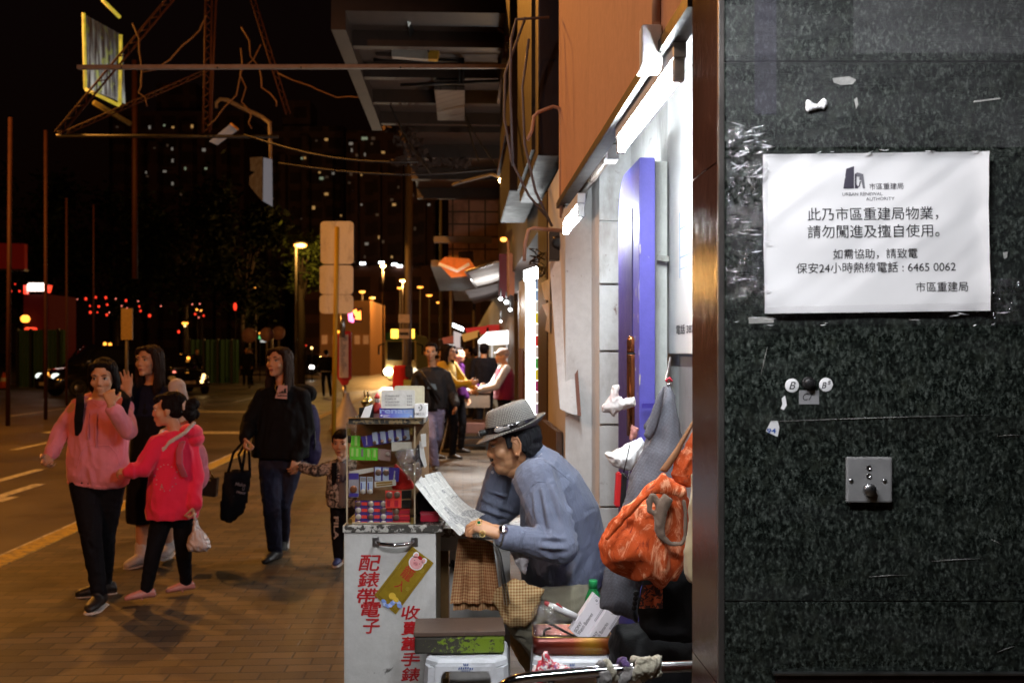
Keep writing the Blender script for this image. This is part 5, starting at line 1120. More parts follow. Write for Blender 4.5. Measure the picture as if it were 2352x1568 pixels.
q = MB(); q.prism([P(1042, 760, 24), P(1060, 766, 24), P(1060, 800, 24), P(1042, 796, 24)], Y_ * .2); pn.part("panel", q, glow("grey_light_panel", (.6, .65, .7), .6))
D = 15.2; tb = Thing("stall_table", "dark wooden market table with goods on the pavement behind the man", "table", V((*P(1085, 1000, D).xy, 0)))
xa, xb = P(1030, 900, D).x, P(1128, 900, D).x; zt = P(1030, 897, D).z
q = MB(); q.box(xa, xb, D, D + .9, zt - .04, zt, bev=.008); tb.part("tabletop", q, WOODD)
q = MB(); q.box(xa + .02, xb - .02, D + .02, D + .04, zt - .26, zt - .041); tb.part("apron", q, mat("brown_apron", (.12, .085, .06), .7))
zs = .42
q = MB(); q.box(xa, xb, D + .05, D + .85, zs - .16, zs, bev=.01); tb.part("lower_shelf", q, mat("rusty_shelf", (.13, .05, .035), .7))
for x in (xa + .05, xb - .05):
 for y in (D + .08, D + .8):
  q = MB(); q.box(x - .03, x + .03, y - .03, y + .03, 0, zt - .041); tb.part("leg", q, DARK)
q = MB(); q.box(xa, xb, D + .06, D + .09, .18, .21); q.box(xa, xb, D + .06, D + .09, .06, .09); tb.part("rail", q, DARK)
rr = random.Random(9); gcol = [(.7, .7, .68), (.55, .05, .05), (.75, .73, .7), (.6, .3, .08), (.5, .55, .55)]
for k in range(7):
 x = xa + .1 + k * .09; h_ = rr.uniform(.03, .10)
 q = MB(); q.box(x - .04, x + .04, D + .08, D + .4, zt, zt + h_, bev=.006)
 q.box(x - .025, x + .025, D + .12, D + .3, zt + h_, zt + h_ + .015)
 solo("goods_box", q, mat("goods_%d" % (k % 5), gcol[k % 5], .6), ("white", "red", "white", "orange", "pale grey", "white", "dark red")[k] + " box of goods, number %s from the left on the stall table" % ("one", "two", "three", "four", "five", "six", "seven")[k] if False else ("leftmost pale box of goods on the stall table", "red box of goods near the left of the stall table", "low white box in the left half of the stall table", "orange box in the middle of the stall table", "grey tray right of the orange box on the stall table", "white box near the right end of the stall table", "red box at the right end of the stall table")[k], "goods", "goods on the stall table")
# ================================================================== the watch repair stall
def C(x, y): return ((x / 3.92 + 820) / 1.063, (y / 3.92 + 920) / 1.063)      # display case close-up -> photo scale
def K(x, y): return ((x / 4.2 + 1220) / 1.063, (y / 4.2 + 1380) / 1.063)      # foreground close-up -> photo scale
def Q4(mb, pts, D, off=.004, mi=0): mb.prism([P(x, y, D) for x, y in pts], Y_ * off, mi)
def rect(x0, y0, x1, y1): return [(x0, y1), (x1, y1), (x1, y0), (x0, y0)]
CABW = wallpaint("chipped_white_paint", (.52, .51, .50), (.30, .28, .26), (.05, .045, .04), .55, rough=.5)
D = 3.6; zt = P(0, 1222, D).z; xa, xb = P(790, 0, D).x, P(1001, 0, D).x
cb = Thing("stall_cabinet", "white painted stall cabinet with red Chinese lettering and a gold strip", "cabinet", ((xa + xb) / 2, D + .25, 0))
q = MB(); q.box(xa, xb, D, D + .02, .03, zt - .002, bev=.003); cb.part("door", q, CABW)
q = MB(); q.box(xa + .004, xb - .004, D + .021, D + .52, 0, zt - .004); cb.part("carcass", q, wallpaint("yellowed_white_paint", (.42, .36, .24), (.2, .15, .1)))
q = MB(); q.box(xa - .004, P(1016, 0, D).x, D - .006, D + .54, zt, zt + .026, bev=.003); cb.part("worktop", q, flaked("scuffed_worktop", (.45, .43, .40), (.04, .035, .03), .52, 45))
q = MB()
def brush(q, ch, x, y, w_, h_):                        # overlapping strokes give the thick brush look
 for k, (dx, dy) in enumerate(((-.0011, .0007), (.0011, -.0007), (0, .001), (.0004, -.0011))): text(q, ch, P(x, y, D - .0012 - .00012 * k) + V((dx, 0, dy)), X_, Z_, w_, h_, shear=.16)
for i, ch in enumerate("配錶帶"): brush(q, ch, 849 - 2 * i, 1292 + 38 * i, m_(50, D), m_(35, D))
for i, ch in enumerate("電子"): brush(q, ch, 852 + i, 1399 + 38 * i, m_(46 - 8 * i, D), m_(33, D))
q.lathe(P(849, 1374, D), [(.004, 0), (.004, .0012), (.0002, .0012)], 14, 0, -Y_)
cb.part("red_lettering", q, REDP)
q = MB()
for i, ch in enumerate("收賣舊手錶"): brush(q, ch, 943, 1406 + 35.5 * i, m_(43, D), m_(31, D))
cb.part("red_lettering", q, REDP)
q = MB(); hc = P(908, 1243, D)
q.tube([hc + V((-.068, 0, .004)), hc + V((-.064, -.022, .002)), hc + V((-.05, -.034, -.002)), hc + V((0, -.038, -.006)), hc + V((.05, -.034, -.002)), hc + V((.064, -.022, .002)), hc + V((.068, 0, .004))], [.006, .006, .0065, .008, .0065, .006, .006], 12)
hd = cb.part("handle", q, CHROME)
q = MB()
for s_ in (-1, 1): q.box(hc.x + s_ * .070 - .012, hc.x + s_ * .070 + .012, D - .003, D, hc.z - .018, hc.z + .016, bev=.002)
cb.part("handle_plate", q, STEEL, hd)
gd_ = Thing("gold_strip", "tilted gold New Year strip with a pig face and red characters on the cabinet", "decoration", P(926, 1332, D))
a_ = V((946, 1254)); cs = [(946, 1254), (996, 1292), (909, 1410), (860, 1366)]
q = MB(); q.prism([P(x, y, D - .003) for x, y in cs[::-1]], Y_ * .0016); gd_.part("card", q, mat("gold_card", (.36, .24, .02), .35, .35, .25, 30))
ux = (P(996, 1292, D) - P(946, 1254, D)).normalized(); uy = (P(946, 1254, D) - P(860, 1366, D)).normalized()
Dg = D - .0036
q = MB()
def strip(a, b, w): q.prism([a, b, b + (b - a).cross(Y_).normalized() * w, a + (b - a).cross(Y_).normalized() * w], -Y_ * .0003)
ins = [P(x, y, Dg) for x, y in ((946, 1262), (989, 1294), (909, 1402), (868, 1365))]
for k in range(4): strip(ins[k], ins[(k + 1) % 4], .0012)
gd_.part("border", q, mat("brown_ink", (.16, .07, .01), .6))
q = MB(); text(q, "籠", P(937, 1316, Dg), ux, uy, m_(27, D), m_(31, D), bold=.004); text(q, "入", P(920, 1344, Dg), ux, uy, m_(22, D), m_(22, D), bold=.006); gd_.part("red_character", q, REDP)
pc = P(956, 1292, Dg); q = MB(); Xg, Zg = ux, uy
def gdisc(c, rx, ry, th, mi): q.loft([(c, Xg * rx, Zg * ry), (c - Y_ * th, Xg * rx, Zg * ry)], 22, mi)
gdisc(pc, .0275, .026, .0006, 0); gdisc(pc + Zg * .022 - Xg * .018, .010, .012, .0006, 0); gdisc(pc + Zg * .022 + Xg * .018, .010, .012, .0006, 0)
gdisc(pc, .0245, .023, .0010, 1); gdisc(pc + Zg * .021 - Xg * .017, .007, .009, .001, 1); gdisc(pc + Zg * .021 + Xg * .017, .007, .009, .001, 1)
gdisc(pc - Zg * .003, .010, .0075, .0016, 2); gdisc(pc + Zg * .023, .009, .006, .0014, 3)
for s_ in (-1, 1): gdisc(pc + Xg * .011 * s_ + Zg * .005, .0016, .0016, .0015, 4); gdisc(pc + Xg * .003 * s_ - Zg * .003, .0011, .0018, .002, 4)
gd_.part("pig_face", q, [PAPER, mat("pig_pink", (.72, .34, .34), .6), mat("pig_snout", (.62, .22, .24), .6), REDP, INK])
q = MB()
for (x, y), s_ in (((933 - 20, 1290 + 8), 7), ((969, 1310), 5), ((936, 1352), 4)):
 c_ = P(x, y, Dg); r_ = m_(s_, D)
 for k in range(14):
  t0, t1 = k / 14 * 6.283, (k + 1) / 14 * 6.283
  strip(c_ + X_ * r_ * math.cos(t0) + Z_ * r_ * math.sin(t0), c_ + X_ * r_ * math.cos(t1) + Z_ * r_ * math.sin(t1), .0008)
 for k in range(4): strip(c_ + X_ * r_ * .45 * math.cos(k * 1.571) + Z_ * r_ * .45 * math.sin(k * 1.571), c_ + X_ * r_ * .45 * math.cos((k + 1) * 1.571) + Z_ * r_ * .45 * math.sin((k + 1) * 1.571), .0007)
gd_.part("coin_print", q, mat("light_gold_ink", (.62, .50, .10), .5))
q = MB(); rr = random.Random(6)
for k in range(9):
 c_ = P(880 + k * 5 + rr.uniform(-3, 3), 1380 + 8 * math.sin(k * .8) + k * 1.2, Dg); gdisc(c_, rr.uniform(.007, .011), rr.uniform(.005, .008), .0007 + .0001 * k, k % 2)
gdisc(P(901, 1368, Dg), .013, .012, .0018, 2); gdisc(P(909, 1376, Dg), .012, .008, .002, 2)
gd_.part("wave_print", q, [mat("print_blue", (.20, .30, .66), .6), mat("print_pale_blue", (.40, .48, .80), .6), mat("ingot_yellow", (.66, .42, .04), .6)])
dk = Thing("stall_desk", "old pale wooden desk behind the white cabinet with a brown upright strip", "desk", (P(1085, 0, 3.95).x, 4.1, 0))
D2 = 3.90; x0, x1 = P(1002, 0, D2).x, P(1172, 0, D2).x; zd = .812
q = MB(); q.box(x0, x1 + .06, D2 - .01, D2 + .5, zd - .035, zd, bev=.003); dk.part("desk_top", q, flaked("worn_desk_top", (.50, .48, .45), (.10, .08, .06), .48, 40))
q = MB(); q.box(P(1032, 0, D2).x, x1, D2 + .012, D2 + .03, .02, zd - .09); dk.part("door", q, wallpaint("pale_desk_paint", (.46, .45, .44), (.25, .22, .2)))
q = MB(); q.box(x0, x1, D2 + .006, D2 + .03, zd - .088, zd - .036); dk.part("apron", q, wallpaint("pale_desk_paint", (.46, .45, .44), (.25, .22, .2)))
q = MB(); q.box(x0 + .012, P(1030, 0, D2).x, D2, D2 + .03, .02, zd - .09); dk.part("upright", q, mat("tan_wood", (.20, .11, .035), .6, 0, .4))
q = MB(); c_ = P(1040, 1293, D2)
for k in range(3): an = 1.57 + k * 2.09; q.lathe(c_ + V((math.cos(an) * .008, 0, math.sin(an) * .008)), [(.008, 0), (.008, .014), (.001, .015)], 12, 0, -Y_)
q.obox(c_ + V((.004, .004, -.016)), X_ * .004, Y_ * .008, Z_ * .014); dk.part("knob", q, DARK)
D = 3.62; zc0 = zt + .028; zc1 = P(0, 970, D).z; xc0, xc1 = P(797, 0, D).x, P(953, 0, D).x; dep = .21
dc = Thing("display_case", "clear acrylic display case full of battery cards on the white cabinet", "display case", ((xc0 + xc1) / 2, D + dep / 2, zc0))
ACR = clear("acrylic_sheet", (.97, .96, .93), .06, .03)
q = MB()
for args in ((xc0, xc1, D, D + .004, zc0, zc1), (xc0, xc0 + .004, D + .005, D + dep, zc0, zc1), (xc1 - .004, xc1, D + .005, D + dep, zc0, zc1), (xc0, xc1, D, D + dep, zc1 + .0005, zc1 + .005)): q.box(*args)
dc.part("acrylic_panel", q, ACR)
q = MB(); FR = mat("acrylic_edge", (.42, .33, .22), .25, 0, .3)
for x in (xc0 - .002, xc1 - .003): q.box(x, x + .005, D - .003, D + .001, zc0, zc1)
for z in (zc0 + .002, zc1 - .003): q.box(xc0, xc1, D - .0035, D + .001, z - .003, z + .003)
dc.part("edge_frame", q, FR)
q = MB(); q.box(xc0 + .005, xc1 + .034, D + dep - .012, D + dep, zc0, zc1); dc.part("back_board", q, mat("brown_backing", (.36, .22, .12), .6, 0, .4))
for y in (824, 1158):
 q = MB(); z = P(*C(0, y), D).z; q.box(xc0 + .005, xc1 - .005, D + .006, D + dep - .015, z - .002, z + .002); dc.part("shelf", q, ACR)
for x, y in ((128, 525), (722, 520), (140, 1385), (732, 1375)):
 q = MB(); c_ = P(*C(x, y), D); q.box(c_.x - .006, c_.x + .006, D - .006, D - .0035, c_.z - .013, c_.z + .013)
 for s_ in (-1, 1): q.lathe(c_ + V((0, -.0062, s_ * .007)), [(.0025, 0), (.002, .001), (.0002, .0012)], 10, 0, -Y_)
 dc.part("brass_corner", q, BRASS)
q = MB(); q.box(xc0 - .004, xc1 + .03, D - .01, D + dep + .01, zc0 - .0018, zc0 - .0004); dc.part("base_mat", q, BLACKM)
PURB = mat("card_purple", (.07, .05, .34), .35); BLUW = mat("card_pale_blue", (.50, .62, .88), .35); CARDR = mat("card_red", (.85, .07, .06), .4); CELL = mat("coin_cell", (.30, .21, .18), .3, .6); CELLW = mat("coin_cell_light", (.62, .56, .53), .4, .3)
GRNC = mat("card_green", (.14, .62, .05), .4); GRNL = mat("card_light_green", (.42, .68, .22), .35); CARDW = mat("card_white", (.62, .62, .62), .5); CARDRED2 = mat("card_crimson", (.50, .02, .05), .4); BLIST = clear("blister_plastic", (1, 1, 1), .10, .08, .5, 80)
dcnt = 3.645
def coin(q, c, r, D_, mi): q.lathe(P(*c, D_), [(r, 0), (r, .003), (r * .9, .004), (.0003, .004)], 20, mi, -Y_)
def card(lab, quad, m, D_, cells=(), inserts=(), name="battery_card", grp="battery cards in the display case", words=None):
 th = Thing(name, lab, "battery card", P(*C(*quad[0]), D_), grp)
 q = MB(); Q4(q, [C(*p) for p in quad][::-1], D_, .0012); th.part("card", q, m)
 if inserts:
  q = MB(); ms = []
  for k, (qd, mm) in enumerate(inserts): Q4(q, [C(*p) for p in qd][::-1], D_ - .0012, .001, k); ms.append(mm)
  th.part("printed_panel", q, ms)
 for c_, r_, mm in cells:
  q = MB(); coin(q, C(*c_), m_(r_ / 3.92 / 1.063, D_), D_ - .0013, 0); th.part("coin_cell", q, mm)
 if words:
  for body, c_, w_, ang in words:
   q = MB(); rt_ = V((math.cos(ang), 0, math.sin(ang))); up_ = V((-math.sin(ang), 0, math.cos(ang)))
   text(q, body, P(*C(*c_), D_ - .0024), rt_, up_, m_(w_ / 3.92 / 1.063, D_), bold=.01); th.part("lettering", q, PAPER)
 return th
ins = []
for k in range(5):
 x = 345 + k * 76; y = 540 - k * 11; ins += [([(x, y - 8), (x + 50, y - 16), (x + 62, y + 100), (x + 14, y + 108)], BLUW)]
card("purple strip of coin cells on the top shelf of the case", [(238, 572), (690, 482), (702, 598), (268, 672)], PURB, dcnt, [((372 + k * 72, 628 - k * 13), 19, CELL) for k in range(5)], ins, words=[("Panasonic", (292, 606), 88, R(97))])
card("upright green pack at the top left of the case", [(150, 560), (236, 562), (232, 664), (142, 660)], GRNC, dcnt + .01, (), [([(180, 570), (205, 570), (203, 655), (178, 655)], GRNL)])
for k, x in enumerate((132, 178, 226, 285, 345)):
 card(("leftmost green battery pack on the second row", "second green battery pack from the left", "third green battery pack, half grey", "fourth green battery pack from the left", "rightmost green battery pack on the second row")[k], [(x, 665 + k * 3), (x + 56, 667 + k * 3), (x + 54, 792 + k * 2), (x, 790 + k * 2)], GRNC, dcnt + .002 * k, (), [([(x + 16, 680 + k * 3), (x + 38, 681 + k * 3), (x + 36, 760 + k * 2), (x + 14, 758 + k * 2)], GRNL if k != 2 else mat("grey_print", (.2, .2, .2)))])
card("pale pink blister pack lying behind the green packs", [(405, 680), (528, 700), (520, 805), (405, 790)], mat("pink_blister", (.42, .28, .28), .3), dcnt + .02, [((495, 735), 20, CELLW)])
card("white paper label hanging at the case's right side", [(532, 622), (728, 620), (727, 704), (535, 708)], mat("label_paper", (.50, .49, .47), .6), dcnt - .015, name="paper_label", grp=None)
card("long white stick pack on the middle shelf", [(132, 900), (360, 864), (362, 905), (134, 948)], CARDW, dcnt + .012)
card("pale card with one coin cell at the left of the middle shelf", [(122, 915), (220, 915), (220, 1150), (122, 1150)], mat("card_lilac", (.34, .33, .42), .4), dcnt, [((170, 1072), 34, mat("copper_cell", (.40, .16, .09), .3, .6))], [([(124, 920), (218, 920), (218, 978), (124, 978)], PURB), ([(126, 1112), (216, 1112), (216, 1145), (126, 1145)], PURB)])
for k, x in enumerate((232, 300)):
 card(("left narrow blue and white card on the middle shelf", "right narrow blue and white card on the middle shelf")[k], [(x, 955), (x + 56, 955), (x + 52, 1112), (x, 1112)], BLUW, dcnt + .003, [((x + 28, 1095), 24, CELLW)], [([(x + 4, 960), (x + 52, 960), (x + 52, 1000), (x + 4, 1000)], mat("grey_blister", (.3, .3, .34), .3)), ([(x + 8, 1010), (x + 18, 1010), (x + 16, 1085), (x + 6, 1085)], PURB)])
card("blue strip with two copper coloured cells and a purple end", [(368, 856), (612, 870), (600, 1000), (372, 996)], PURB, dcnt + .005, [((408, 912), 30, CELL), ((482, 914), 30, CELL)], [([(374, 862), (432, 864), (430, 992), (376, 990)], BLUW), ([(450, 865), (508, 868), (505, 994), (448, 992)], BLUW)], words=[("Panasonic", (556, 945), 100, R(83))])
card("white box with brown sticks across the middle of the case", [(368, 1000), (572, 982), (576, 1036), (372, 1058)], CARDW, dcnt - .006, (), [([(384, 1008), (540, 994), (541, 1012), (386, 1026)], mat("match_brown", (.32, .20, .05))), ([(386, 1032), (542, 1017), (543, 1030), (388, 1047)], mat("match_brown", (.32, .20, .05)))])
rowg = "red and purple coin cell cards on the bottom shelf"
for r_ in range(4):
 for c_ in range(3):
  x, y = 186 + c_ * 120, 1182 + r_ * 62
  card("%s coin cell card in the %s row up of the bottom shelf" % (("left", "middle", "right")[c_], ("fourth", "third", "second", "first")[r_]), [(x, y), (x + 116, y), (x + 116, y + 58), (x, y + 58)], PURB, dcnt + .004 * (3 - r_), [((x + 30, y + 30), 27, CELLW if (r_ + c_) % 3 else CELL)], [([(x + 60, y + 14), (x + 114, y + 14), (x + 114, y + 46), (x + 60, y + 46)], CARDR)], grp=rowg)
for k in range(3):
 card(("upper", "middle", "lower")[k] + " crimson card at the right of the bottom shelf", [(548, 1256 + k * 60), (708, 1250 + k * 62), (708, 1306 + k * 62), (548, 1314 + k * 58)], CARDRED2, dcnt + .004 * (2 - k), [((580, 1285 + k * 58), 28, CELL)] if k < 2 else (), [([(612, 1262 + k * 60), (704, 1258 + k * 60), (704, 1272 + k * 60), (612, 1276 + k * 60)], CARDR)])
card("red blister card with two copper cells above the bottom shelf", [(474, 1085), (628, 1085), (626, 1252), (476, 1256)], CARDR, dcnt - .003, [((512, 1128), 33, CELL), ((588, 1124), 31, CELL)], [([(488, 1180), (520, 1180), (520, 1240), (488, 1240)], CARDRED2), ([(560, 1180), (596, 1180), (596, 1240), (560, 1240)], CARDRED2)])
q = MB(); q.prism([P(*C(*p), dcnt + .03) for p in ((530, 1075), (560, 828), (700, 960), (760, 1068), (640, 1082))], Y_ * .03, bev=.004); solo("red_cloth", q, cloth("red_felt", (.50, .015, .012)), "bright red folded triangle of cloth in the display case", "cloth")
q = MB()
for k in range(2): Q4(q, [C(630, 1090 + 92 * k), C(720, 1085 + 92 * k), C(720, 1160 + 88 * k), C(630, 1165 + 88 * k)][::-1], dcnt - .002, .02, 0)
solo("black_box", q, BLACKM, "black boxes stacked at the lower right of the case", "box")
for k, (pts, D_, th_, lab, sd) in enumerate((([(560, 720), (640, 690), (720, 700), (780, 680), (790, 760), (740, 830), (720, 900), (640, 880), (600, 800)], 3.60, .03, "crumpled clear bag hanging at the case's upper right corner", 1), ([(640, 830), (720, 830), (800, 780), (820, 900), (770, 1010), (700, 960), (650, 900)], 3.61, .035, "second crumpled clear bag lower on the case's right corner", 2))):
 q = MB(); pillow(q, [C(*p) for p in pts], D_, th_, 3)
 solo("plastic_bag", skin(q, .003, 1, .010, 55, seed=sd), clear("crinkled_clear_film", (.88, .86, .82), .22, .12, .8, 70), lab, "plastic bag", "crumpled clear bags by the case")
q = MB(); Q4(q, [C(812, 548), C(862, 540), C(864, 665), C(822, 672)][::-1], 3.60, .003); Q4(q, [C(800, 610), C(832, 640), C(870, 850), C(850, 870), C(806, 760)][::-1], 3.605, .006); solo("price_tag", q, mat("tag_white", (.55, .54, .52)), "white paper tags clipped to the case's right edge", "tag")
q = MB(); pillow(q, [C(*p) for p in ((790, 640), (812, 640), (835, 760), (840, 850), (812, 870), (795, 800), (760, 820), (735, 760))], 3.63, .02, 2.5); solo("dark_pouch", skin(q, .003, 2, .004, 60), BLACKM, "dark little pouch hanging behind the white tags", "pouch")
q = MB(); pillow(q, [C(*p) for p in ((770, 1130), (830, 1060), (960, 1080), (1000, 1180), (1010, 1330), (800, 1330), (765, 1300))], 3.76, .07, 4); solo("black_bag", skin(q, .005, 3, .006, 30), cloth("black_nylon", (.012, .011, .012), rough=.5), "black bag on the worktop behind the newspaper", "bag")
q = MB(); a_ = P(*C(808, 1310), 3.66); b_ = P(*C(985, 1435), 3.66); q.box(a_.x, b_.x, 3.66, 3.76, zt + .027, a_.z, bev=.004); rbx = Thing("red_box", "small red box on the worktop beside the display case", "box", ((a_.x + b_.x) / 2, 3.71, zt + .027)); rbx.part("box", q, CARDRED2)
q = MB(); q.box(a_.x - .001, b_.x + .001, 3.658, 3.762, a_.z + .0005, a_.z + .006, bev=.002); rbx.part("lid", q, CARDRED2)
D = 3.60; ztr = P(*C(0, 450), D).z
tr = Thing("metal_tray", "dark shallow metal tray on top of the display case", "tray", (P(*C(480, 450), D).x, D + .1, ztr))
a_, b_ = P(*C(122, 0), D), P(*C(838, 0), D)
q = MB(); q.box(a_.x + .004, b_.x - .004, D + .005, D + .2, ztr, ztr + .003)
for args in ((a_.x, b_.x, D, D + .004, ztr, ztr + .02), (a_.x, b_.x, D + .2, D + .204, ztr, ztr + .02), (a_.x, a_.x + .004, D + .005, D + .199, ztr, ztr + .02), (b_.x - .004, b_.x, D + .005, D + .199, ztr, ztr + .02)): q.box(*args)
tr.part("tray", q, flaked("tarnished_tray", (.20, .14, .07), (.02, .018, .016), .52, 50))
q = MB(); q.tube([V((a_.x, D - .002, ztr + .02)), V((b_.x, D - .002, ztr + .02))], .003, 8); tr.part("rim", q, mat("tarnished_rim", (.16, .12, .07), .4, .5))
gz = GOLD = mat("polished_gold", (.72, .52, .20), .16, 1.0, .15, bump=0)
c_ = P(*C(300, 292), 3.64); s_ = m_(1 / 3.92 / 1.063, 3.64)
rb_ = Thing("gold_figurine", "small shiny gold rabbit figurine on the tray", "figurine", c_)
q = MB(); q.ell(c_ + Z_ * 48 * s_, 58 * s_, 50 * s_, 50 * s_, n=20); q.ell(c_ + V((10 * s_, 0, 95 * s_)), 34 * s_, 34 * s_, 26 * s_, n=16); q.ell(c_ + V((55 * s_, .004, 58 * s_)), 10 * s_, 10 * s_, 10 * s_)
rb_.part("body", skin(q, .0022, 3), GOLD)
for dx in (-22, 6):
 q = MB(); q.cap_(c_ + V((dx * s_, 0, 112 * s_)), c_ + V((dx * s_ * 1.25 - 2 * s_, 0, 160 * s_)), 11 * s_, 7 * s_); rb_.part("ear", q, GOLD)
c_ = P(*C(395, 345), 3.66); sa_ = Thing("santa_figurine", "little red and white santa figurine between the gold rabbit and the note card", "figurine", c_)
q = MB(); q.lathe(c_, [(40 * s_, 0), (44 * s_, 40 * s_), (30 * s_, 100 * s_), (10 * s_, 112 * s_)], 18); sa_.part("coat", q, CARDR)
q = MB(); q.ell(c_ + V((0, 0, 128 * s_)), 27 * s_, 25 * s_, 26 * s_); q.ell(c_ + V((4 * s_, -.006, 112 * s_)), 22 * s_, 14 * s_, 18 * s_); sa_.part("head", q, mat("white_beard", (.75, .70, .68), .8))
q = MB(); q.lathe(c_ + Z_ * 142 * s_, [(27 * s_, 0), (24 * s_, 20 * s_), (12 * s_, 42 * s_), (3 * s_, 52 * s_)], 16); sa_.part("hat", q, CARDR)
q = MB(); q.box(c_.x - 40 * s_, c_.x + 40 * s_, 3.65, 3.70, ztr + .004, c_.z); sa_.part("base", q, mat("red_white_base", (.6, .3, .28)))
q = MB(); Q4(q, [C(222, 295), C(352, 270), C(352, 395), C(222, 395)][::-1], 3.63, .03); solo("black_stand", q, BLACKM, "small black stand under the gold rabbit", "stand")
q = MB(); q.prism([P(*C(*p), 3.61) for p in ((236, 390), (278, 290), (350, 266), (318, 388))], V((.002, .004, .002)), bev=.0006); solo("folded_card", q, PAPER, "folded white card leaning below the gold rabbit", "card")
bx = Thing("battery_box", "long violet and blue carton of watch batteries on the tray", "box", P(*C(585, 398), 3.61))
a_, b_ = P(*C(418, 298), 3.61), P(*C(748, 398), 3.61)
t = NT("violet_blue_print"); sp = t.n("SeparateXYZ"); t.l(t.tc("Generated"), sp.inputs[0]); t.base(t.ramp(sp.outputs[0], [(.0, (.07, .05, .34)), (.25, (.13, .12, .55)), (.6, (.20, .30, .72)), (1, (.30, .46, .85))])); t.set(Roughness=.35)
q = MB(); q.box(a_.x, b_.x, 3.61, 3.70, b_.z, a_.z, bev=.001); bx.part("carton", q, t.m)
q = MB(); text(q, "renata", P(*C(580, 326), 3.609), X_, Z_, m_(320 / 3.92 / 1.063, 3.61), m_(44 / 3.92 / 1.063, 3.61), bold=.02); bx.part("lettering", q, mat("pale_blue_ink", (.40, .50, .85), .4, bump=0))
q = MB()
for k, (x0, x1) in enumerate(((455, 520), (455, 500), (455, 515), (455, 528))): Q4(q, [C(x0, 362 + k * 9), C(x1, 362 + k * 9), C(x1, 365 + k * 9), C(x0, 365 + k * 9)][::-1], 3.6092, .0003)
Q4(q, [C(428, 360), C(446, 360), C(446, 374), C(428, 374)][::-1], 3.6092, .0003); coin(q, C(718, 375), .003, 3.6095, 0); bx.part("small_print", q, PAPER)
wbx = Thing("white_carton", "white carton marked 100 at the right end of the tray", "box", P(*C(806, 388), 3.60)); a_, b_ = P(*C(750, 262), 3.60), P(*C(862, 388), 3.60)
q = MB(); q.box(a_.x + .001, b_.x, 3.60, 3.69, b_.z, a_.z, bev=.001); wbx.part("carton", q, PAPER)
q = MB(); text(q, "100", P(*C(776, 354), 3.599), X_, Z_, m_(40 / 3.92 / 1.063, 3.6), bold=.01); text(q, "0", P(*C(797, 292), 3.599), X_, Z_, m_(14 / 3.92 / 1.063, 3.6), bold=.03)
for r_ in (24, 30):
 for k in range(9):
  a0 = R(-80 + k * 18); p_ = P(*C(797, 292), 3.599) + V((math.cos(a0), 0, math.sin(a0))) * (r_ * s_); q.obox(p_, X_ * .0006, Y_ * .0002, Z_ * .0016)
for k in range(3): Q4(q, [C(800, 342 + k * 12), C(850, 342 + k * 12), C(850, 344 + k * 12), C(800, 344 + k * 12)][::-1], 3.5992, .0003)
wbx.part("print", q, INK)
def roundcard(name, lab, x0, y0, x1, y1, D_, m, lean=.0):
 out = []
 r = 18
 for cx_, cy_, an0 in ((x1 - r, y0 + r, -90), (x1 - r, y1 - r, 0), (x0 + r, y1 - r, 90), (x0 + r, y0 + r, 180)):
  for k in range(5): an = R(an0 + 22.5 * k); out.append((cx_ + r * math.cos(an), cy_ + r * math.sin(an)))
 th = Thing(name, lab, "card", P(*C((x0 + x1) / 2, y1), D_)); q = MB()
 q.prism([P(*C(x, y), D_ + lean * (y1 - y) / (y1 - y0)) for x, y in out], Y_ * .002); th.part("card", q, m); return th
th = roundcard("note_card", "grey rounded note card with handwriting standing behind the violet carton", 436, 124, 756, 300, 3.605, mat("laminated_grey", (.50, .50, .48), .3), .02)
q = MB(); rr = random.Random(12)
for r_ in range(4):
 for k in range(10 if r_ != 1 else 8):
  x = 470 + k * 14 + rr.uniform(-2, 2); y = 180 + r_ * 29
  for j in range(3): Q4(q, [C(x + rr.uniform(-1, 8), y - 7 + j * 6), C(x + 10, y - 6 + j * 6), C(x + 10, y - 4 + j * 6), C(x, y - 4 + j * 6)][::-1], 3.6015 + .02 * (300 - y) / 176, .0003)
 for k in range(3): x = 680 + k * 18; Q4(q, [C(x, y - 7), C(x + 11, y - 5), C(x + 8, y + 6), C(x + 5, y + 6)][::-1], 3.6015 + .02 * (300 - y) / 176, .0003)
th.part("handwriting", q, INKGREY)
roundcard("note_card", "cream rounded card behind the grey note card", 560, 84, 848, 300, 3.655, mat("cream_card", (.56, .53, .38), .4), .02)
# ------------------------------------------------------------------ newspaper and cloths
np_ = Thing("newspaper", "folded Chinese newspaper held open on the desk edge by the seated man", "newspaper", P(1060, 1228, 3.6))
def bil(a, b, c, d, sag=0.0, axis=-Y_, tw=0):
 A, B, C_, D_ = [P(*p) for p in (a, b, c, d)]
 def f(u, v):
  p = A.lerp(B, u).lerp(D_.lerp(C_, u), v); return p + axis * (sag * math.sin(math.pi * u)) + Z_ * (tw * math.sin(math.pi * u) * (1 - v))
 return f
q = MB(); q.grid(bil((958, 1108, 3.62), (1060, 1228, 3.58), (1062, 1212, 3.66), (968, 1092, 3.70), .012, -Z_), 24, 4)
q.grid(bil((962, 1100, 3.64), (1062, 1226, 3.60), (1108, 1182, 3.84), (1000, 1088, 3.84), .022, -Z_), 24, 16)
np_.part("upper_leaf", q, NEWS)
q = MB(); q.grid(bil((953, 1112, 3.60), (1056, 1230, 3.56), (1060, 1226, 3.58), (960, 1100, 3.62), .008, -Z_), 20, 4); q.grid(bil((975, 1090, 3.72), (1062, 1205, 3.70), (1115, 1180, 3.9), (1010, 1082, 3.9), .030, -Z_), 20, 8); np_.part("under_leaf", q, NEWS)
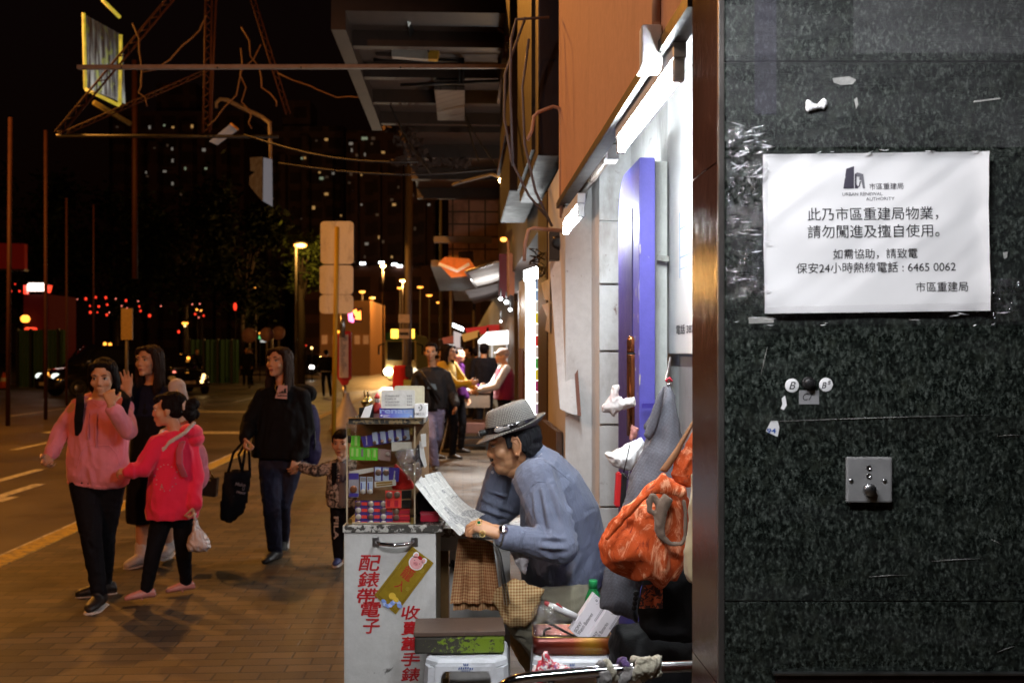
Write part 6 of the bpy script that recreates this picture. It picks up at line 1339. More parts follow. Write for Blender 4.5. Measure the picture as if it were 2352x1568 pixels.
def drop(u, v):
 path = [(1052, 1228), (1090, 1234), (1120, 1240), (1143, 1252), (1152, 1275), (1158, 1310), (1166, 1350), (1172, 1385)]
 k = u * (len(path) - 1); i = min(int(k), len(path) - 2); f = k - i; x = path[i][0] * (1 - f) + path[i + 1][0] * f; y = path[i][1] * (1 - f) + path[i + 1][1] * f
 return P(x - v * 6 * u, y, 3.50 + .26 * v)
q = MB(); q.grid(drop, 28, 8); q.grid(lambda u, v: drop(u, v) + V((-.009 * u - .001, .004, -.003 - .008 * u * u)), 28, 8); q.grid(lambda u, v: drop(u, v) + V((-.018 * u - .002, .006, -.005)), 28, 8); np_.part("hanging_leaf", q, NEWS)
ck = checks("brown_check_cloth", (.62, .40, .20), (.30, .105, .04), 20, stain=(.20, .06, .02))
def drape(u, v):
 x = (1052 + 80 * u) * (1 - v) + (1034 + 116 * u) * v; y = 1236 + 5 * u + (148 - 4 * u) * v
 return P(x, y, 3.66 - .025 * v) - Y_ * (.010 * math.sin(u * 15 + .8) * v + .006 * math.sin(u * 33 + 2) * v + .004 * noise.noise(V((u * 6, v * 5, 1))))
q = MB(); q.grid(drape, 60, 50); q.grid(lambda u, v: drape(u, v) + Y_ * .006, 40, 30); q.grid(lambda u, v: drape(u, .9 + .1 * v) + V((.01 + .12 * u * 0, .02, -.03 * v)), 20, 6)
solo("check_cloth", q, ck, "brown checked cloth hanging from under the newspaper", "cloth")
# ------------------------------------------------------------------ stools and tins
STW = mat("greyed_white_plastic", (.60, .61, .65), .38, 0, .12, 8, .06, dirt=(.22, .21, .22), da=.5, ds=9)
def stool(x0, x1, D, ht, lab):
 a, b = P(x0, 0, D).x, P(x1, 0, D).x; cx_, w = (a + b) / 2, (b - a) / 2; cy_ = D + w
 th = Thing("plastic_stool", lab, "stool", (cx_, cy_, 0), "white plastic stools in the foreground")
 def ringp(hw, z, c=.30):
  k = hw * c; pts = []
  for sx, sy in ((1, -1), (1, 1), (-1, 1), (-1, -1)):
   e = [(hw * sx, (hw - k) * sy), ((hw - k) * sx, hw * sy)]
   if (sx, sy) in ((1, 1), (-1, -1)): pass
   else: e = e[::-1]
   pts += [V((cx_ + p[0], cy_ + p[1], z)) for p in e]
  return pts
 q = MB(); rs = [q.ring(ringp(w * s_, z)) for s_, z in ((.80, ht - .004), (.84, ht), (.90, ht - .004), (.94, ht - .010), (.955, ht - .022), (.96, ht - .024))]
 q.bridge(rs, 0, False, True, False)
 f = q.bm.faces.new(rs[0]); f.smooth = False
 bmesh.ops.recalc_face_normals(q.bm, faces=q.bm.faces[:]); th.part("seat", q, STW)
 for sx in (-1, 1):
  for sy in (-1, 1):
   q = MB()
   def sec(z, s_, tw):
    ox, oy = cx_ + sx * w * s_, cy_ + sy * w * s_
    return [V((ox, oy - sy * tw, z)), V((ox, oy - sy * w * .26, z)), V((ox - sx * w * .10, oy - sy * .004, z)), V((ox - sx * tw, oy, z)), V((ox - sx * w * .26, oy, z)), V((ox - sx * w * .26, oy - sy * .012, z)), V((ox - sx * .02, oy - sy * .02, z)), V((ox - sx * .012, oy - sy * w * .26, z))]
   q.bridge([q.ring(sec(z, s_, .05)) for z, s_ in ((ht - .025, .965), (ht * .5, 1.05), (.0, 1.12))], 0, False, True, True)
   bmesh.ops.recalc_face_normals(q.bm, faces=q.bm.faces[:]); th.part("leg", q, STW)
 q = MB(); yf = cy_ - w * .962
 out = [(-.70, -.016), (-.74, -.15), (-.60, -.15), (-.57, -.056), (-.50, -.038), (.50, -.038), (.57, -.056), (.60, -.15), (.74, -.15), (.70, -.016)]
 q.prism([V((cx_ + x * w, yf - .006 - (-.022 - z) * .09, ht + z)) for x, z in out], Y_ * .012, bev=.003); th.part("front_arch", q, STW)
 q = MB(); q.prism([V((cx_ + x * w, yf + 2 * w * .962 - .004, ht + z)) for x, z in out], Y_ * .012); th.part("rear_arch", q, STW)
 q = MB(); c_ = V((cx_, cy_ - w * .972 - .004, ht - .024)); rr = random.Random(3)
 for k in range(7): q.obox(c_ + V((-.022 + k * .0073, -.0035, rr.uniform(-.002, .002))), V((.002, 0, .001 * (-1) ** k)), Y_ * .0005, V((.0006, 0, .0035)))
 for k in range(3): q.obox(c_ + V((-.006 + k * .006, -.002, .011)), X_ * .0018, Y_ * .0005, V((.001 * (k - 1), 0, .004)))
 for k in range(5): q.obox(c_ + V((-.012 + k * .006, -.002, -.009)), X_ * .002, Y_ * .0005, Z_ * .0012)
 th.part("moulded_mark", q, mat("mark_blue", (.06, .12, .35), .5))
 return th
stool(970, 1170, 3.28, .486, "white plastic stool under the rusty green tin")
stool(1220, 1408, 3.28, .486, "white plastic stool under the open red tin")
zs = .4875
def xyz(x, D): return P(x, 0, D).x
tn = Thing("green_tin", "long rusty green tin box with a brown lid on the left stool", "tin", (xyz(1055, 3.42), 3.43, zs))
rot = R(-3.2); ca_, sa2 = math.cos(rot), math.sin(rot); ax, ay = V((ca_, -sa2 * -1 * 0 + math.sin(-rot), 0)), V((math.sin(rot), ca_, 0))
cc = V((xyz(1055, 3.42), 3.43, 0)); hw = m_(102, 3.38)
q = MB(); q.obox(cc + Z_ * (zs + .03), ax * hw, ay * .085, Z_ * .0295, bev=.008); tn.part("body", q, flaked("flaked_green_paint", (.17, .25, .02), (.035, .03, .022), .53, 60, grad=.7))
q = MB(); q.obox(cc + Z_ * (zs + .0685), ax * (hw + .003), ay * .088, Z_ * .0085, bev=.004); tn.part("lid", q, wallpaint("rusty_brown_lid", (.10, .062, .045), (.05, .03, .022), (.17, .13, .10), .6, rough=.5))
t2 = Thing("red_tin", "open red and gold tin full of odds and ends on the right stool", "tin", (xyz(1312, 3.42), 3.42, zs))
t = NT("red_gold_tin"); spx = t.n("SeparateXYZ"); t.l(t.tc(), spx.inputs[0]); nn = t.noise(t.tc(), 12, 5)
f_ = t.math('ADD', t.math('MULTIPLY', spx.outputs[0], 3.4), t.math('ADD', .35, t.math('MULTIPLY', nn.outputs[0], .2)))
t.base(t.ramp(f_, [(.15, (.10, .012, .008)), (.45, (.20, .03, .008)), (.68, (.36, .17, .015)), (.85, (.24, .06, .01)), (1, (.16, .03, .01))])); t.set(Roughness=.3, Metallic=.4)
cc = V((xyz(1312, 3.42), 3.42, 0)); hw = m_(90, 3.36); q = MB()
def rr_ring(hx, hy, z, r=.022, n=5):
 pts = []
 for sx, sy, a0 in ((1, -1, -90), (1, 1, 0), (-1, 1, 90), (-1, -1, 180)):
  for k in range(n + 1): an = R(a0 + 90 * k / n); pts.append(cc + V(((hx - r) * sx + r * math.cos(an), (hy - r) * sy + r * math.sin(an), z)))
 return pts
q.bridge([q.ring(rr_ring(hw, .08, z)) for z in (zs, zs + .058)] + [q.ring(rr_ring(hw - .002, .078, z)) for z in (zs + .058, zs + .004)], 0, True, True, True); t2.part("body", q, t.m)
q = MB(); q.tube(rr_ring(hw, .08, zs + .058) + [rr_ring(hw, .08, zs + .058)[0]], .0016, 6); t2.part("rim", q, BRASS)
q = MB()
for k in range(6): q.obox(cc + V((.045 + k * .010, -.081, zs + .018)), X_ * .0038, Y_ * .0006, Z_ * (.004 if k % 2 else .003))
t2.part("stamped_mark", q, mat("worn_gold", (.22, .12, .03), .5))
def carton(o, lv, wv, D0, lab, thick=.045):
 a = P(*K(*o), D0); lx = P(*K(o[0] + lv[0], o[1] + lv[1]), D0 + .02) - a; wx = P(*K(o[0] + wv[0], o[1] + wv[1]), D0) - a
 n = lx.cross(wx).normalized(); n = -n if n.y < 0 else n
 th = Thing("battery_carton", lab, "box", a, "battery cartons in the red tin")
 q = MB(); c_ = a + lx / 2 + wx / 2 + n * thick / 2 - X_ * .002; q.obox(c_, lx / 2, wx / 2, n * thick / 2, bev=.0012); th.part("carton", q, mat("carton_white", (.68, .65, .70), .45, 0, .06))
 ru, uu = lx.normalized(), -wx.normalized(); o2 = a - n * .0006
 q = MB(); text(q, "SONY", o2 + lx * .17 + wx * .24, ru, uu, lx.length * .26, lx.length * .075, bold=.006); text(q, "Watch Batteries", o2 + lx * .33 + wx * .47, ru, uu, lx.length * .56, lx.length * .085); th.part("lettering", q, INK)
 q = MB(); c2_ = o2 + lx * .90 + wx * .30
 text(q, "0", c2_, ru, uu, .007, .009, bold=.03)
 for k in range(12): an = R(-150 + k * 22); q.obox(c2_ + ru * .011 * math.cos(an) + uu * .011 * math.sin(an), ru * .0008, n * .0002, uu * .0008)
 for w_ in (.80, .87): q.obox(o2 + lx * .72 + wx * w_, lx * .20, n * .0002, uu * .0006)
 q.obox(o2 + lx * .5 + wx * .97, lx * .46, n * .0002, uu * .0005); th.part("print", q, INKGREY)
 for nn_ in (1,):
  q = MB(); so = a - wx.normalized() * .0006 + n * thick * .5; text(q, "SONY", so + lx * .72, lx.normalized(), n, lx.length * .22, thick * .26, bold=.006); th.part("side_lettering", q, INK)
carton((900, 762), (236, -362), (124, 92), 3.395, "front battery carton leaning lower right in the red tin")
carton((727, 660), (250, -378), (140, 128), 3.43, "rear battery carton standing higher in the red tin")
bt = Thing("green_bottle", "green plastic bottle with a green cap behind the battery cartons", "bottle", P(*K(958, 700), 3.56)); c_ = P(*K(958, 145), 3.56); s_ = 3.56 / 2287 / 4.2 / 1.063
q = MB(); q.lathe(c_, [(30 * s_, -700 * s_), (86 * s_, -690 * s_), (90 * s_, -400 * s_), (88 * s_, -230 * s_), (80 * s_, -180 * s_), (52 * s_, -110 * s_), (38 * s_, -85 * s_), (38 * s_, -60 * s_)], 24)
t = NT("green_pet"); t.base((.02, .26, .07)); t.set(Roughness=.12); t.b.inputs["Transmission Weight"].default_value = .35; bt.part("body", q, t.m)
q = MB(); q.lathe(c_, [(47 * s_, -82 * s_), (46 * s_, -12 * s_), (43 * s_, -2 * s_), (.1 * s_, 0)], 24); bt.part("cap", q, mat("green_cap", (.02, .30, .09), .3, 0, .1, bump=.0))
q = MB(); q.lathe(c_, [(50 * s_, -92 * s_), (50 * s_, -83 * s_)], 24, cap=False); bt.part("cap_ring", q, mat("green_cap", (.02, .30, .09), .3))
q = MB(); q.tube([P(*K(500, 400), 3.44), P(*K(620, 450), 3.44), P(*K(790, 530), 3.46)], [.009, .0125, .0125], 14); wt_ = Thing("white_tube", "white plastic tube with a red tip lying across the red tin", "tube", P(*K(640, 560), 3.44)); wt_.part("barrel", q, mat("bright_white_plastic", (.8, .8, .82), .4, bump=0))
q = MB(); q.cap_(P(*K(476, 386), 3.44), P(*K(498, 398), 3.44), .0078, .009); wt_.part("tip", q, REDM); q = MB(); q.cap_(P(*K(590, 392), 3.425), P(*K(640, 430), 3.425), .004, .002); wt_.part("trigger", q, REDM)
q = MB(); q.tube([P(*K(462, 572), 3.40), P(*K(545, 610), 3.40), P(*K(900, 790), 3.41)], [.004, .0045, .0038], 10); solo("pen", q, BLACKM, "black pen sticking out of the red tin", "pen")
q = MB(); q.tube([P(*K(450, 745), 3.38), P(*K(460, 660), 3.39), P(*K(520, 640), 3.40)], .0045, 8); solo("strap_end", q, BLACKM, "black watch strap end curling over the red tin's edge", "strap")
q = MB(); pillow(q, [K(*p) for p in ((360, 730), (335, 560), (345, 460), (400, 395), (470, 360), (560, 400), (620, 540), (700, 640), (760, 760), (560, 800))], 3.44, .05, 4)
solo("plastic_bag", skin(q, .004, 1, .012, 45), clear("soft_clear_film", (.92, .92, .90), .16, .14, .9, 55), "clear plastic bag swelling out of the red tin", "plastic bag")
q = MB(); q.box(cc.x - hw + .02, cc.x + hw - .02, 3.36, 3.47, zs + .008, zs + .03, bev=.006); solo("dark_case", q, DARK, "dark flat case lying in the bottom of the red tin", "case")
# ------------------------------------------------------------------ trolley rail with rags
tl = Thing("hand_trolley", "chrome trolley with rags knotted round its handle at the bottom edge", "trolley", (P(*K(1100, 1060), 2.3).x, 2.5, 0)); D = 2.3
rail = [P(*K(x, y), D) for x, y in ((2420, 1010), (2300, 1016), (1640, 1040), (1000, 1082), (500, 1128), (300, 1146), (190, 1165), (110, 1192))]
c0 = rail[-1]; rail += [c0 + V((-.035, .03, -.03)), c0 + V((-.06, .08, -.10)), c0 + V((-.065, .12, -.3)), V((c0.x - .065, D + .14, .1))]
q = MB(); q.tube(rail, .0128, 16); tl.part("handle_rail", q, CHROME)
q = MB()
for x in (530, 1020, 2010):
 a_ = P(*K(x, 1125 - (x - 500) * .07), D); q.tube([a_ - Z_ * .01, a_ + V((0, .02, -.12)), V((a_.x, D + .05, .12))], .008, 10)
tl.part("support", q, DARK)
q = MB(); q.box(P(*K(200, 0), D).x, P(*K(2300, 0), D).x, D + .02, D + .5, .12, .15); tl.part("deck", q, RUSTST)
for sx in (300, 2200):
 q = MB(); q.lathe(V((P(*K(sx, 0), D).x, D + .1, .06)), [(.06, -.02), (.06, .02), (.02, .021)], 18, 0, X_); tl.part("wheel", q, TYRE)
RAG = cloth("dirty_cream_rag", (.36, .335, .26), 240, .4, .9, .8); RAG2 = cloth("grey_rag", (.20, .19, .185), 240, .4, .9, .8); RAGP = cloth("purple_ribbon", (.055, .025, .11), 240, .3, .7, .4)
rg = Thing("rag_wrap", "cream and purple rags knotted around the chrome trolley handle", "rags", P(*K(1300, 1200), D)); rr = random.Random(17)
def wrap(x0, x1, r, m, lab, name="rag"):
 q = MB(); pts = []; n = 30
 for k in range(n + 1):
  f = k / n; x = x0 + (x1 - x0) * f; c_ = P(*K(x, 1082 - (x - 1000) * .063), D); an = f * (x1 - x0) / 26 + x0
  pts.append(c_ + V((rr.uniform(-.002, .002), math.cos(an) * r, math.sin(an) * r)))
 q.tube(pts, [rr.uniform(.006, .011) for _ in pts], 8); rg.part(name, skin(q, .0028, 2, .004, 130), m)
wrap(1005, 1060, .014, RAG2, ""); wrap(1055, 1270, .017, RAG, ""); wrap(1225, 1300, .020, RAGP, "", "ribbon"); wrap(1290, 1400, .018, RAG2, ""); wrap(1370, 1500, .021, RAG, "")
q = MB()
for k in range(6):
 x = 1420 + k * 34; c_ = P(*K(x, 1050 - k * 4), D - .01); q.tube([c_ + V((-.014, -.012, -.024)), c_ + V((-.006, -.022, .0)), c_ + V((.003, -.014, .020)), c_ + V((.010, .006, .022)), c_ + V((.012, -.01, -.02))], [.004, .008, .009, .007, .004], 8)
rg.part("knot", skin(q, .0028, 3, .006, 100), RAG)
q = MB(); q.tube([P(*K(1070, 1080), D - .014), P(*K(1090, 1150), D - .018), P(*K(1100, 1260), D - .01)], [.012, .014, .010], 8); q.tube([P(*K(1380, 1060), D - .016), P(*K(1290, 1150), D - .02), P(*K(1230, 1260), D - .01)], [.012, .013, .009], 8); rg.part("loose_end", skin(q, .003, 2, .004, 110), RAG2)
t = NT("red_floral_cloth"); n1 = t.noise(t.tc(), 55, 3, .6, .5); n2 = t.noise(t.tc(), 90, 3); c_ = t.mix(t.ramp(n1.outputs[0], [(.47, 0), (.52, 1)]), (.62, .58, .58), (.42, .03, .05)); t.base(t.mix(t.ramp(n2.outputs[0], [(.58, 0), (.62, .8)]), c_, (.10, .09, .22))); t.set(Roughness=.85)
q = MB(); pillow(q, [K(*p) for p in ((330, 1090), (430, 960), (455, 890), (475, 880), (500, 920), (560, 1000), (700, 1040), (760, 1075), (740, 1230), (320, 1230))], lambda x, y: 2.62, .03, 3)
solo("floral_cloth", skin(q, .004, 2, .010, 40, seed=3), t.m, "red and white floral cloth peaked up behind the trolley handle", "cloth")
q = MB(); q.grid(lambda u, v: P(*K(560 + 900 * u, 1150 + 12 * math.sin(u * 9) + 80 * v), 2.45 + .05 * v), 20, 4); solo("white_rag", q, mat("bright_rag", (.7, .68, .68), .8), "white cloth laid on the trolley under its handle", "cloth")
# ------------------------------------------------------------------ things hanging in the recess
jk = Thing("hanging_jacket", "grey houndstooth jacket hanging on a hook in the recess", "jacket", P(1480, 1430, 3.0))
t = NT("houndstooth"); v = t.mp((1, 1, 1), (0, R(12), 0)); spx = t.n("SeparateXYZ"); t.l(v, spx.inputs[0])
a1 = t.math('GREATER_THAN', t.math('FRACT', t.math('MULTIPLY', spx.outputs[0], 260)), .5); a2 = t.math('GREATER_THAN', t.math('FRACT', t.math('MULTIPLY', spx.outputs[2], 260)), .5); a3 = t.math('GREATER_THAN', t.math('FRACT', t.math('MULTIPLY', t.math('ADD', spx.outputs[0], spx.outputs[2]), 340)), .5)
k_ = t.math('ADD', t.math('MULTIPLY', t.math('MULTIPLY', a1, a2), .6), t.math('MULTIPLY', a3, .3)); t.base(t.mix(k_, (.036, .038, .050), (.18, .18, .215))); t.set(Roughness=.9); t.bump(t.noise(t.mp((1, 1, .3)), 20, 4).outputs[0], .5, .02); HOUND = t.m
q = MB(); pillow(q, [(1527, 884), (1540, 884), (1552, 910), (1562, 980), (1575, 1060), (1570, 1120), (1540, 1200), (1500, 1290), (1470, 1345), (1462, 1428), (1420, 1408), (1378, 1395), (1382, 1320), (1392, 1280), (1420, 1200), (1440, 1140), (1452, 1090), (1470, 1040), (1490, 1000), (1482, 978), (1500, 935), (1512, 905)], lambda x, y: 3.05 - .12 * max(0, (y - 900) / 500), .06, 4.5)
jk.part("body", skin(q, .005, 4, .012, 14, stretch=(1, 1, .25)), HOUND)
q = MB(); pillow(q, [(1512, 902), (1527, 884), (1522, 930), (1508, 985), (1492, 1012), (1478, 1000), (1494, 950)], 2.985, .012, 3); jk.part("lapel", skin(q, .0035, 2), HOUND)
q = MB(); q.tube([P(1534, 880, 3.05), P(1530, 872, 3.05), P(1538, 868, 3.05), P(1544, 876, 3.05)], .004, 8); jk.part("collar_loop", q, CARDRED2)
for k in range(4):
 q = MB(); c_ = P(1461 - k * 1.5, 1362 + k * 11, 2.88); q.lathe(c_, [(.007, 0), (.008, .003), (.006, .005), (.0003, .004)], 14, 0, -Y_); jk.part("button", q, BLACKM)
q = MB(); q.tube([P(1540, 822, 3.3), P(1535, 850, 3.2), P(1530, 872, 3.06), P(1534, 884, 3.04), P(1542, 880, 3.04)], .004, 8); solo("wall_hook", q, STEEL, "thin steel hook holding the houndstooth jacket", "hook")
ob = Thing("orange_bag", "large orange batik cloth shoulder bag hanging from the wall edge", "bag", P(1480, 1345, 2.75))
DYE = tiedye("orange_batik", (.46, .070, .015), (.12, .010, .005), (.80, .36, .20))
q = MB(); pillow(q, [(1500, 1108), (1524, 1086), (1552, 1104), (1576, 1124), (1578, 1180), (1576, 1250), (1566, 1300), (1554, 1332), (1524, 1345), (1490, 1338), (1450, 1325), (1404, 1306), (1384, 1288), (1381, 1262), (1386, 1232), (1410, 1196), (1440, 1165), (1472, 1136)], 2.72, .10, 4.5)
ob.part("pouch", skin(q, .005, 3, .016, 11, seed=2, stretch=(1, 1, .6)), DYE)
q = MB(); pillow(q, [(1478, 1134), (1522, 1086), (1578, 1126), (1572, 1142), (1500, 1134), (1470, 1160), (1440, 1190), (1396, 1240), (1386, 1236), (1412, 1196)], 2.625, .014, 3.5); ob.part("flap", skin(q, .004, 2, .006, 25, seed=5), DYE)
q = MB(); pillow(q, [(1596, 985), (1600, 985), (1600, 1075), (1586, 1120), (1560, 1110), (1540, 1090), (1548, 1060), (1576, 1020)], 2.66, .02, 3.5); ob.part("strap_cloth", skin(q, .004, 2, .006, 30, seed=8), DYE)
EDGE = cloth("drab_webbing", (.17, .12, .09), 300, .3)
def ribbon(pts, w, D0):
 q = MB(); q.tube([P(*p, D0 if len(p) == 2 else p[2]) for p in [(x[0], x[1]) for x in pts]], w, 6); return q
q = MB(); pillow(q, [(1514, 1080), (1550, 1030), (1600, 950), (1600, 962), (1570, 1020), (1556, 1050), (1530, 1086)], 2.65, .010, 3); ob.part("strap", skin(q, .0035, 2), mat("brown_strap", (.19, .08, .03), .6))
q = MB(); q.tube([P(x, y, 2.615) for x, y in ((1500, 1134), (1490, 1150), (1492, 1172), (1504, 1178), (1512, 1170), (1508, 1150), (1500, 1136))], .008, 8)
q.tube([P(x, y, 2.612) for x, y in ((1535, 1140), (1522, 1160), (1516, 1190), (1514, 1215), (1522, 1235), (1540, 1248), (1568, 1248), (1574, 1230), (1574, 1180), (1570, 1146))], [.016, .018, .016, .014, .010, .006, .006, .005, .005, .005], 8)
ob.part("handle_loop", skin(q, .0035, 2, .003, 60), EDGE)
q = MB(); pillow(q, [(1588, 1085), (1602, 1085), (1604, 1340), (1584, 1338), (1572, 1320), (1570, 1280), (1580, 1200)], 2.60, .03, 4); solo("canvas_bag", skin(q, .005, 3, .006, 20), cloth("cream_canvas", (.44, .36, .22)), "cream canvas bag squeezed behind the orange bag", "bag")
q = MB(); pillow(q, [(1482, 1300), (1560, 1290), (1600, 1290), (1600, 1400), (1590, 1470), (1560, 1475), (1500, 1470), (1470, 1440), (1464, 1390)], 2.86, .07, 5); solo("black_bag", skin(q, .006, 3, .008, 14), cloth("black_cotton", (.010, .010, .011)), "black cloth bag hanging below the orange bag", "bag")
q = MB(); q.grid(lambda u, v: P(1478 + 44 * u - 10 * v * (1 - u), 1342 + 54 * v - 10 * u * 0, 2.78) - Y_ * .004 * math.sin(u * 9), 12, 10)
t = NT("orange_print_cloth"); n1 = t.noise(t.tc(), 60, 2, .5, 1.5); t.base(t.mix(t.ramp(n1.outputs[0], [(.46, 0), (.52, 1)]), (.45, .09, .03), (.05, .02, .02))); t.set(Roughness=.85); solo("printed_cloth", q, t.m, "scrap of orange and black printed cloth under the orange bag", "cloth")
q = MB(); pillow(q, [(1408, 1440), (1500, 1425), (1600, 1440), (1640, 1560), (1640, 1640), (1400, 1640), (1390, 1560)], 3.05, .16, 9); solo("shadow_filler", skin(q, .009, 3, .012, 9), cloth("shadow_filler_cloth", (.008, .008, .009), rough=.45), "big black sack added for the shadow and dark cloths below the hanging bags", "filler")  # black lump added where shadow and dark cloths lie
th = Thing("copper_flask", "slim copper coloured vacuum flask standing by the purple frame", "flask", P(1449, 900, 3.46)); c_ = P(1449, 900, 3.46); k_ = m_(1, 3.46)
COPP = mat("copper_metal", (.42, .15, .06), .2, .9, .2, dirt=(.08, .03, .02))
q = MB(); q.lathe(c_, [(9.5 * k_, -100 * k_), (9.5 * k_, 84 * k_), (9 * k_, 88 * k_)], 20); th.part("body", q, COPP)
q = MB(); q.lathe(c_ + Z_ * 89 * k_, [(9 * k_, 0), (9 * k_, 30 * k_), (7 * k_, 37 * k_), (3 * k_, 40 * k_), (.1 * k_, 40 * k_)], 20); th.part("cap", q, COPP)
q = MB(); q.lathe(c_ + Z_ * 86 * k_, [(9.8 * k_, 0), (9.8 * k_, 4 * k_)], 20, cap=False); th.part("ring", q, DARK)
q = MB(); pillow(q, [(1408, 886), (1424, 884), (1420, 908), (1432, 916), (1458, 912), (1460, 932), (1440, 938), (1420, 944), (1408, 958), (1402, 948), (1384, 946), (1382, 934), (1398, 914)], 3.38, .022, 3); solo("tissue", skin(q, .003, 2, .004, 45), mat("printed_tissue", (.66, .62, .62), .8, 0, .2, dirt=(.45, .12, .12), da=.6, ds=30), "crumpled white printed tissue below the copper flask", "tissue")
q = MB(); q.tube([P(1449, 1010, 3.36), P(1455, 990, 3.36), P(1452, 978, 3.36), P(1462, 985, 3.36), P(1458, 1008, 3.36)], [.006, .01, .006, .008, .004], 7); solo("sweet_wrapper", skin(q, .0025, 1, .004, 120), mat("pink_wrapper", (.50, .22, .20), .4), "small pinkish wrapper above the white bag", "wrapper")
q = MB(); pillow(q, [(1390, 1040), (1412, 1036), (1440, 1020), (1472, 1006), (1482, 1020), (1474, 1050), (1462, 1072), (1446, 1080), (1416, 1074), (1400, 1058)], 3.22, .045, 3.5); solo("plastic_bag", skin(q, .0035, 2, .007, 40), mat("white_carrier_film", (.74, .75, .77), .4, 0, .08), "white plastic carrier bag tucked beside the houndstooth jacket", "plastic bag")
rd = Thing("red_radio", "small red and black pocket radio hanging on a cord", "radio", P(1424, 1160, 3.1))
q = MB(); q.prism([P(x, y, 3.1) for x, y in ((1411, 1162), (1424, 1166), (1428, 1086), (1416, 1084))][::1], Y_ * .03, bev=.004); rd.part("red_face", q, REDM)
q = MB(); q.prism([P(x, y, 3.102) for x, y in ((1424, 1166), (1436, 1160), (1441, 1090), (1428, 1086))], Y_ * .03, bev=.003); rd.part("black_side", q, BLACKM)
q = MB(); q.tube([P(1432, 1086, 3.09), P(1438, 1060, 3.09), P(1447, 1020, 3.09)], .002, 6); q.tube([P(1430, 1086, 3.09), P(1442, 1100, 3.09), P(1446, 1080, 3.09)], .0025, 6); rd.part("cord", q, DARK)
# ================================================================== people
SK_F = skinm("light_skin", (.60, .35, .22)); SK_M = skinm("tan_skin", (.52, .28, .16)); SK_D = skinm("weathered_skin", (.50, .25, .125))
LIP = mat("lip_skin", (.36, .10, .085), .4, 0, .1, bump=0); EYEW = mat("eye_white", (.62, .60, .57), .2, 0, .05, bump=0); IRIS = mat("dark_iris", (.012, .008, .006), .1, 0, .05, bump=0); BROW = mat("eyebrow", (.02, .014, .012), .8, 0, .1, bump=0)
HAIRB = hairm("black_hair", (.008, .006, .006)); HAIRD = hairm("dark_brown_hair", (.018, .010, .007)); HAIRG = hairm("greying_hair", (.014, .014, .016))
def frame(f, roll=0.0):
 f = V(f).normalized(); r = Z_.cross(f); r = V((-r.x, -r.y, 0)).normalized() if r.length > 1e-5 else X_
 r = f.cross(Z_).normalized(); u = r.cross(f).normalized()
 if roll: r, u = r * math.cos(roll) + u * math.sin(roll), u * math.cos(roll) - r * math.sin(roll)
 return f, r, u
def head(q, hc, fr, s, nose=1.0, jaw=1.0, neck=None, nr=.05, ears=True):
 f, r, u = fr
 def h(a, b, c): return hc + (r * a + f * b + u * c) * s
 ax = (r, f, u)
 q.ell(h(0, -.012, .030), .073 * s, .094 * s, .084 * s, ax, 20)
 q.ell(h(0, .030, -.022), .062 * s, .066 * s, .078 * s, ax, 18)
 q.ell(h(0, .026, -.062), .050 * s * jaw, .060 * s, .050 * s, ax, 16)
 q.ell(h(0, .068, -.094), .026 * s * jaw, .022 * s, .020 * s, ax, 14)
 for sx in (-1, 1):
  q.ell(h(.038 * sx, .060, -.026), .027 * s, .026 * s, .026 * s, ax, 12)
  q.ell(h(.030 * sx, .078, .028), .026 * s, .016 * s, .013 * s, ax, 10)
  q.ell(h(.012 * sx, .094, -.034), .008 * s * nose, .010 * s, .0085 * s, ax, 10)
  if ears:
   q.ell(h(.074 * sx, -.006, -.008), .012 * s, .021 * s, .034 * s, ax, 12); q.ell(h(.073 * sx, .002, -.034), .010 * s, .010 * s, .014 * s, ax, 10)
 q.cap_(h(0, .086, .018), h(0, .0975, -.026), .0085 * s, .0128 * s * nose)
 q.ell(h(0, .086, -.058), .024 * s, .015 * s, .009 * s, ax, 12); q.ell(h(0, .083, -.072), .020 * s, .014 * s, .009 * s, ax, 12)
 if neck is not None: q.cap_(h(0, -.012, -.045), neck, nr * s, nr * 1.08 * s)
 return h
def face_bits(h, fr, s, look=0.0, lips=True, open_=1.0):
 """eyes, brows and lips as islands of the body mesh"""
 f, r, u = fr; ax = (r, f, u); q = MB()
 for sx in (-1, 1):
  q.ell(h(.0315 * sx, .0800, .004), .0150 * s, .0085 * s, .0066 * s * open_, ax, 12, 1)
  q.ell(h(.0315 * sx + look, .0862, .004), .0068 * s, .0042 * s, .0062 * s * open_, ax, 10, 2)
  q.tube([h(.0155 * sx, .0880, .007), h(.0315 * sx, .0905, .0118), h(.0480 * sx, .0805, .0080)], [.0012 * s, .0022 * s, .0014 * s], 6, 3)
  q.tube([h(.014 * sx, .0955, .026), h(.032 * sx, .0950, .0315), h(.052 * sx, .0800, .027)], [.0026 * s, .0032 * s, .0016 * s], 6, 3)
  q.ell(h(.0062 * sx, .1015, -.0385), .0032 * s, .003 * s, .0022 * s, ax, 8, 3)
 if lips:
  q.ell(h(0, .0935, -.0605), .0205 * s, .0075 * s, .0050 * s, ax, 12, 4); q.ell(h(0, .0915, -.0695), .0175 * s, .0075 * s, .0056 * s, ax, 12, 4)
  q.tube([h(-.019, .091, -.065), h(0, .1012, -.0648), h(.019, .091, -.065)], .0011 * s, 5, 3)
 return q
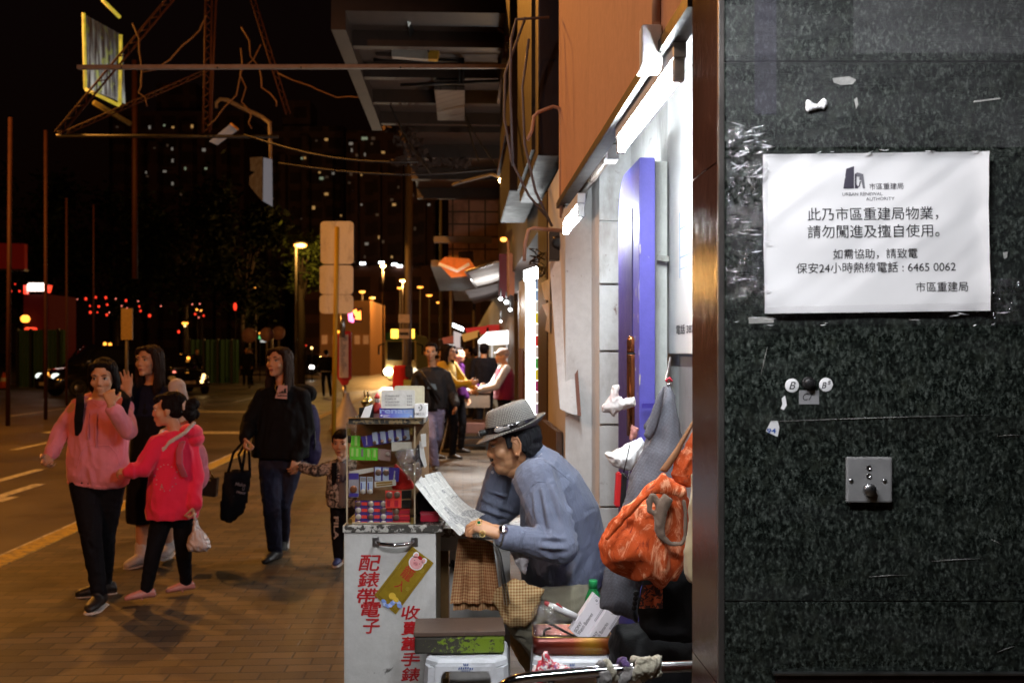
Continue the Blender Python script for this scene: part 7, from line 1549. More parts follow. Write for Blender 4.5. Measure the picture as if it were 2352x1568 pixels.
def hand(q, w, d, n, s=1.0, curl=(.3, .45, .35), th=1, spread=.10, fin=1.0):
 d = V(d).normalized(); n = V(n); n = (n - d * n.dot(d)).normalized(); e = d.cross(n)
 w = V(w)
 q.loft([(w - d * .012 * s, e * .024 * s, n * .019 * s), (w + d * .02 * s, e * .030 * s, n * .018 * s), (w + d * .055 * s, e * .040 * s, n * .016 * s), (w + d * .088 * s, e * .040 * s, n * .013 * s)], 16)
 for i in range(4):
  off = th * (.030, .0105, -.010, -.029)[i]; L = (.070, .079, .073, .057)[i] * fin
  p = w + d * (.084 - .004 * abs(i - 1)) * s + e * off * s; a = 0.0
  rs = (.0092, .0085, .0078, .0068); rs = [x * (1 if i < 3 else .88) for x in rs]; side = th * spread * (1.2, .35, -.4, -1.2)[i]
  for j, fr_ in enumerate((.45, .31, .24)):
   a += curl[j] * (1 + .12 * i)
   dd = (d * math.cos(a) + n * math.sin(a) + e * side).normalized(); p2 = p + dd * L * fr_ * s
   q.cap_(p, p2, rs[j] * s, rs[j + 1] * s, 10); p = p2
 p = w + d * .022 * s + e * th * .030 * s; dd = (d * .62 + e * th * .62 + n * .45).normalized(); p2 = p + dd * .046 * s
 q.cap_(p, p2, .0125 * s, .0105 * s, 10); dd = (d * .85 + e * th * .22 + n * (.35 + curl[0] * .5)).normalized(); p3 = p2 + dd * .030 * s; q.cap_(p2, p3, .0105 * s, .0092 * s, 10); q.cap_(p3, p3 + dd * .022 * s, .0092 * s, .0076 * s, 10)
def spine(q, secs, n=22, sq=.9):
 q.loft([(c, a, b) for c, a, b in secs], n, 0, True, sq)
def torso_secs(J, prof, grow=0.0, zscale=1.0):
 """prof: (fraction pelvis->neck, half width, half depth)"""
 p, nk = J['pelvis'], J['neck']; side = (J['sr'] - J['sl']); side.z = 0; side.normalize(); up_ = (nk - p).normalized(); fw = side.cross(up_).normalized()
 side = up_.cross(fw).normalized()
 return [(p.lerp(nk, t), side * (w + grow), fw * (d + grow)) for t, w, d in prof], side, fw, up_
class Person:
 def __init__(s, label, J, f, hs=1.0, skin_=None, group=None, scale=1.0, cat="person", toes=None, voxel=.0055, roll=0.0, hands=(), nose=1.0, jaw=1.0, look=0.0, lips=True, open_=1.0):
  s.J, s.k = J, scale; base = (J['al'] + J['ar']) / 2; base = V((base.x, base.y, min(J['al'].z, J['ar'].z) - .07 * scale))
  s.T = Thing("person", label, cat, base, group); s.fr = frame(f, roll); s.hs = hs; s.vx = voxel; s.hc = J['head']
  q = MB(); k = scale
  s.h = head(q, J['head'], s.fr, hs, nose, jaw, J['neck'], .047 if scale > .8 else .042)
  sec, side, fw, up_ = torso_secs(J, [(-.08, .12 * k, .085 * k), (0, .15 * k, .10 * k), (.3, .12 * k, .085 * k), (.7, .145 * k, .095 * k), (.9, .12 * k, .075 * k), (1.0, .055 * k, .055 * k)])
  s.side, s.fw, s.up = side, fw, up_; spine(q, sec)
  for a in 'lr':
   q.cap_(J['s' + a], J['e' + a], .046 * k, .036 * k); q.cap_(J['e' + a], J['w' + a], .036 * k, .026 * k)
   q.cap_(J['h' + a], J['k' + a], .075 * k, .050 * k); q.cap_(J['k' + a], J['a' + a], .050 * k, .034 * k)
   q.cap_(J['a' + a] - Z_ * .035 * k, J['a' + a] - Z_ * .055 * k + V(toes[a]).normalized() * .10 * k, .028 * k, .018 * k)
  for w, d, n, kw in hands: hand(q, w, d, n, hs * (1 if scale > .8 else .8) if 's' not in kw else kw['s'], **{x: y for x, y in kw.items() if x != 's'})
  me = skin(q, voxel, 2)
  fb = face_bits(s.h, s.fr, hs, look, lips, open_); bm = bmesh.new(); bm.from_mesh(me); m2 = bpy.data.meshes.new("f"); fb.bm.to_mesh(m2); fb.bm.free(); bm.from_mesh(m2); bm.to_mesh(me); bm.free(); bpy.data.meshes.remove(m2)
  s.T.part("body", me, [skin_ or SK_F, EYEW, IRIS, BROW, LIP])
  s.toes = toes
 def cloth(s, name, q, m, vx=None, sm=3, wr=.006, ws=10, seed=0.0, label=None, stretch=(1, 1, .6)):
  return s.T.part(name, skin(q, vx or s.vx * 1.15, sm, wr, ws, seed=seed, stretch=stretch), m, label=label)
 def on(s, o): return surf(o, s.T.base)
 def top(s, prof, arms, name, m, wr=.006, collar=None, seed=0.0, cut=(1.0, 1.0), extra=None, ws=10):
  q = MB(); J = s.J; sec, *_ = torso_secs(J, prof); spine(q, sec)
  for a, c in zip('lr', cut):
   if arms is None: break
   r0, r1, r2 = arms; w = J['e' + a].lerp(J['w' + a], c)
   q.cap_(J['s' + a], J['e' + a], r0, r1); q.cap_(J['e' + a], w, r1, r2)
   q.cap_(J['neck'].lerp(J['s' + a], .35) - s.up * .02, J['s' + a], r0 * .9, r0)
  if extra: extra(q)
  return s.cloth(name, q, m, wr=wr, seed=seed, ws=ws)
 def legs(s, r, m, name="trousers", wr=.006, cut=1.0, seed=1.0, hip=True):
  q = MB(); J = s.J
  if hip:
   c = (J['hl'] + J['hr']) / 2; q.ell(c + Z_ * .03, abs((J['hr'] - J['hl']).length) / 2 + r[0] * .92, r[0] * 1.25, r[0] * 1.35, (s.side, s.fw, Z_))
  for a in 'lr':
   q.cap_(J['h' + a], J['k' + a], r[0], r[1]); q.cap_(J['k' + a], J['k' + a].lerp(J['a' + a], cut), r[1], r[2])
  return s.cloth(name, q, m, wr=wr, seed=seed, ws=13, stretch=(1, 1, 1))
 def shoes(s, m, sole=None, k=None, low=False):
  k = k or s.k
  for a in 'lr':
   t = V(s.toes[a]).normalized(); c = s.J['a' + a]; b = c - Z_ * .052 * k; sd = t.cross(Z_).normalized(); upv = sd.cross(t)
   q = MB()
   pr = [(-.072, .026, .020), (-.06, .034, .036), (-.01, .037, .038), (.05, .042, .036), (.10, .044, .029), (.145, .036, .023), (.168, .018, .014)]
   q.loft([(b + t * x * k + upv * (h_ - .02) * k, sd * w * k, upv * h_ * k) for x, w, h_ in pr], 16)
   if not low: q.cap_(c - Z_ * .03 * k, c + Z_ * .025 * k, .046 * k, .043 * k)
   sh = s.T.part("shoe", skin(q, .006 * k, 2), m)
   if sole:
    q = MB(); q.loft([(b + t * x * k - upv * .030 * k, sd * w * 1.12 * k, upv * .010 * k) for x, w, h_ in pr], 16, sq=.8); s.T.part("sole", q, sole, sh)
 def hair(s, m, build, vx=.0045, wr=.0055, sm=2, ws=46, name="hair"):
  q = MB(); build(q, s.h, s.fr, s.hs); return s.T.part(name, skin(q, vx, sm, wr, ws, stretch=(1, 1, .12)), m)
def cap_hair(q, h, fr, s, low=.0, side=.0, front=.02):
 f, r, u = fr; ax = (r, f, u)
 q.ell(h(0, -.034, .042), .082 * s, .100 * s, .084 * s, ax, 20)
 q.ell(h(0, -.050, .005), .079 * s, .066 * s, .075 * s, ax, 18)
 for sx in (-1, 1): q.ell(h(.070 * sx, -.012 + side, .030), .016 * s, .045 * s, .042 * s, ax, 12)
 q.ell(h(0, .030, .087), .056 * s, .046 * s, .024 * s, ax, 14)
def Pd(x, y, D): return P(x, y, D)
def mk(**kw): return {k: P(*v) for k, v in kw.items()}
NAVY = cloth("near_black_cotton", (.010, .010, .013), rough=.9); BLK = cloth("black_knit", (.008, .008, .009)); DENIM = cloth("dark_denim", (.030, .032, .060), 300, .5); LEGG = cloth("black_leggings", (.008, .008, .011), rough=.75)
SHOEB = mat("black_shoe", (.012, .012, .014), .5); SOLEW = mat("white_sole", (.62, .58, .56), .6)
# ---------------------------------------------------------------- girl in the pink hoodie
J = mk(head=(237, 866, 5.93), neck=(228, 914, 5.97), sl=(178, 936, 5.98), sr=(284, 932, 5.95), el=(140, 988, 5.98), wl=(118, 1042, 5.88), er=(296, 990, 5.80), wr=(256, 934, 5.70), pelvis=(226, 1085, 6.0), hl=(196, 1108, 5.98), hr=(252, 1108, 6.0), kl=(210, 1238, 5.86), kr=(242, 1232, 6.04), al=(228, 1362, 5.86), ar=(240, 1336, 6.18))
tl = {'l': V((.05, -1, 0)), 'r': V((-.85, -.5, 0))}
pk = Person("young woman in a pink hoodie walking with her hand over her mouth", J, (.14, -1, -.16), .92, toes=tl, lips=False, look=.002,
   hands=[(P(115, 1044, 5.87), P(106, 1068, 5.82) - P(116, 1042, 5.88), V((.7, -.6, .2)), dict(curl=(.7, .8, .5), th=1)), (P(256, 928, 5.69), P(244, 880, 5.74) - P(256, 930, 5.69), V((-.35, .9, 0)), dict(curl=(.55, .55, .4), th=-1, s=.86))])
PINK = cloth("pink_fleece", (.80, .27, .36), 260, .2, .95, .5, None, .4)
def hood(q):
 nk = J['neck']; q.tube([nk + V((-.075, -.05, -.045)), nk + V((-.092, .03, .0)), nk + V((-.05, .10, .02)), nk + V((.05, .10, .02)), nk + V((.092, .03, .0)), nk + V((.075, -.05, -.045)), nk + V((0, -.085, -.075)), nk + V((-.075, -.05, -.045))], [.022, .028, .034, .034, .028, .022, .018, .022], 10)
 q.ell(nk + V((0, .14, -.08)), .11, .07, .11)
ho = pk.top([(-.14, .178, .125), (-.06, .192, .138), (.0, .190, .14), (.35, .176, .132), (.7, .165, .120), (.88, .120, .09), (.99, .062, .065)], (.052, .050, .042), "hoodie", PINK, .015, cut=(.95, .86), extra=hood, seed=3)
for w, e in ((J['wl'], J['el']), (J['er'].lerp(J['wr'], .88), J['er'])):
 q = MB(); d = (w - e).normalized(); q.cap_(w - d * .03, w - d * .008, .046, .043); pk.cloth("cuff", q, PINK, sm=1, wr=.003, ws=40)
q = MB(); sec, *_ = torso_secs(J, [(-.175, .160, .118), (-.13, .183, .13), (-.10, .180, .128)]); spine(q, sec); pk.cloth("waistband", q, PINK, wr=.003, ws=30)
q = MB()
for sx in (-.018, .03): a_ = J['neck'] + V((sx, -.105, -.085)); q.tube([a_, a_ + V((.002, -.02, -.08)), a_ + V((.004, -.022, -.17 - sx))], .0035, 6)
pk.T.part("drawstring", q, PINK)
on = pk.on(ho); q = MB(); seam(q, on, [(176, 1074), (186, 1040), (200, 1022), (250, 1022), (268, 1042), (276, 1074)], .0032); pk.T.part("pocket_seam", q, PINK)
q = MB(); seam(q, on, [(188, 935), (178, 960), (174, 990)], .0028); pk.T.part("sleeve_seam", q, PINK); q = MB(); seam(q, on, [(205, 905), (215, 925), (228, 935), (243, 925), (252, 905)], .004); pk.T.part("neck_seam", q, PINK)
pk.legs((.094, .060, .046), LEGG, "leggings", .005); pk.shoes(SHOEB, SOLEW)
def hb_pink(q, h, fr, s):
 cap_hair(q, h, fr, s); ax = (fr[1], fr[0], fr[2])
 q.ell(h(0, -.078, -.06), .072 * s, .045 * s, .09 * s, ax)
 for sx in (-1, 1): q.loft([(h(.064 * sx, .018, .070), fr[1] * .020 * s, fr[0] * .040 * s), (h(.078 * sx, -.006, .0), fr[1] * .018 * s, fr[0] * .048 * s), (h(.076 * sx, -.030, -.075), fr[1] * .020 * s, fr[0] * .04 * s), (h(.066 * sx, -.050, -.125), fr[1] * .012 * s, fr[0] * .02 * s)], 14)
 q.ell(h(.052, .034, .072), .026 * s, .038 * s, .030 * s, ax); q.ell(h(-.052, .034, .072), .026 * s, .038 * s, .030 * s, ax)
pk.hair(HAIRB, hb_pink)
bp = Thing("backpack", "navy backpack worn by the girl in the pink hoodie", "backpack", P(232, 1060, 6.2))
q = MB(); q.ell(P(232, 985, 6.19), .15, .09, .20); q.ell(P(232, 1030, 6.19), .15, .09, .16); bp.part("pack", skin(q, .008, 3, .004), NAVY)
for pts in ([(183, 905, 6.02), (184, 903, 5.93), (184, 925, 5.865), (180, 965, 5.85), (182, 1000, 5.88)], [(274, 902, 6.02), (276, 897, 5.93), (292, 915, 5.855), (286, 940, 5.82), (282, 962, 5.83)]):
 q = MB(); c = [P(*p) for p in pts]; q.loft([(p, X_ * .026, Y_ * .010) for p in c], 12, sq=.6); bp.part("strap", skin(q, .005, 2), NAVY)
# ---------------------------------------------------------------- child in the red hoodie
D = 6.0
J = mk(head=(386, 940, 6.0), neck=(402, 990, 6.02), sl=(362, 1020, 5.93), sr=(434, 1020, 6.06), el=(328, 1074, 5.85), wl=(297, 1082, 5.80), er=(448, 1092, 6.02), wr=(446, 1160, 5.95), pelvis=(396, 1172, 6.0), hl=(372, 1190, 5.97), hr=(420, 1190, 6.03), kl=(352, 1270, 5.95), kr=(422, 1272, 6.06), al=(336, 1352, 5.95), ar=(427, 1335, 6.18))
tl = {'l': V((-.85, -.55, 0)), 'r': V((-.75, -.55, 0))}
ch = Person("little girl in a bright red hoodie turning her head and carrying a plastic bag", J, (-1, -.18, -.08), .86, scale=.78, toes=tl, hands=[(P(299, 1082, 5.80), P(272, 1082, 5.80) - P(299, 1082, 5.80), V((0, .5, -.8)), dict(curl=(.5, .6, .4), th=-1, s=.72)), (P(446, 1160, 5.95), V((-.05, -.15, -1)), V((-1, -.1, 0)), dict(curl=(.9, .9, .6), th=-1, s=.72))], look=.0)
t = NT("red_print_fleece"); n1 = t.noise(t.tc(), 300, 2); t.base(t.mix(t.ramp(n1.outputs[0], [(.3, 0), (.8, 1)]), (.84, .008, .06), (.88, .03, .11))); t.set(Roughness=.9, Sheen_Weight=.3); t.bump(n1.outputs[0], .3, .004); REDF = t.m
co_ = ch.top([(-.10, .150, .118), (0, .155, .125), (.4, .142, .12), (.75, .132, .105), (.92, .105, .08), (1.0, .06, .055)], (.054, .052, .045), "hoodie", REDF, .013, cut=(.98, .97), seed=7)
WHF = cloth("white_fleece", (.66, .60, .58), 260, .2)
q = MB(); nk = J['neck']; ring = [nk + V(p) for p in ((-.078, -.055, -.030), (-.085, .02, .0), (-.03, .09, .03), (.06, .075, .055), (.115, .0, .05), (.085, -.07, .0), (.0, -.105, -.06), (-.03, -.115, -.105), (-.055, -.095, -.06), (-.078, -.055, -.030))]
q.tube(ring, .013, 10); ch.cloth("hood_lining", q, WHF, wr=.003, ws=40)
q = MB(); q.ell(nk + V((.085, .03, -.005)), .070, .085, .050); q.ell(nk + V((.10, .05, -.05)), .06, .08, .05); ch.cloth("hood", q, REDF, wr=.005)
q = MB(); rr = random.Random(14)
onc = ch.on(co_)
def onchest(x, y, off=.0):
 p = P(x, y, 5.86); return p
for k in range(15):
 an = k / 15 * 6.28; x, y = 381 + 24 * math.cos(an) + rr.uniform(-3, 3), 1096 + 30 * math.sin(an) + rr.uniform(-3, 3)
 p = onc(x, y)
 if p: q.ell(p, .0042, .003, .0042, n=8)
ch.T.part("dot_print", q, mat("pale_print", (.66, .36, .38), .8))
q = MB(); p = onc(372, 1117, .004) or P(373, 1116, 5.85); text(q, "A", p, V((.94, -.34, 0)), Z_, .026, .032, bold=.01); ch.T.part("letter_print", q, mat("pale_print", (.66, .36, .38), .8))
ch.legs((.066, .048, .036), LEGG, "leggings", .004, .97); ch.shoes(mat("pink_patent_shoe", (.55, .25, .24), .15, 0, .1, coat=.6), None, .74, True)
for a in 'lr':
 c = J['a' + a]; q = MB(); t_ = tl[a].normalized(); sd = t_.cross(Z_).normalized(); q.tube([c + t_ * .03 - Z_ * .055 - sd * .03, c + t_ * .035 - Z_ * .026, c + t_ * .03 - Z_ * .055 + sd * .03], .005, 6); ch.T.part("shoe_strap", q, mat("pink_patent_shoe", (.55, .25, .24), .15))
def hb_child(q, h, fr, s):
 cap_hair(q, h, fr, s); ax = (fr[1], fr[0], fr[2]); q.ell(h(0, .055, .070), .055 * s, .038 * s, .032 * s, ax)
 for k in range(7):
  an = k * .9; q.ell(h(.03 * math.cos(an), -.155 - .02 * math.sin(an * 1.3), -.004 + .045 * math.sin(an) - .01), .040 * s, .040 * s, .042 * s, ax, 10)
 q.cap_(h(0, -.09, .02), h(0, -.13, .01), .03 * s, .03 * s); q.cap_(h(.0, -.15, -.02), h(.01, -.14, -.10), .035 * s, .014 * s)
ch.hair(HAIRB, hb_child, wr=.006)
q = MB(); q.tube([ch.h(.035 * math.cos(a_), -.118, .012 + .040 * math.sin(a_)) - Y_ * .01 for a_ in [k * .7 for k in range(10)]], .011, 8); ch.T.part("hair_tie", q, WHF)
pb_ = Thing("backpack", "pink schoolbag on the back of the girl in the red hoodie", "backpack", P(455, 1110, 6.18))
q = MB(); q.ell(P(452, 1062, 6.16), .062, .12, .13); q.ell(P(454, 1090, 6.16), .066, .12, .10); pb_.part("pack", skin(q, .006, 3, .004), cloth("pink_nylon", (.52, .09, .15), 200, .2, .6))
q = MB(); c = [P(*p) for p in ((428, 1008, 6.02), (420, 1014, 5.93), (412, 1035, 5.885), (412, 1065, 5.87), (424, 1095, 5.90))]; q.loft([(p, X_ * .021, Y_ * .009) for p in c], 12, sq=.6); pb_.part("strap", skin(q, .005, 2), cloth("pink_nylon", (.52, .09, .15)))
q = MB(); q.obox(P(459, 1098, 6.05), V((.010, 0, -.02)), Y_ * .004, V((.006, 0, .004))); pb_.part("reflector", q, mat("silver_patch", (.5, .5, .52), .3))
pl_ = Thing("plastic_bag", "knotted white plastic bag in the hand of the girl in the red hoodie", "plastic bag", P(456, 1265, 5.94))
q = MB(); pillow(q, [(446, 1192), (452, 1192), (458, 1212), (470, 1226), (480, 1240), (484, 1256), (472, 1265), (450, 1267), (434, 1264), (430, 1252), (434, 1234), (443, 1218)], 5.94, .06, 2.6); pl_.part("bag", skin(q, .005, 2, .008, 40), mat("white_thin_film", (.62, .56, .57), .4, 0, .15))
q = MB(); q.tube([P(448, 1178, 5.93), P(447, 1186, 5.93), P(449, 1196, 5.93)], [.010, .006, .012], 8); pl_.part("knot", q, mat("white_thin_film", (.62, .56, .57), .4))
# ---------------------------------------------------------------- second woman, hand raised
D = 7.06
J = mk(head=(342, 829, 7.03), neck=(352, 880, 7.08), sl=(310, 896, 7.05), sr=(406, 888, 7.08), el=(290, 975, 7.0), wl=(294, 902, 6.88), er=(424, 955, 7.08), wr=(408, 1018, 7.0), pelvis=(352, 1075, 7.1), hl=(336, 1090, 7.08), hr=(372, 1090, 7.1), kl=(328, 1185, 7.05), kr=(380, 1180, 7.1), al=(324, 1270, 7.05), ar=(388, 1248, 7.2))
tl = {'l': V((-.3, -1, 0)), 'r': V((.1, -1, 0))}
w2 = Person("woman in a long dark dress raising her open palm behind the girl in pink", J, (-.34, -1, .05), .95, toes=tl, hands=[(P(294, 900, 6.88), V((-.06, 0, 1)), V((.1, -1, -.15)), dict(curl=(.10, .14, .1), th=-1, spread=.16))])
q = MB(); sec, *_ = torso_secs(J, [(-.62, .185, .15), (-.4, .185, .15), (0, .165, .14), (.35, .15, .12), (.7, .152, .115), (.9, .13, .085), (.985, .07, .06)]); spine(q, sec)
q.cap_(J['sl'], J['el'], .055, .05); q.cap_(J['el'], J['el'].lerp(J['wl'], .8), .05, .042); w2.cloth("dress", q, NAVY, wr=.010, ws=8)
q = MB(); q.cap_(J['sr'], J['er'], .060, .056); q.cap_(J['er'], J['wr'], .056, .04); w2.cloth("white_sleeve", q, cloth("white_knit", (.66, .62, .62), 260, .2), wr=.006)
q = MB(); sec, *_ = torso_secs(J, [(.62, .160, .125), (.9, .142, .094), (.97, .10, .07)]); spine(q, sec); w2.cloth("navy_pinafore", q, cloth("navy_denim", (.012, .014, .035)), wr=.005)
w2.shoes(mat("white_shoe", (.60, .55, .54), .6), SOLEW)
for a in 'lr':
 q = MB(); c = J['a' + a]; q.cap_(c - Z_ * .02, c + Z_ * .06, .040, .042); w2.cloth("sock", q, WHF, wr=.003, ws=40)
def hb_long(q, h, fr, s, L=.20, sides=(1, 1), back=1.0):
 cap_hair(q, h, fr, s); ax = (fr[1], fr[0], fr[2])
 for sx in (-1, 1):
  q.loft([(h(.066 * sx, .02, .065), fr[1] * .022 * s, fr[0] * .045 * s), (h(.080 * sx, .0, .0), fr[1] * .018 * s, fr[0] * .055 * s), (h(.082 * sx, -.012, -.08), fr[1] * .022 * s, fr[0] * .05 * s), (h(.080 * sx, -.005, -.10 - L * .5), fr[1] * .026 * s, fr[0] * .045 * s), (h(.070 * sx, .004, -.10 - L * (.75 if sx < 0 else 1.1)), fr[1] * .008 * s, fr[0] * .018 * s)], 14)
 q.loft([(h(0, -.07, .03), fr[1] * .075 * s, fr[0] * .045 * s), (h(0, -.08, -.08), fr[1] * .082 * s, fr[0] * .04 * s), (h(0, -.085, -.10 - L), fr[1] * .085 * s, fr[0] * .035 * s)], 18)
 q.ell(h(.046, .036, .076), .034 * s, .044 * s, .026 * s, ax); q.ell(h(-.046, .036, .076), .034 * s, .044 * s, .026 * s, ax)
w2.hair(HAIRD, hb_long)
q = MB(); q.tube([P(408, 895, 6.99), P(396, 940, 6.92), P(372, 1010, 6.92), P(345, 1060, 6.95)], .006, 6); w2.T.part("chain_trim", q, STEEL)
hbx = Thing("handbag", "small boxy dark handbag on a chain behind the girl in the red hoodie", "handbag", P(481, 1140, 7.0))
q = MB(); q.prism([P(x, y, 7.0) for x, y in ((463, 1138), (494, 1142), (498, 1098), (468, 1096))], Y_ * .07, bev=.006); hbx.part("bag", q, mat("dark_bag_leather", (.035, .022, .014), .3))
q = MB(); q.tube([P(466, 1098, 7.03), P(468, 1080, 7.03), P(474, 1068, 7.03), P(486, 1090, 7.03), P(492, 1098, 7.03)], .006, 6); hbx.part("handle", q, BRASS); q = MB(); q.ell(P(481, 1103, 6.99), .010, .006, .008); hbx.part("clasp", q, BRASS)
# ---------------------------------------------------------------- woman in black
J = mk(head=(641, 832, 7.2), neck=(651, 886, 7.22), sl=(604, 912, 7.2), sr=(692, 912, 7.22), el=(574, 968, 7.14), wl=(562, 1006, 7.03), er=(704, 985, 7.22), wr=(680, 1052, 7.08), pelvis=(645, 1040, 7.22), hl=(622, 1064, 7.2), hr=(668, 1064, 7.24), kl=(624, 1164, 7.08), kr=(648, 1156, 7.22), al=(632, 1262, 7.22), ar=(650, 1232, 7.62))
tl = {'l': V((-.25, -1, 0)), 'r': V((.0, -.5, -1.0))}
bw = Person("woman in a black sweatshirt leading a small boy by the hand", J, (-.42, -1, .12), .95, toes=tl, hands=[(P(563, 1004, 7.03), V((.10, -.3, -1)), V((1, .3, 0)), dict(curl=(.9, .9, .6), th=1)), (P(681, 1048, 7.08), V((-.12, -.25, -1)), V((-.6, .5, 0)), dict(curl=(.35, .6, .5), th=1))], look=-.002)
bo = bw.top([(-.06, .205, .15), (.0, .208, .155), (.35, .195, .145), (.7, .172, .125), (.9, .140, .092), (.985, .072, .065)], (.064, .060, .046), "sweatshirt", BLK, .016, cut=(.94, .94), seed=5, extra=lambda q: (q.ell(J['neck'] + V((.12, .10, -.06)), .10, .08, .07), q.ell(J['neck'] + V((-.02, .12, -.06)), .12, .07, .07)))
on = bw.on(bo); q = MB(); seam(q, on, [(600, 1028), (640, 1034), (690, 1028)], .003); bw.T.part("seam", q, BLK); q = MB(); seam(q, on, [(606, 905), (600, 935), (598, 965)], .0025); bw.T.part("seam", q, BLK)
bw.legs((.092, .064, .052), DENIM, "jeans", .007); bw.shoes(SHOEB, SOLEW)
bw.hair(HAIRD, lambda q, h, fr, s: hb_long(q, h, fr, s, .23))
q = MB(); Dp = 7.045; q.prism([P(x, y, Dp) for x, y in ((632, 914), (659, 916), (660, 885), (640, 884))], -Y_ * .004); pn_ = bw.T.part("pink_patch", q, mat("pale_pink_print", (.66, .44, .45), .8))
q = MB()
for k, (x0, x1, y) in enumerate(((640, 644, 899), (645, 650, 896), (651, 657, 891))): q.prism([P(x0, 903, Dp - .006), P(x1 + 1, 903, Dp - .006), P(x1, y, Dp - .006), P(x0 + 1, y + 2, Dp - .006)], -Y_ * .001)
text(q, "adidas", P(648, 908, Dp - .006), X_, Z_, m_(22, 7), m_(5, 7), bold=.03); bw.T.part("patch_mark", q, INK, pn_)
q = MB(); q.tube([P(634, 880, 7.10), P(632, 892, 7.06), P(637, 902, 7.04), P(645, 893, 7.06), P(653, 880, 7.10)], .0025, 6); q.ell(P(637, 903, 7.03), .006, .004, .008); bw.T.part("necklace", q, BRASS)
q = MB(); q.ell(P(712, 985, 7.40), .075, .10, .20); q.ell(P(712, 1035, 7.40), .085, .10, .14); bk = Thing("backpack", "dark navy backpack on the back of the woman in black", "backpack", P(712, 1065, 7.4)); bk.part("pack", skin(q, .008, 3, .005), cloth("navy_nylon", (.022, .016, .050), rough=.6))
q = MB(); q.tube([P(722, 980, 7.33), P(724, 1020, 7.32), P(716, 1055, 7.33)], .006, 6); bk.part("zip", q, DARK)
tb_ = Thing("tote_bag", "black cloth tote bag with white lettering held by the woman in black", "bag", P(540, 1200, 7.03))
q = MB(); pillow(q, [(516, 1082), (548, 1079), (578, 1078), (574, 1110), (566, 1160), (560, 1176), (532, 1200), (506, 1194), (508, 1150)], 7.03, .05, 4.5); tg = tb_.part("bag", skin(q, .006, 3, .008, 12), NAVY)
for x0, x1, xm in ((524, 556, 548), (546, 574, 566)):
 q = MB(); q.tube([P(x0, 1084, 7.0), P(x0 + 12, 1040, 7.0), P(560, 1012, 7.0), P(567, 1012, 7.02), P(xm, 1044, 7.02), P(x1, 1082, 7.02)] if x0 == 524 else [P(556, 1082, 7.06), P(562, 1040, 7.06), P(566, 1014, 7.05), P(572, 1040, 7.06), P(574, 1082, 7.06)], .010, 6); tb_.part("strap", q, NAVY)
q = MB(); rt_ = V((.98, 0, -.12)).normalized();
for body, x, y, w_ in (("Make", 552, 1112, 24), ("U", 559, 1122, 6), ("Happy", 554, 1131, 22)): text(q, body, P(x, y, 6.972), rt_, Z_, m_(w_, 7), m_(8, 7), shear=.3, bold=.01)
tb_.part("lettering", q, mat("pale_bag_print", (.45, .40, .40), .8))
# ---------------------------------------------------------------- boy
J = mk(head=(784, 1018, 7.02), neck=(788, 1052, 7.03), sl=(760, 1072, 7.02), sr=(818, 1072, 7.05), el=(728, 1082, 7.02), wl=(694, 1072, 7.06), er=(826, 1120, 7.05), wr=(822, 1160, 7.0), pelvis=(788, 1150, 7.05), hl=(775, 1165, 7.05), hr=(802, 1165, 7.05), kl=(775, 1222, 7.02), kr=(806, 1222, 7.05), al=(778, 1278, 7.0), ar=(808, 1272, 7.1))
tl = {'l': V((-.1, -1, 0)), 'r': V((.1, -1, 0))}
by = Person("small boy in a camouflage jacket holding the hand of the woman in black", J, (-.05, -1, -.03), .80, scale=.62, toes=tl, hands=[(P(694, 1072, 7.06), V((-1, 0, .1)), V((0, -.3, -1)), dict(curl=(.5, .5, .4), th=1, s=.55))])
CAMO = camo("camouflage_nylon")
by.top([(-.10, .118, .10), (.1, .122, .10), (.5, .118, .10), (.85, .10, .075), (1.0, .05, .05)], (.045, .043, .038), "jacket", CAMO, .006, cut=(.97, .97))
q = MB(); sec, *_ = torso_secs(J, [(-.05, .062, .115), (.5, .060, .112), (.95, .045, .075)]); q.loft(sec, 16); by.cloth("grey_jumper", q, cloth("grey_jersey", (.20, .19, .20), 260), wr=.002)
q = MB(); q.tube([P(775, 1045, 6.97), P(785, 1058, 6.93), P(800, 1045, 6.97)], .010, 8); by.cloth("collar", q, WHF, wr=0)
q = MB(); text(q, "FILA", P(786, 1098, 6.905), X_, Z_, .075, .055, bold=.03); by.T.part("jumper_lettering", q, mat("navy_print", (.02, .02, .06), .8))
by.legs((.054, .046, .036), LEGG, "trousers", .004)
q = MB(); text(q, "FILA", P(772, 1212, 6.955), -Z_, X_, .16, .032, bold=.03); by.T.part("trouser_lettering", q, mat("white_print", (.55, .50, .48), .8))
by.shoes(mat("blue_shoe", (.04, .06, .20), .5), SOLEW); by.hair(HAIRB, lambda q, h, fr, s: (cap_hair(q, h, fr, s), q.ell(h(0, .062, .072), .062 * s, .032 * s, .03 * s, (fr[1], fr[0], fr[2]))))
bg_ = Thing("backpack", "dark schoolbag worn by the small boy", "backpack", P(800, 1120, 7.2)); q = MB(); q.ell(P(800, 1100, 7.17), .11, .07, .13); bg_.part("pack", skin(q, .008, 3), NAVY)
q = MB(); q.loft([(P(*p), X_ * .020, Y_ * .008) for p in ((768, 1058, 7.02), (768, 1062, 6.96), (767, 1085, 6.94), (768, 1115, 6.95))], 10, sq=.6); bg_.part("strap", skin(q, .005, 2), NAVY)
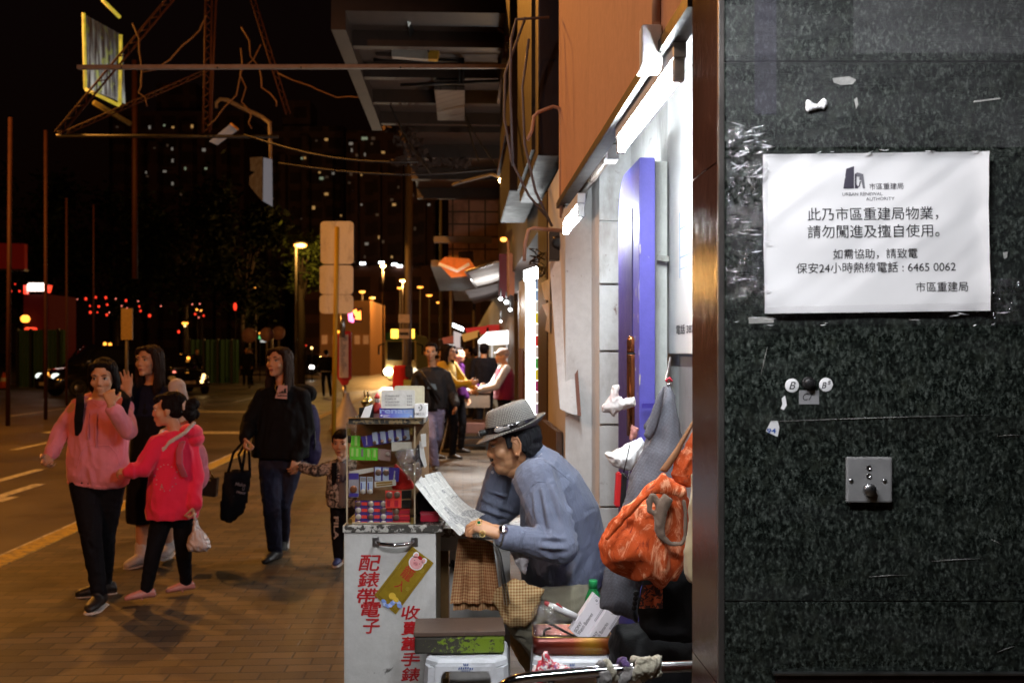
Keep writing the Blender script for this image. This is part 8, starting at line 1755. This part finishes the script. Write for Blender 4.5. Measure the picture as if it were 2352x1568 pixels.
# ---------------------------------------------------------------- man walking behind the stall
D = 12.6
J = mk(head=(989, 808, 12.55), neck=(993, 842, 12.6), sl=(960, 862, 12.6), sr=(1026, 862, 12.6), el=(950, 912, 12.6), wl=(954, 955, 12.5), er=(1040, 908, 12.6), wr=(1047, 928, 12.35), pelvis=(995, 936, 12.6), hl=(984, 946, 12.6), hr=(1006, 946, 12.6), kl=(990, 1006, 12.4), kr=(1004, 1004, 12.65), al=(999, 1066, 12.45), ar=(988, 1046, 12.95))
tl = {'l': V((.1, -1, 0)), 'r': V((-.1, -1, -.5))}
mn = Person("man in a dark jacket and jeans walking up behind the stall", J, (.05, -1, -.05), 1.0, skin_=SK_M, toes=tl, voxel=.008, hands=[(P(1047, 926, 12.35), V((.05, -.2, -1)), V((-1, 0, 0)), dict(curl=(.4, .5, .4), th=1))])
mn.top([(-.02, .19, .13), (.35, .19, .13), (.7, .19, .12), (.9, .15, .09), (1.0, .07, .06)], (.068, .064, .05), "jacket", cloth("charcoal_jacket", (.028, .028, .032), rough=.6), .010)
q = MB(); sec, *_ = torso_secs(J, [(-.08, .115, .135), (.4, .11, .137), (.85, .07, .10), (.97, .05, .07)]); q.loft(sec, 16); mn.cloth("dark_shirt", q, BLK, wr=.003)
q = MB(); q.prism([P(981, 892, 12.44), P(1004, 895, 12.44), P(1000, 882, 12.44), P(986, 880, 12.44)], Y_ * .01); mn.T.part("shirt_print", q, mat("blue_shirt_print", (.16, .26, .36), .8))
q = MB(); q.tube([P(966, 850, 12.46), P(985, 880, 12.42), P(1012, 918, 12.42)], .014, 6); mn.T.part("shoulder_strap", q, BLACKM)
mn.legs((.098, .070, .060), cloth("faded_blue_denim", (.30, .30, .50), 200, .4), "jeans", .009); mn.shoes(SHOEB); mn.hair(HAIRB, cap_hair, .007)
# ---------------------------------------------------------------- simple background people (same builder, standing pose)
def stand(label, x, y_head, D, yaw, ht=1.62, skin_=SK_M, topm=NAVY, legm=LEGG, hairm_=HAIRB, pose=None, hair='short', road=0.0, scale=1.0, wr=.008, bulk=1.0, extra=None):
 base = V((*P(x, 850, D).xy, -road)); f = V((math.sin(yaw), -math.cos(yaw), 0)); r = V((-f.y, f.x, 0)) * -1.0; r = f.cross(Z_).normalized()
 k = ht / 1.65
 def W(a, b, c): return base + (r * a + f * b + Z_ * c) * k
 J = dict(head=W(0, .03, 1.53), neck=W(0, -.01, 1.40), sl=W(-.17, 0, 1.34), sr=W(.17, 0, 1.34), el=W(-.22, -.02, 1.07), wl=W(-.22, .08, .86), er=W(.22, -.02, 1.07), wr=W(.22, .08, .86), pelvis=W(0, 0, .92), hl=W(-.085, 0, .86), hr=W(.085, 0, .86), kl=W(-.09, .06, .47), kr=W(.09, -.04, .47), al=W(-.09, .03, .08), ar=W(.09, -.14, .09))
 for kk, v in (pose or {}).items(): J[kk] = W(*v)
 tl = {'l': f, 'r': f}
 p = Person(label, J, f, 1.0 * k, skin_=skin_, toes=tl, voxel=.010, scale=k, hands=[(J['w' + a], (J['w' + a] - J['e' + a]), r * (1 if a == 'l' else -1), dict(curl=(.4, .5, .4), th=1)) for a in 'lr'])
 b = bulk
 p.top([(-.05, .175 * k * b, .125 * k), (.35, .165 * k * b, .125 * k), (.7, .17 * k * b, .115 * k), (.9, .14 * k * b, .085 * k), (1.0, .065 * k, .06 * k)], (.060 * k, .056 * k, .044 * k), "jacket", topm, wr)
 p.legs((.092 * k, .066 * k, .05 * k), legm, "trousers", .006); p.shoes(SHOEB)
 if hair == 'short': p.hair(hairm_, cap_hair, .009)
 elif hair == 'long': p.hair(hairm_, lambda q, h, fr, s: hb_long(q, h, fr, s, .12), .009)
 elif hair == 'cap':
  q = MB(); fr = p.fr; ax = (fr[1], fr[0], fr[2]); q.ell(p.h(0, -.012, .045), .088 * k, .108 * k, .080 * k, ax); q.ell(p.h(0, .09, .045), .062 * k, .06 * k, .012 * k, ax); p.T.part("cap", skin(q, .008, 2), hairm_)
 return p, W
stand("woman in a yellow jacket turned toward the stalls", 1027, 772, 13.9, R(62), 1.62, SK_F, cloth("yellow_jacket", (.55, .34, .02)), LEGG, HAIRB, dict(er=(.14, .22, 1.08), wr=(.06, .40, 1.10), el=(-.2, .16, 1.1), wl=(-.10, .38, 1.04)), 'long')
stand("woman in a purple top beside the one in yellow", 1049, 785, 14.8, R(70), 1.58, SK_F, cloth("purple_top", (.07, .015, .10)), LEGG, HAIRB, dict(er=(.14, .22, 1.08), wr=(.06, .38, 1.04)), 'short')
v_, W_ = stand("stall vendor in a maroon vest and a grey cap with white sleeves", 1158, 795, 14.3, R(-78), 1.56, SK_M, cloth("white_shirt", (.66, .66, .68)), LEGG, cloth("grey_pink_cap", (.34, .27, .26)), dict(el=(-.20, .16, 1.08), wl=(-.14, .40, 1.02), er=(.20, .16, 1.06), wr=(.10, .42, 1.0)), 'cap', bulk=1.1)
q = MB(); sec, *_ = torso_secs(v_.J, [(-.1, .20, .15), (.35, .195, .15), (.7, .19, .135), (.88, .15, .10)]); spine(q, sec); v_.cloth("maroon_vest", q, cloth("maroon_knit", (.20, .008, .04)), wr=.008)
stand("person in a dark jacket standing among the stalls", 1112, 795, 17.5, R(170), 1.66, SK_M, cloth("black_jacket", (.015, .015, .02)), LEGG, HAIRB)
stand("shopper in dark clothes left of the one at the stalls", 1096, 800, 19.5, R(120), 1.6, SK_M, cloth("dark_grey_coat", (.03, .03, .035)), LEGG, HAIRB)
stand("distant shopper in blue grey by the slim pale post", 1078, 800, 23, R(-60), 1.62, SK_M, cloth("blue_grey_coat", (.06, .07, .09)), DENIM, HAIRB)
stand("woman in pale clothes walking beside the minibus", 1014, 812, 24, R(10), 1.58, SK_F, cloth("pinkish_top", (.34, .22, .20)), DENIM, HAIRB)
p_, W_ = stand("man in black standing in the road near the yellow pole", 749, 800, 36.5, R(190), 1.72, SK_M, NAVY, LEGG, HAIRB, dict(kl=(-.10, .0, .47), kr=(.12, .06, .47), al=(-.08, 0, .08), ar=(.16, .10, .08)), road=.12)
q = MB(); sec, *_ = torso_secs(p_.J, [(-.10, .182, .132), (-.02, .182, .132)]); spine(q, sec); p_.cloth("white_shirt_hem", q, cloth("white_shirt", (.66, .66, .68)), wr=.002)
stand("dim figure in black by the corrugated hoarding", 452, 790, 46, R(30), 1.66, SK_M, NAVY, LEGG, HAIRB, road=.0)
stand("left of two dim figures behind the woman in black's shoulder", 566, 780, 44, R(20), 1.72, SK_M, NAVY, LEGG, HAIRB, road=.0)
stand("right of two dim figures behind the woman in black's shoulder", 577, 785, 45, R(-40), 1.68, SK_M, NAVY, LEGG, HAIRB, road=.0)
# ================================================================== the seated watch repairer
J = mk(head=(1180, 1016, 3.88), neck=(1222, 1052, 3.90), sl=(1232, 1104, 3.72), sr=(1222, 1100, 4.08), el=(1288, 1254, 3.62), wl=(1160, 1232, 3.55), er=(1122, 1192, 4.02), wr=(1146, 1092, 3.96), pelvis=(1305, 1350, 3.92), hl=(1318, 1378, 3.80), hr=(1318, 1378, 4.04), kl=(1205, 1418, 3.68), kr=(1180, 1410, 4.02))
J['al'] = V((J['kl'].x + .24, J['kl'].y + .20, .09)); J['ar'] = V((J['kr'].x + .16, J['kr'].y + .10, .09))
base = V((P(1300, 0, 3.9).x, 3.9, 0))
mT = Thing("person", "older man in a blue shirt and grey trilby reading a newspaper at his stall", "person", base)
fr = frame((-1, -.06, -.20)); hs = 1.0; q = MB()
h = head(q, J['head'], fr, hs, 1.15, 1.12, J['neck'], .058)
q.ell(h(0, .045, -.085), .044, .05, .034, (fr[1], fr[0], fr[2]), 14); q.ell(h(0, .0, -.105), .048, .06, .036, (fr[1], fr[0], fr[2]), 14)
ns = Y_
def sec2(x, y, D, ang, a, b): d = V((math.cos(R(ang)), 0, math.sin(R(ang)))); return (P(x, y, D), d * a, Y_ * b)
q.loft([sec2(1300, 1370, 3.92, 8, .11, .13), sec2(1295, 1280, 3.92, 8, .12, .13), sec2(1285, 1190, 3.9, 20, .12, .14), sec2(1262, 1115, 3.9, 35, .11, .15), sec2(1238, 1070, 3.9, 48, .07, .10), sec2(1222, 1048, 3.9, 55, .05, .055)], 18)
for a in 'lr':
 q.cap_(J['s' + a], J['e' + a], .048, .040); q.cap_(J['e' + a], J['w' + a], .040, .030); q.cap_(J['h' + a], J['k' + a], .075, .052); q.cap_(J['k' + a], J['a' + a], .052, .036); q.cap_(J['a' + a] - Z_ * .035, J['a' + a] + V((-.13, -.02, -.045)), .034, .028)
w = P(1150, 1226, 3.545); hand(q, w, P(1092, 1204, 3.56) - w, V((-.15, .30, -1)), 1.10, (.62, .85, .60), -1, .05)
w2_ = P(1148, 1098, 3.96); hand(q, w2_, V((.10, -.05, 1)), V((.6, .1, .5)), 1.0, (.9, 1.0, .7), 1, .05)
me = skin(q, .0036, 3)
fb = face_bits(h, fr, hs, .0, True, .35); bm = bmesh.new(); bm.from_mesh(me); m2 = bpy.data.meshes.new("f"); fb.ell(h(0, .098, -.047), .026, .008, .007, (fr[1], fr[0], fr[2]), 12, 3)
fb.bm.to_mesh(m2); fb.bm.free(); bm.from_mesh(m2); bm.to_mesh(me); bm.free()
body = mT.part("body", me, [SK_D, EYEW, IRIS, BROW, mat("brown_lip", (.22, .075, .05), .5, 0, .1, bump=0)])
ax = (fr[1], fr[0], fr[2]); q = MB(); q.tube([h(-.080, .006, -.036), h(-.084, -.004, -.042), h(-.084, -.014, -.025), h(-.086, -.020, .0), h(-.085, -.014, .022), h(-.084, .004, .026), h(-.083, .012, .012)], [.007, .0075, .006, .005, .005, .005, .004], 8); q.tube([h(-.081, .004, .012), h(-.083, -.006, .0), h(-.082, -.002, -.018)], .004, 8)
mT.part("ear_rim", skin(q, .002, 2), SK_D, body)
q = MB(); q.ell(h(0, -.040, .015), .079, .075, .075, ax, 20); q.ell(h(0, -.058, -.030), .070, .050, .050, ax, 18); q.ell(h(0, -.01, .05), .081, .085, .05, ax)
for sx in (-1, 1): q.ell(h(.071 * sx, -.036, .0), .014, .028, .040, ax, 12); q.ell(h(.073 * sx, .022, .018), .009, .014, .034, ax, 10); q.ell(h(.068 * sx, -.052, -.035), .014, .022, .028, ax, 12)
mT.part("hair", skin(q, .003, 1, .006, 55, stretch=(1, 1, .35)), HAIRG)
ht = Thing("trilby_hat", "grey straw trilby with a shiny black band on the seated man's head", "hat", h(0, 0, .05))
tu = (fr[2] * .95 + fr[0] * .03).normalized(); tf = (fr[0] - tu * fr[0].dot(tu)).normalized(); tr_ = tf.cross(tu).normalized()
t = NT("houndstooth_straw"); nr = t.tc("UV"); spx = t.n("SeparateXYZ"); t.l(nr, spx.inputs[0])
a1 = t.math('GREATER_THAN', t.math('FRACT', t.math('MULTIPLY', spx.outputs[0], 84)), .45); a2 = t.math('GREATER_THAN', t.math('FRACT', t.math('MULTIPLY', spx.outputs[1], 30)), .45)
k_ = t.math('MULTIPLY', a1, a2); t.base(t.mix(k_, (.10, .095, .088), (.42, .40, .37))); t.set(Roughness=.75); t.bump(k_, .3, .002); STRAW = t.m
hb0 = h(0, -.004, .052)
def hs_(x, y, z): return hb0 + tr_ * x + tf * y + tu * z
q = MB(); rings = []
for z, rx, ry, dip in ((-.004, .084, .103, 0), (.02, .083, .102, 0), (.05, .078, .096, 0), (.075, .072, .089, .3), (.092, .064, .080, .9), (.098, .050, .066, 1.3), (.088, .026, .044, 1.5), (.078, .004, .012, 1.0)):
 rings.append(q.ring([hs_(math.cos(2 * math.pi * k / 40) * rx * (1 - .16 * max(0, math.sin(2 * math.pi * k / 40)) * min(1, z / .06)), math.sin(2 * math.pi * k / 40) * ry, z + .012 * dip * (-math.sin(2 * math.pi * k / 40)) * .5) for k in range(40)]))
q.bridge(rings, 0, True, True, True, True); ht.part("crown", q, STRAW)
q = MB(); rings = []
for rr_, zz in ((1.0, .0), (1.18, -.004), (1.42, -.004), (1.48, .0), (1.44, .002), (1.18, .002), (1.0, .005)):
 ring = []
 for k in range(48):
  an = 2 * math.pi * k / 48; s_ = math.sin(an); e = (rr_ - 1) / .48
  lift = e * (-.026 * max(0, s_) + .034 * max(0, -s_) ** 1.5 + .008 * abs(math.cos(an)))
  ring.append(hs_(math.cos(an) * .084 * (1 + (rr_ - 1) * .95), s_ * .103 * (1 + (rr_ - 1) * (.95 if s_ > 0 else .78)), zz + lift))
 rings.append(q.ring(ring))
q.bridge(rings, 0, True, True, False, True); ht.part("brim", q, STRAW)
q = MB(); rings = [q.ring([hs_(math.cos(2 * math.pi * k / 40) * rx, math.sin(2 * math.pi * k / 40) * ry, z) for k in range(40)]) for z, rx, ry in ((.002, .0865, .1055), (.010, .0868, .106), (.028, .0855, .1045), (.030, .084, .103))]
q.bridge(rings, 0, True, True, False); ht.part("band", q, mat("black_patent", (.010, .009, .010), .12, 0, .1, coat=.5, bump=0))
q = MB(); c_ = hs_(-.078, .046, .018); q.ell(c_, .006, .026, .011, (tr_, tf, tu)); q.ell(hs_(-.082, .018, .017), .005, .014, .009, (tr_, tf, tu)); ht.part("band_tape", skin(q, .0022, 1, .003, 160), mat("silver_tape", (.40, .38, .38), .25, .3))
lp = Thing("headlamp", "small black lamp clipped to the front of the hat band", "headlamp", hs_(0, .11, .01)); c_ = hs_(-.015, .100, .014)
q = MB(); q.lathe(c_, [(.009, 0), (.012, .005), (.012, .018), (.0135, .019), (.0135, .026), (.011, .028)], 20, 0, tf, tu); lp.part("barrel", q, BLACKM)
q = MB(); q.lathe(c_ + tf * .0285, [(.0105, 0), (.009, .002), (.0002, .003)], 20, 0, tf, tu); lp.part("lens", q, mat("lamp_lens", (.35, .33, .33), .1))
BLUES = cloth("blue_grey_cotton", (.165, .185, .265), 380, .18, .75, .9, None, .15)
t_ = BLUES
q = MB()
q.loft([sec2(1292, 1350, 3.92, 6, .155, .175), sec2(1294, 1310, 3.92, 6, .168, .185), sec2(1294, 1255, 3.92, 10, .172, .19), sec2(1284, 1190, 3.9, 20, .165, .195), sec2(1262, 1128, 3.9, 34, .140, .200), sec2(1240, 1084, 3.9, 46, .105, .165), sec2(1226, 1060, 3.9, 54, .075, .105), sec2(1218, 1046, 3.9, 58, .066, .072)], 26, sq=.92)
q.cap_(J['sl'] + V((0, .02, 0)), J['sl'].lerp(J['el'], .55), .088, .076); q.cap_(J['sl'].lerp(J['el'], .5), J['el'], .076, .066); q.cap_(J['el'], J['el'].lerp(J['wl'], .5), .066, .058); q.cap_(J['el'].lerp(J['wl'], .5), J['el'].lerp(J['wl'], .88), .058, .042)
q.cap_(J['sr'] - Y_ * .02, J['er'], .080, .064); q.cap_(J['er'], J['er'].lerp(J['wr'], .95), .064, .054)
shm = skin(q, .0045, 3)
def fold(me, lines):
 import numpy as np
 n = len(me.vertices); co = np.empty(n * 3, 'f'); me.vertices.foreach_get('co', co); co = co.reshape(-1, 3); no = np.empty(n * 3, 'f'); me.vertices.foreach_get('normal', no); no = no.reshape(-1, 3)
 d = np.array([noise.noise(v.co * 10) * .0022 + noise.noise(v.co * 34) * .0012 - (1 - abs(noise.noise(V((v.co.x * 9 + v.co.z * 7, v.co.y * 5, (v.co.z - v.co.x) * 17)))) * 2) ** 3 * .0018 for v in me.vertices])
 for a, b, amp, w_, n_ in lines:      # a ridge with a valley beside it
  a_, ab, n_ = np.array(a), np.array(b - a), np.array(n_)
  tt = np.clip((co - a_) @ ab / (ab @ ab), 0, 1); pr = co - (a_ + tt[:, None] * ab); dist = np.linalg.norm(pr, axis=1); s_ = np.tanh((pr @ n_) / (w_ * .35))
  d += amp * 2.9 * np.exp(-(dist / w_) ** 2) * np.sin(np.pi * (tt * .8 + .1)) * s_
 me.vertices.foreach_set('co', (co + no * d[:, None]).astype('f').ravel()); me.update()
def F(x0, y0, x1, y1, D0, D1, amp=.006, w_=.020, nx=1, nz=0): return (P(x0, y0, D0), P(x1, y1, D1), amp, w_, V((nx, 0, nz)).normalized())
fold(shm, [F(1240, 1120, 1262, 1235, 3.63, 3.56, .007, .020), F(1222, 1130, 1232, 1230, 3.63, 3.58, .006, .016), F(1258, 1110, 1290, 1200, 3.66, 3.58, .006, .018), F(1285, 1080, 1305, 1170, 3.72, 3.66, .006, .022), F(1345, 1130, 1290, 1200, 3.74, 3.62, .008, .018, .5, .8), F(1350, 1160, 1295, 1222, 3.72, 3.62, .007, .018, .5, .8), F(1362, 1200, 1300, 1250, 3.73, 3.62, .006, .018, .4, .9), F(1372, 1260, 1310, 1330, 3.74, 3.72, .007, .024, .6, .7), F(1330, 1265, 1300, 1345, 3.72, 3.72, .006, .024, .8, .3), F(1290, 1240, 1230, 1235, 3.56, 3.50, .007, .014, 0, 1), F(1290, 1262, 1228, 1262, 3.56, 3.50, .007, .014, 0, 1), F(1260, 1222, 1212, 1222, 3.54, 3.50, .006, .012, 0, 1), F(1275, 1285, 1240, 1278, 3.57, 3.52, .005, .012, 0, 1), F(1110, 1150, 1190, 1185, 3.95, 3.98, .006, .016, 0, 1), F(1115, 1175, 1180, 1196, 3.95, 3.97, .006, .014, 0, 1), F(1125, 1130, 1180, 1150, 3.92, 3.95, .005, .014, 0, 1)])
shirt = mT.part("shirt", shm, BLUES)
on = surf(shirt, base); q = MB(); seam(q, on, [(1206, 1170), (1209, 1140), (1218, 1118), (1234, 1106), (1256, 1106)], .0016, .0004); mT.part("armhole_seam", q, BLUES, shirt)
q = MB(); seam(q, on, [(1250, 1058), (1284, 1082), (1318, 1112)], .0014, .0004); mT.part("yoke_seam", q, BLUES, shirt)
q = MB(); cpts = []
for k in range(17):
 an = R(-150 + k * 300 / 16); d1 = V((math.cos(R(58)), 0, math.sin(R(58)))); cpts.append(P(1220, 1040, 3.9) + Y_ * math.sin(an) * .070 * -1 + d1 * math.cos(an) * .066)
rings = [q.ring([c + V((0, 0, -.016)), c + (c - P(1220, 1040, 3.9)).normalized() * .010 + V((0, 0, -.012)), c + (c - P(1220, 1040, 3.9)).normalized() * .004 + V((-.010, 0, .020)), c + V((-.010, 0, .020))]) for c in cpts]
q.bridge(rings, 0, True, True, True); mT.part("collar", skin(q, .003, 2), BLUES, shirt)
q = MB(); w0, w1 = J['el'].lerp(J['wl'], .80), J['el'].lerp(J['wl'], .975); q.cap_(w0, w1, .0475, .0455, 20); mT.part("cuff", skin(q, .0035, 2, .003, 30), BLUES, shirt)
q = MB(); w0, w1 = J['er'].lerp(J['wr'], .80), J['er'].lerp(J['wr'], 1.04); q.cap_(w0, w1, .057, .053, 20); mT.part("cuff", skin(q, .0035, 2, .003, 30), BLUES, shirt)
for x, y in ((1131, 1084), (1146, 1088)):
 q = MB(); c_ = P(x, y, 3.905); q.lathe(c_, [(.006, 0), (.006, .003), (.0045, .0036), (.004, .002), (.0002, .002)], 14, 0, -Y_); mT.part("cuff_button", q, mat("pale_button", (.5, .5, .55), .3), shirt)
q = MB()
for k in range(5): a_ = P(1219 + k * 5.6, 1062 - k * 4.6, 3.765 + .004 * k); q.tube([a_, a_ + V((.006, 0, .005))], .0012, 5)
mT.part("collar_stitch", q, mat("white_thread", (.6, .6, .65), .8), shirt)
KH = cloth("grey_khaki_cotton", (.225, .205, .145), 300, .3)
q = MB(); q.ell(P(1318, 1382, 3.92), .14, .185, .085); q.cap_(J['hl'], J['kl'], .092, .074); q.cap_(J['hr'], J['kr'], .092, .074); q.cap_(J['kl'], J['kl'].lerp(J['al'], .30), .074, .066); q.cap_(J['kl'].lerp(J['al'], .28), J['kl'].lerp(J['al'], .95), .062, .054); q.cap_(J['kr'], J['kr'].lerp(J['ar'], .95), .070, .056)
tm = skin(q, .006, 4, .010, 12, seed=4, stretch=(1, 1, 1)); mT.part("trousers", tm, KH)
q = MB(); q.loft([sec2(1300, 1344, 3.92, 3, .158, .178), sec2(1300, 1358, 3.92, 3, .156, .176)], 28, sq=.92); mT.part("belt", q, mat("dark_belt_leather", (.018, .012, .010), .4))
q = MB()
for a in 'lr':
 c = J['a' + a]; q.loft([(c + V((x, 0, -.04)), Y_ * w_, Z_ * z_) for x, w_, z_ in ((.06, .03, .03), (.02, .042, .05), (-.06, .045, .034), (-.13, .035, .025), (-.17, .015, .015))], 14)
mT.part("shoe", skin(q, .007, 2), SHOEB)
wt = Thing("wristwatch", "steel wristwatch with a woven bracelet on the man's left wrist", "watch", P(1152, 1240, 3.52)); wd = (J['wl'] - J['el']).normalized(); wa = wd.cross(Y_).normalized(); c_ = P(1152, 1232, 3.545)
q = MB()
for k in range(30):
 an = 2 * math.pi * k / 30; p_ = c_ + (wa * math.cos(an) * .036 + wd.cross(wa) * math.sin(an) * .034); tg_ = (-wa * math.sin(an) + wd.cross(wa) * math.cos(an)); nn = tg_.cross(wd).normalized(); q.obox(p_, wd * .0095, tg_ * .0030, nn * .0018)
wt.part("bracelet", q, STEEL)
q = MB(); cdir = (-wa * .8 - Y_ * .6).normalized(); q.lathe(c_ + cdir * .035, [(.017, 0), (.017, .007), (.014, .009), (.0003, .009)], 20, 0, cdir, wd); wt.part("watch_case", q, CHROME)
for x, y, D_, m, lab in ((1100, 1199, 3.505, mat("green_stone", (.02, .20, .07), .15), "gold ring with a green stone on the man's hand"), (1108, 1226, 3.50, mat("gold_stone", (.4, .28, .06), .2, .6), "gold ring with a square face, lower on the man's hand")):
 c_ = P(x, y, D_); rg2 = Thing("ring", lab, "ring", c_, None); q = MB(); q.tube([c_ + V((.010 * math.cos(k * .52), .004 * math.sin(k * .52) + .006, .011 * math.sin(k * .52))) for k in range(13)], .0016, 6); rg2.part("band", q, BRASS)
 q = MB(); q.obox(c_ - Y_ * .001, V((.005, 0, .001)), Y_ * .003, V((-.001, 0, .0045)), bev=.001); rg2.part("stone", q, m)
ck2 = checks("tan_check_cloth", (.58, .42, .22), (.28, .13, .045), 1.0 / .0105, kind="Object", rot=0, stain=None)
q = MB(); pillow(q, [(1140, 1352), (1180, 1330), (1200, 1334), (1250, 1352), (1240, 1380), (1228, 1420), (1206, 1440), (1172, 1438), (1152, 1428), (1144, 1400), (1128, 1380)], lambda x, y: 3.60, .03, 3.5)
solo("check_cloth", skin(q, .004, 2, .010, 18, seed=6), ck2, "tan checked cloth spread over the seated man's knee", "cloth")
q = MB(); pillow(q, [(1172, 1262), (1190, 1255), (1212, 1268), (1216, 1290), (1206, 1318), (1194, 1308), (1178, 1280)], 3.60, .02, 3); solo("striped_rag", skin(q, .003, 2, .006, 40), mat("white_rag_cotton", (.46, .43, .45), .85, 0, .3, dirt=(.20, .08, .08), ds=20), "pale striped rag hanging under the man's forearm", "rag")
q = MB(); q.ell(P(1175, 1248, 3.66), .03, .03, .02); q.tube([P(1170, 1255, 3.6), P(1185, 1262, 3.6), P(1200, 1250, 3.62)], .006, 8); solo("watch_bundle", skin(q, .003, 1, .006, 90), mat("olive_bundle", (.16, .16, .10), .3, .3), "bundle of old watch straps under the man's wrist", "watches")
ss = Thing("low_stool", "dark stool under the seated man", "stool", V((P(1320, 0, 3.95).x, 3.95, 0))); c_ = V((P(1322, 0, 3.95).x, 3.95, 0)); zz = P(0, 1420, 3.92).z
q = MB(); q.loft([(c_ + Z_ * (zz - .05), X_ * .15, Y_ * .15), (c_ + Z_ * zz, X_ * .16, Y_ * .16)], 24); ss.part("seat", q, DARK)
for sx in (-1, 1):
 for sy in (-1, 1):
  q = MB(); q.tube([c_ + V((sx * .1, sy * .1, zz - .051)), c_ + V((sx * .14, sy * .14, 0))], .014, 8); ss.part("leg", q, DARK)
bpy.data.objects.remove(_to); bpy.data.curves.remove(_tc); bpy.data.scenes.remove(_ws)
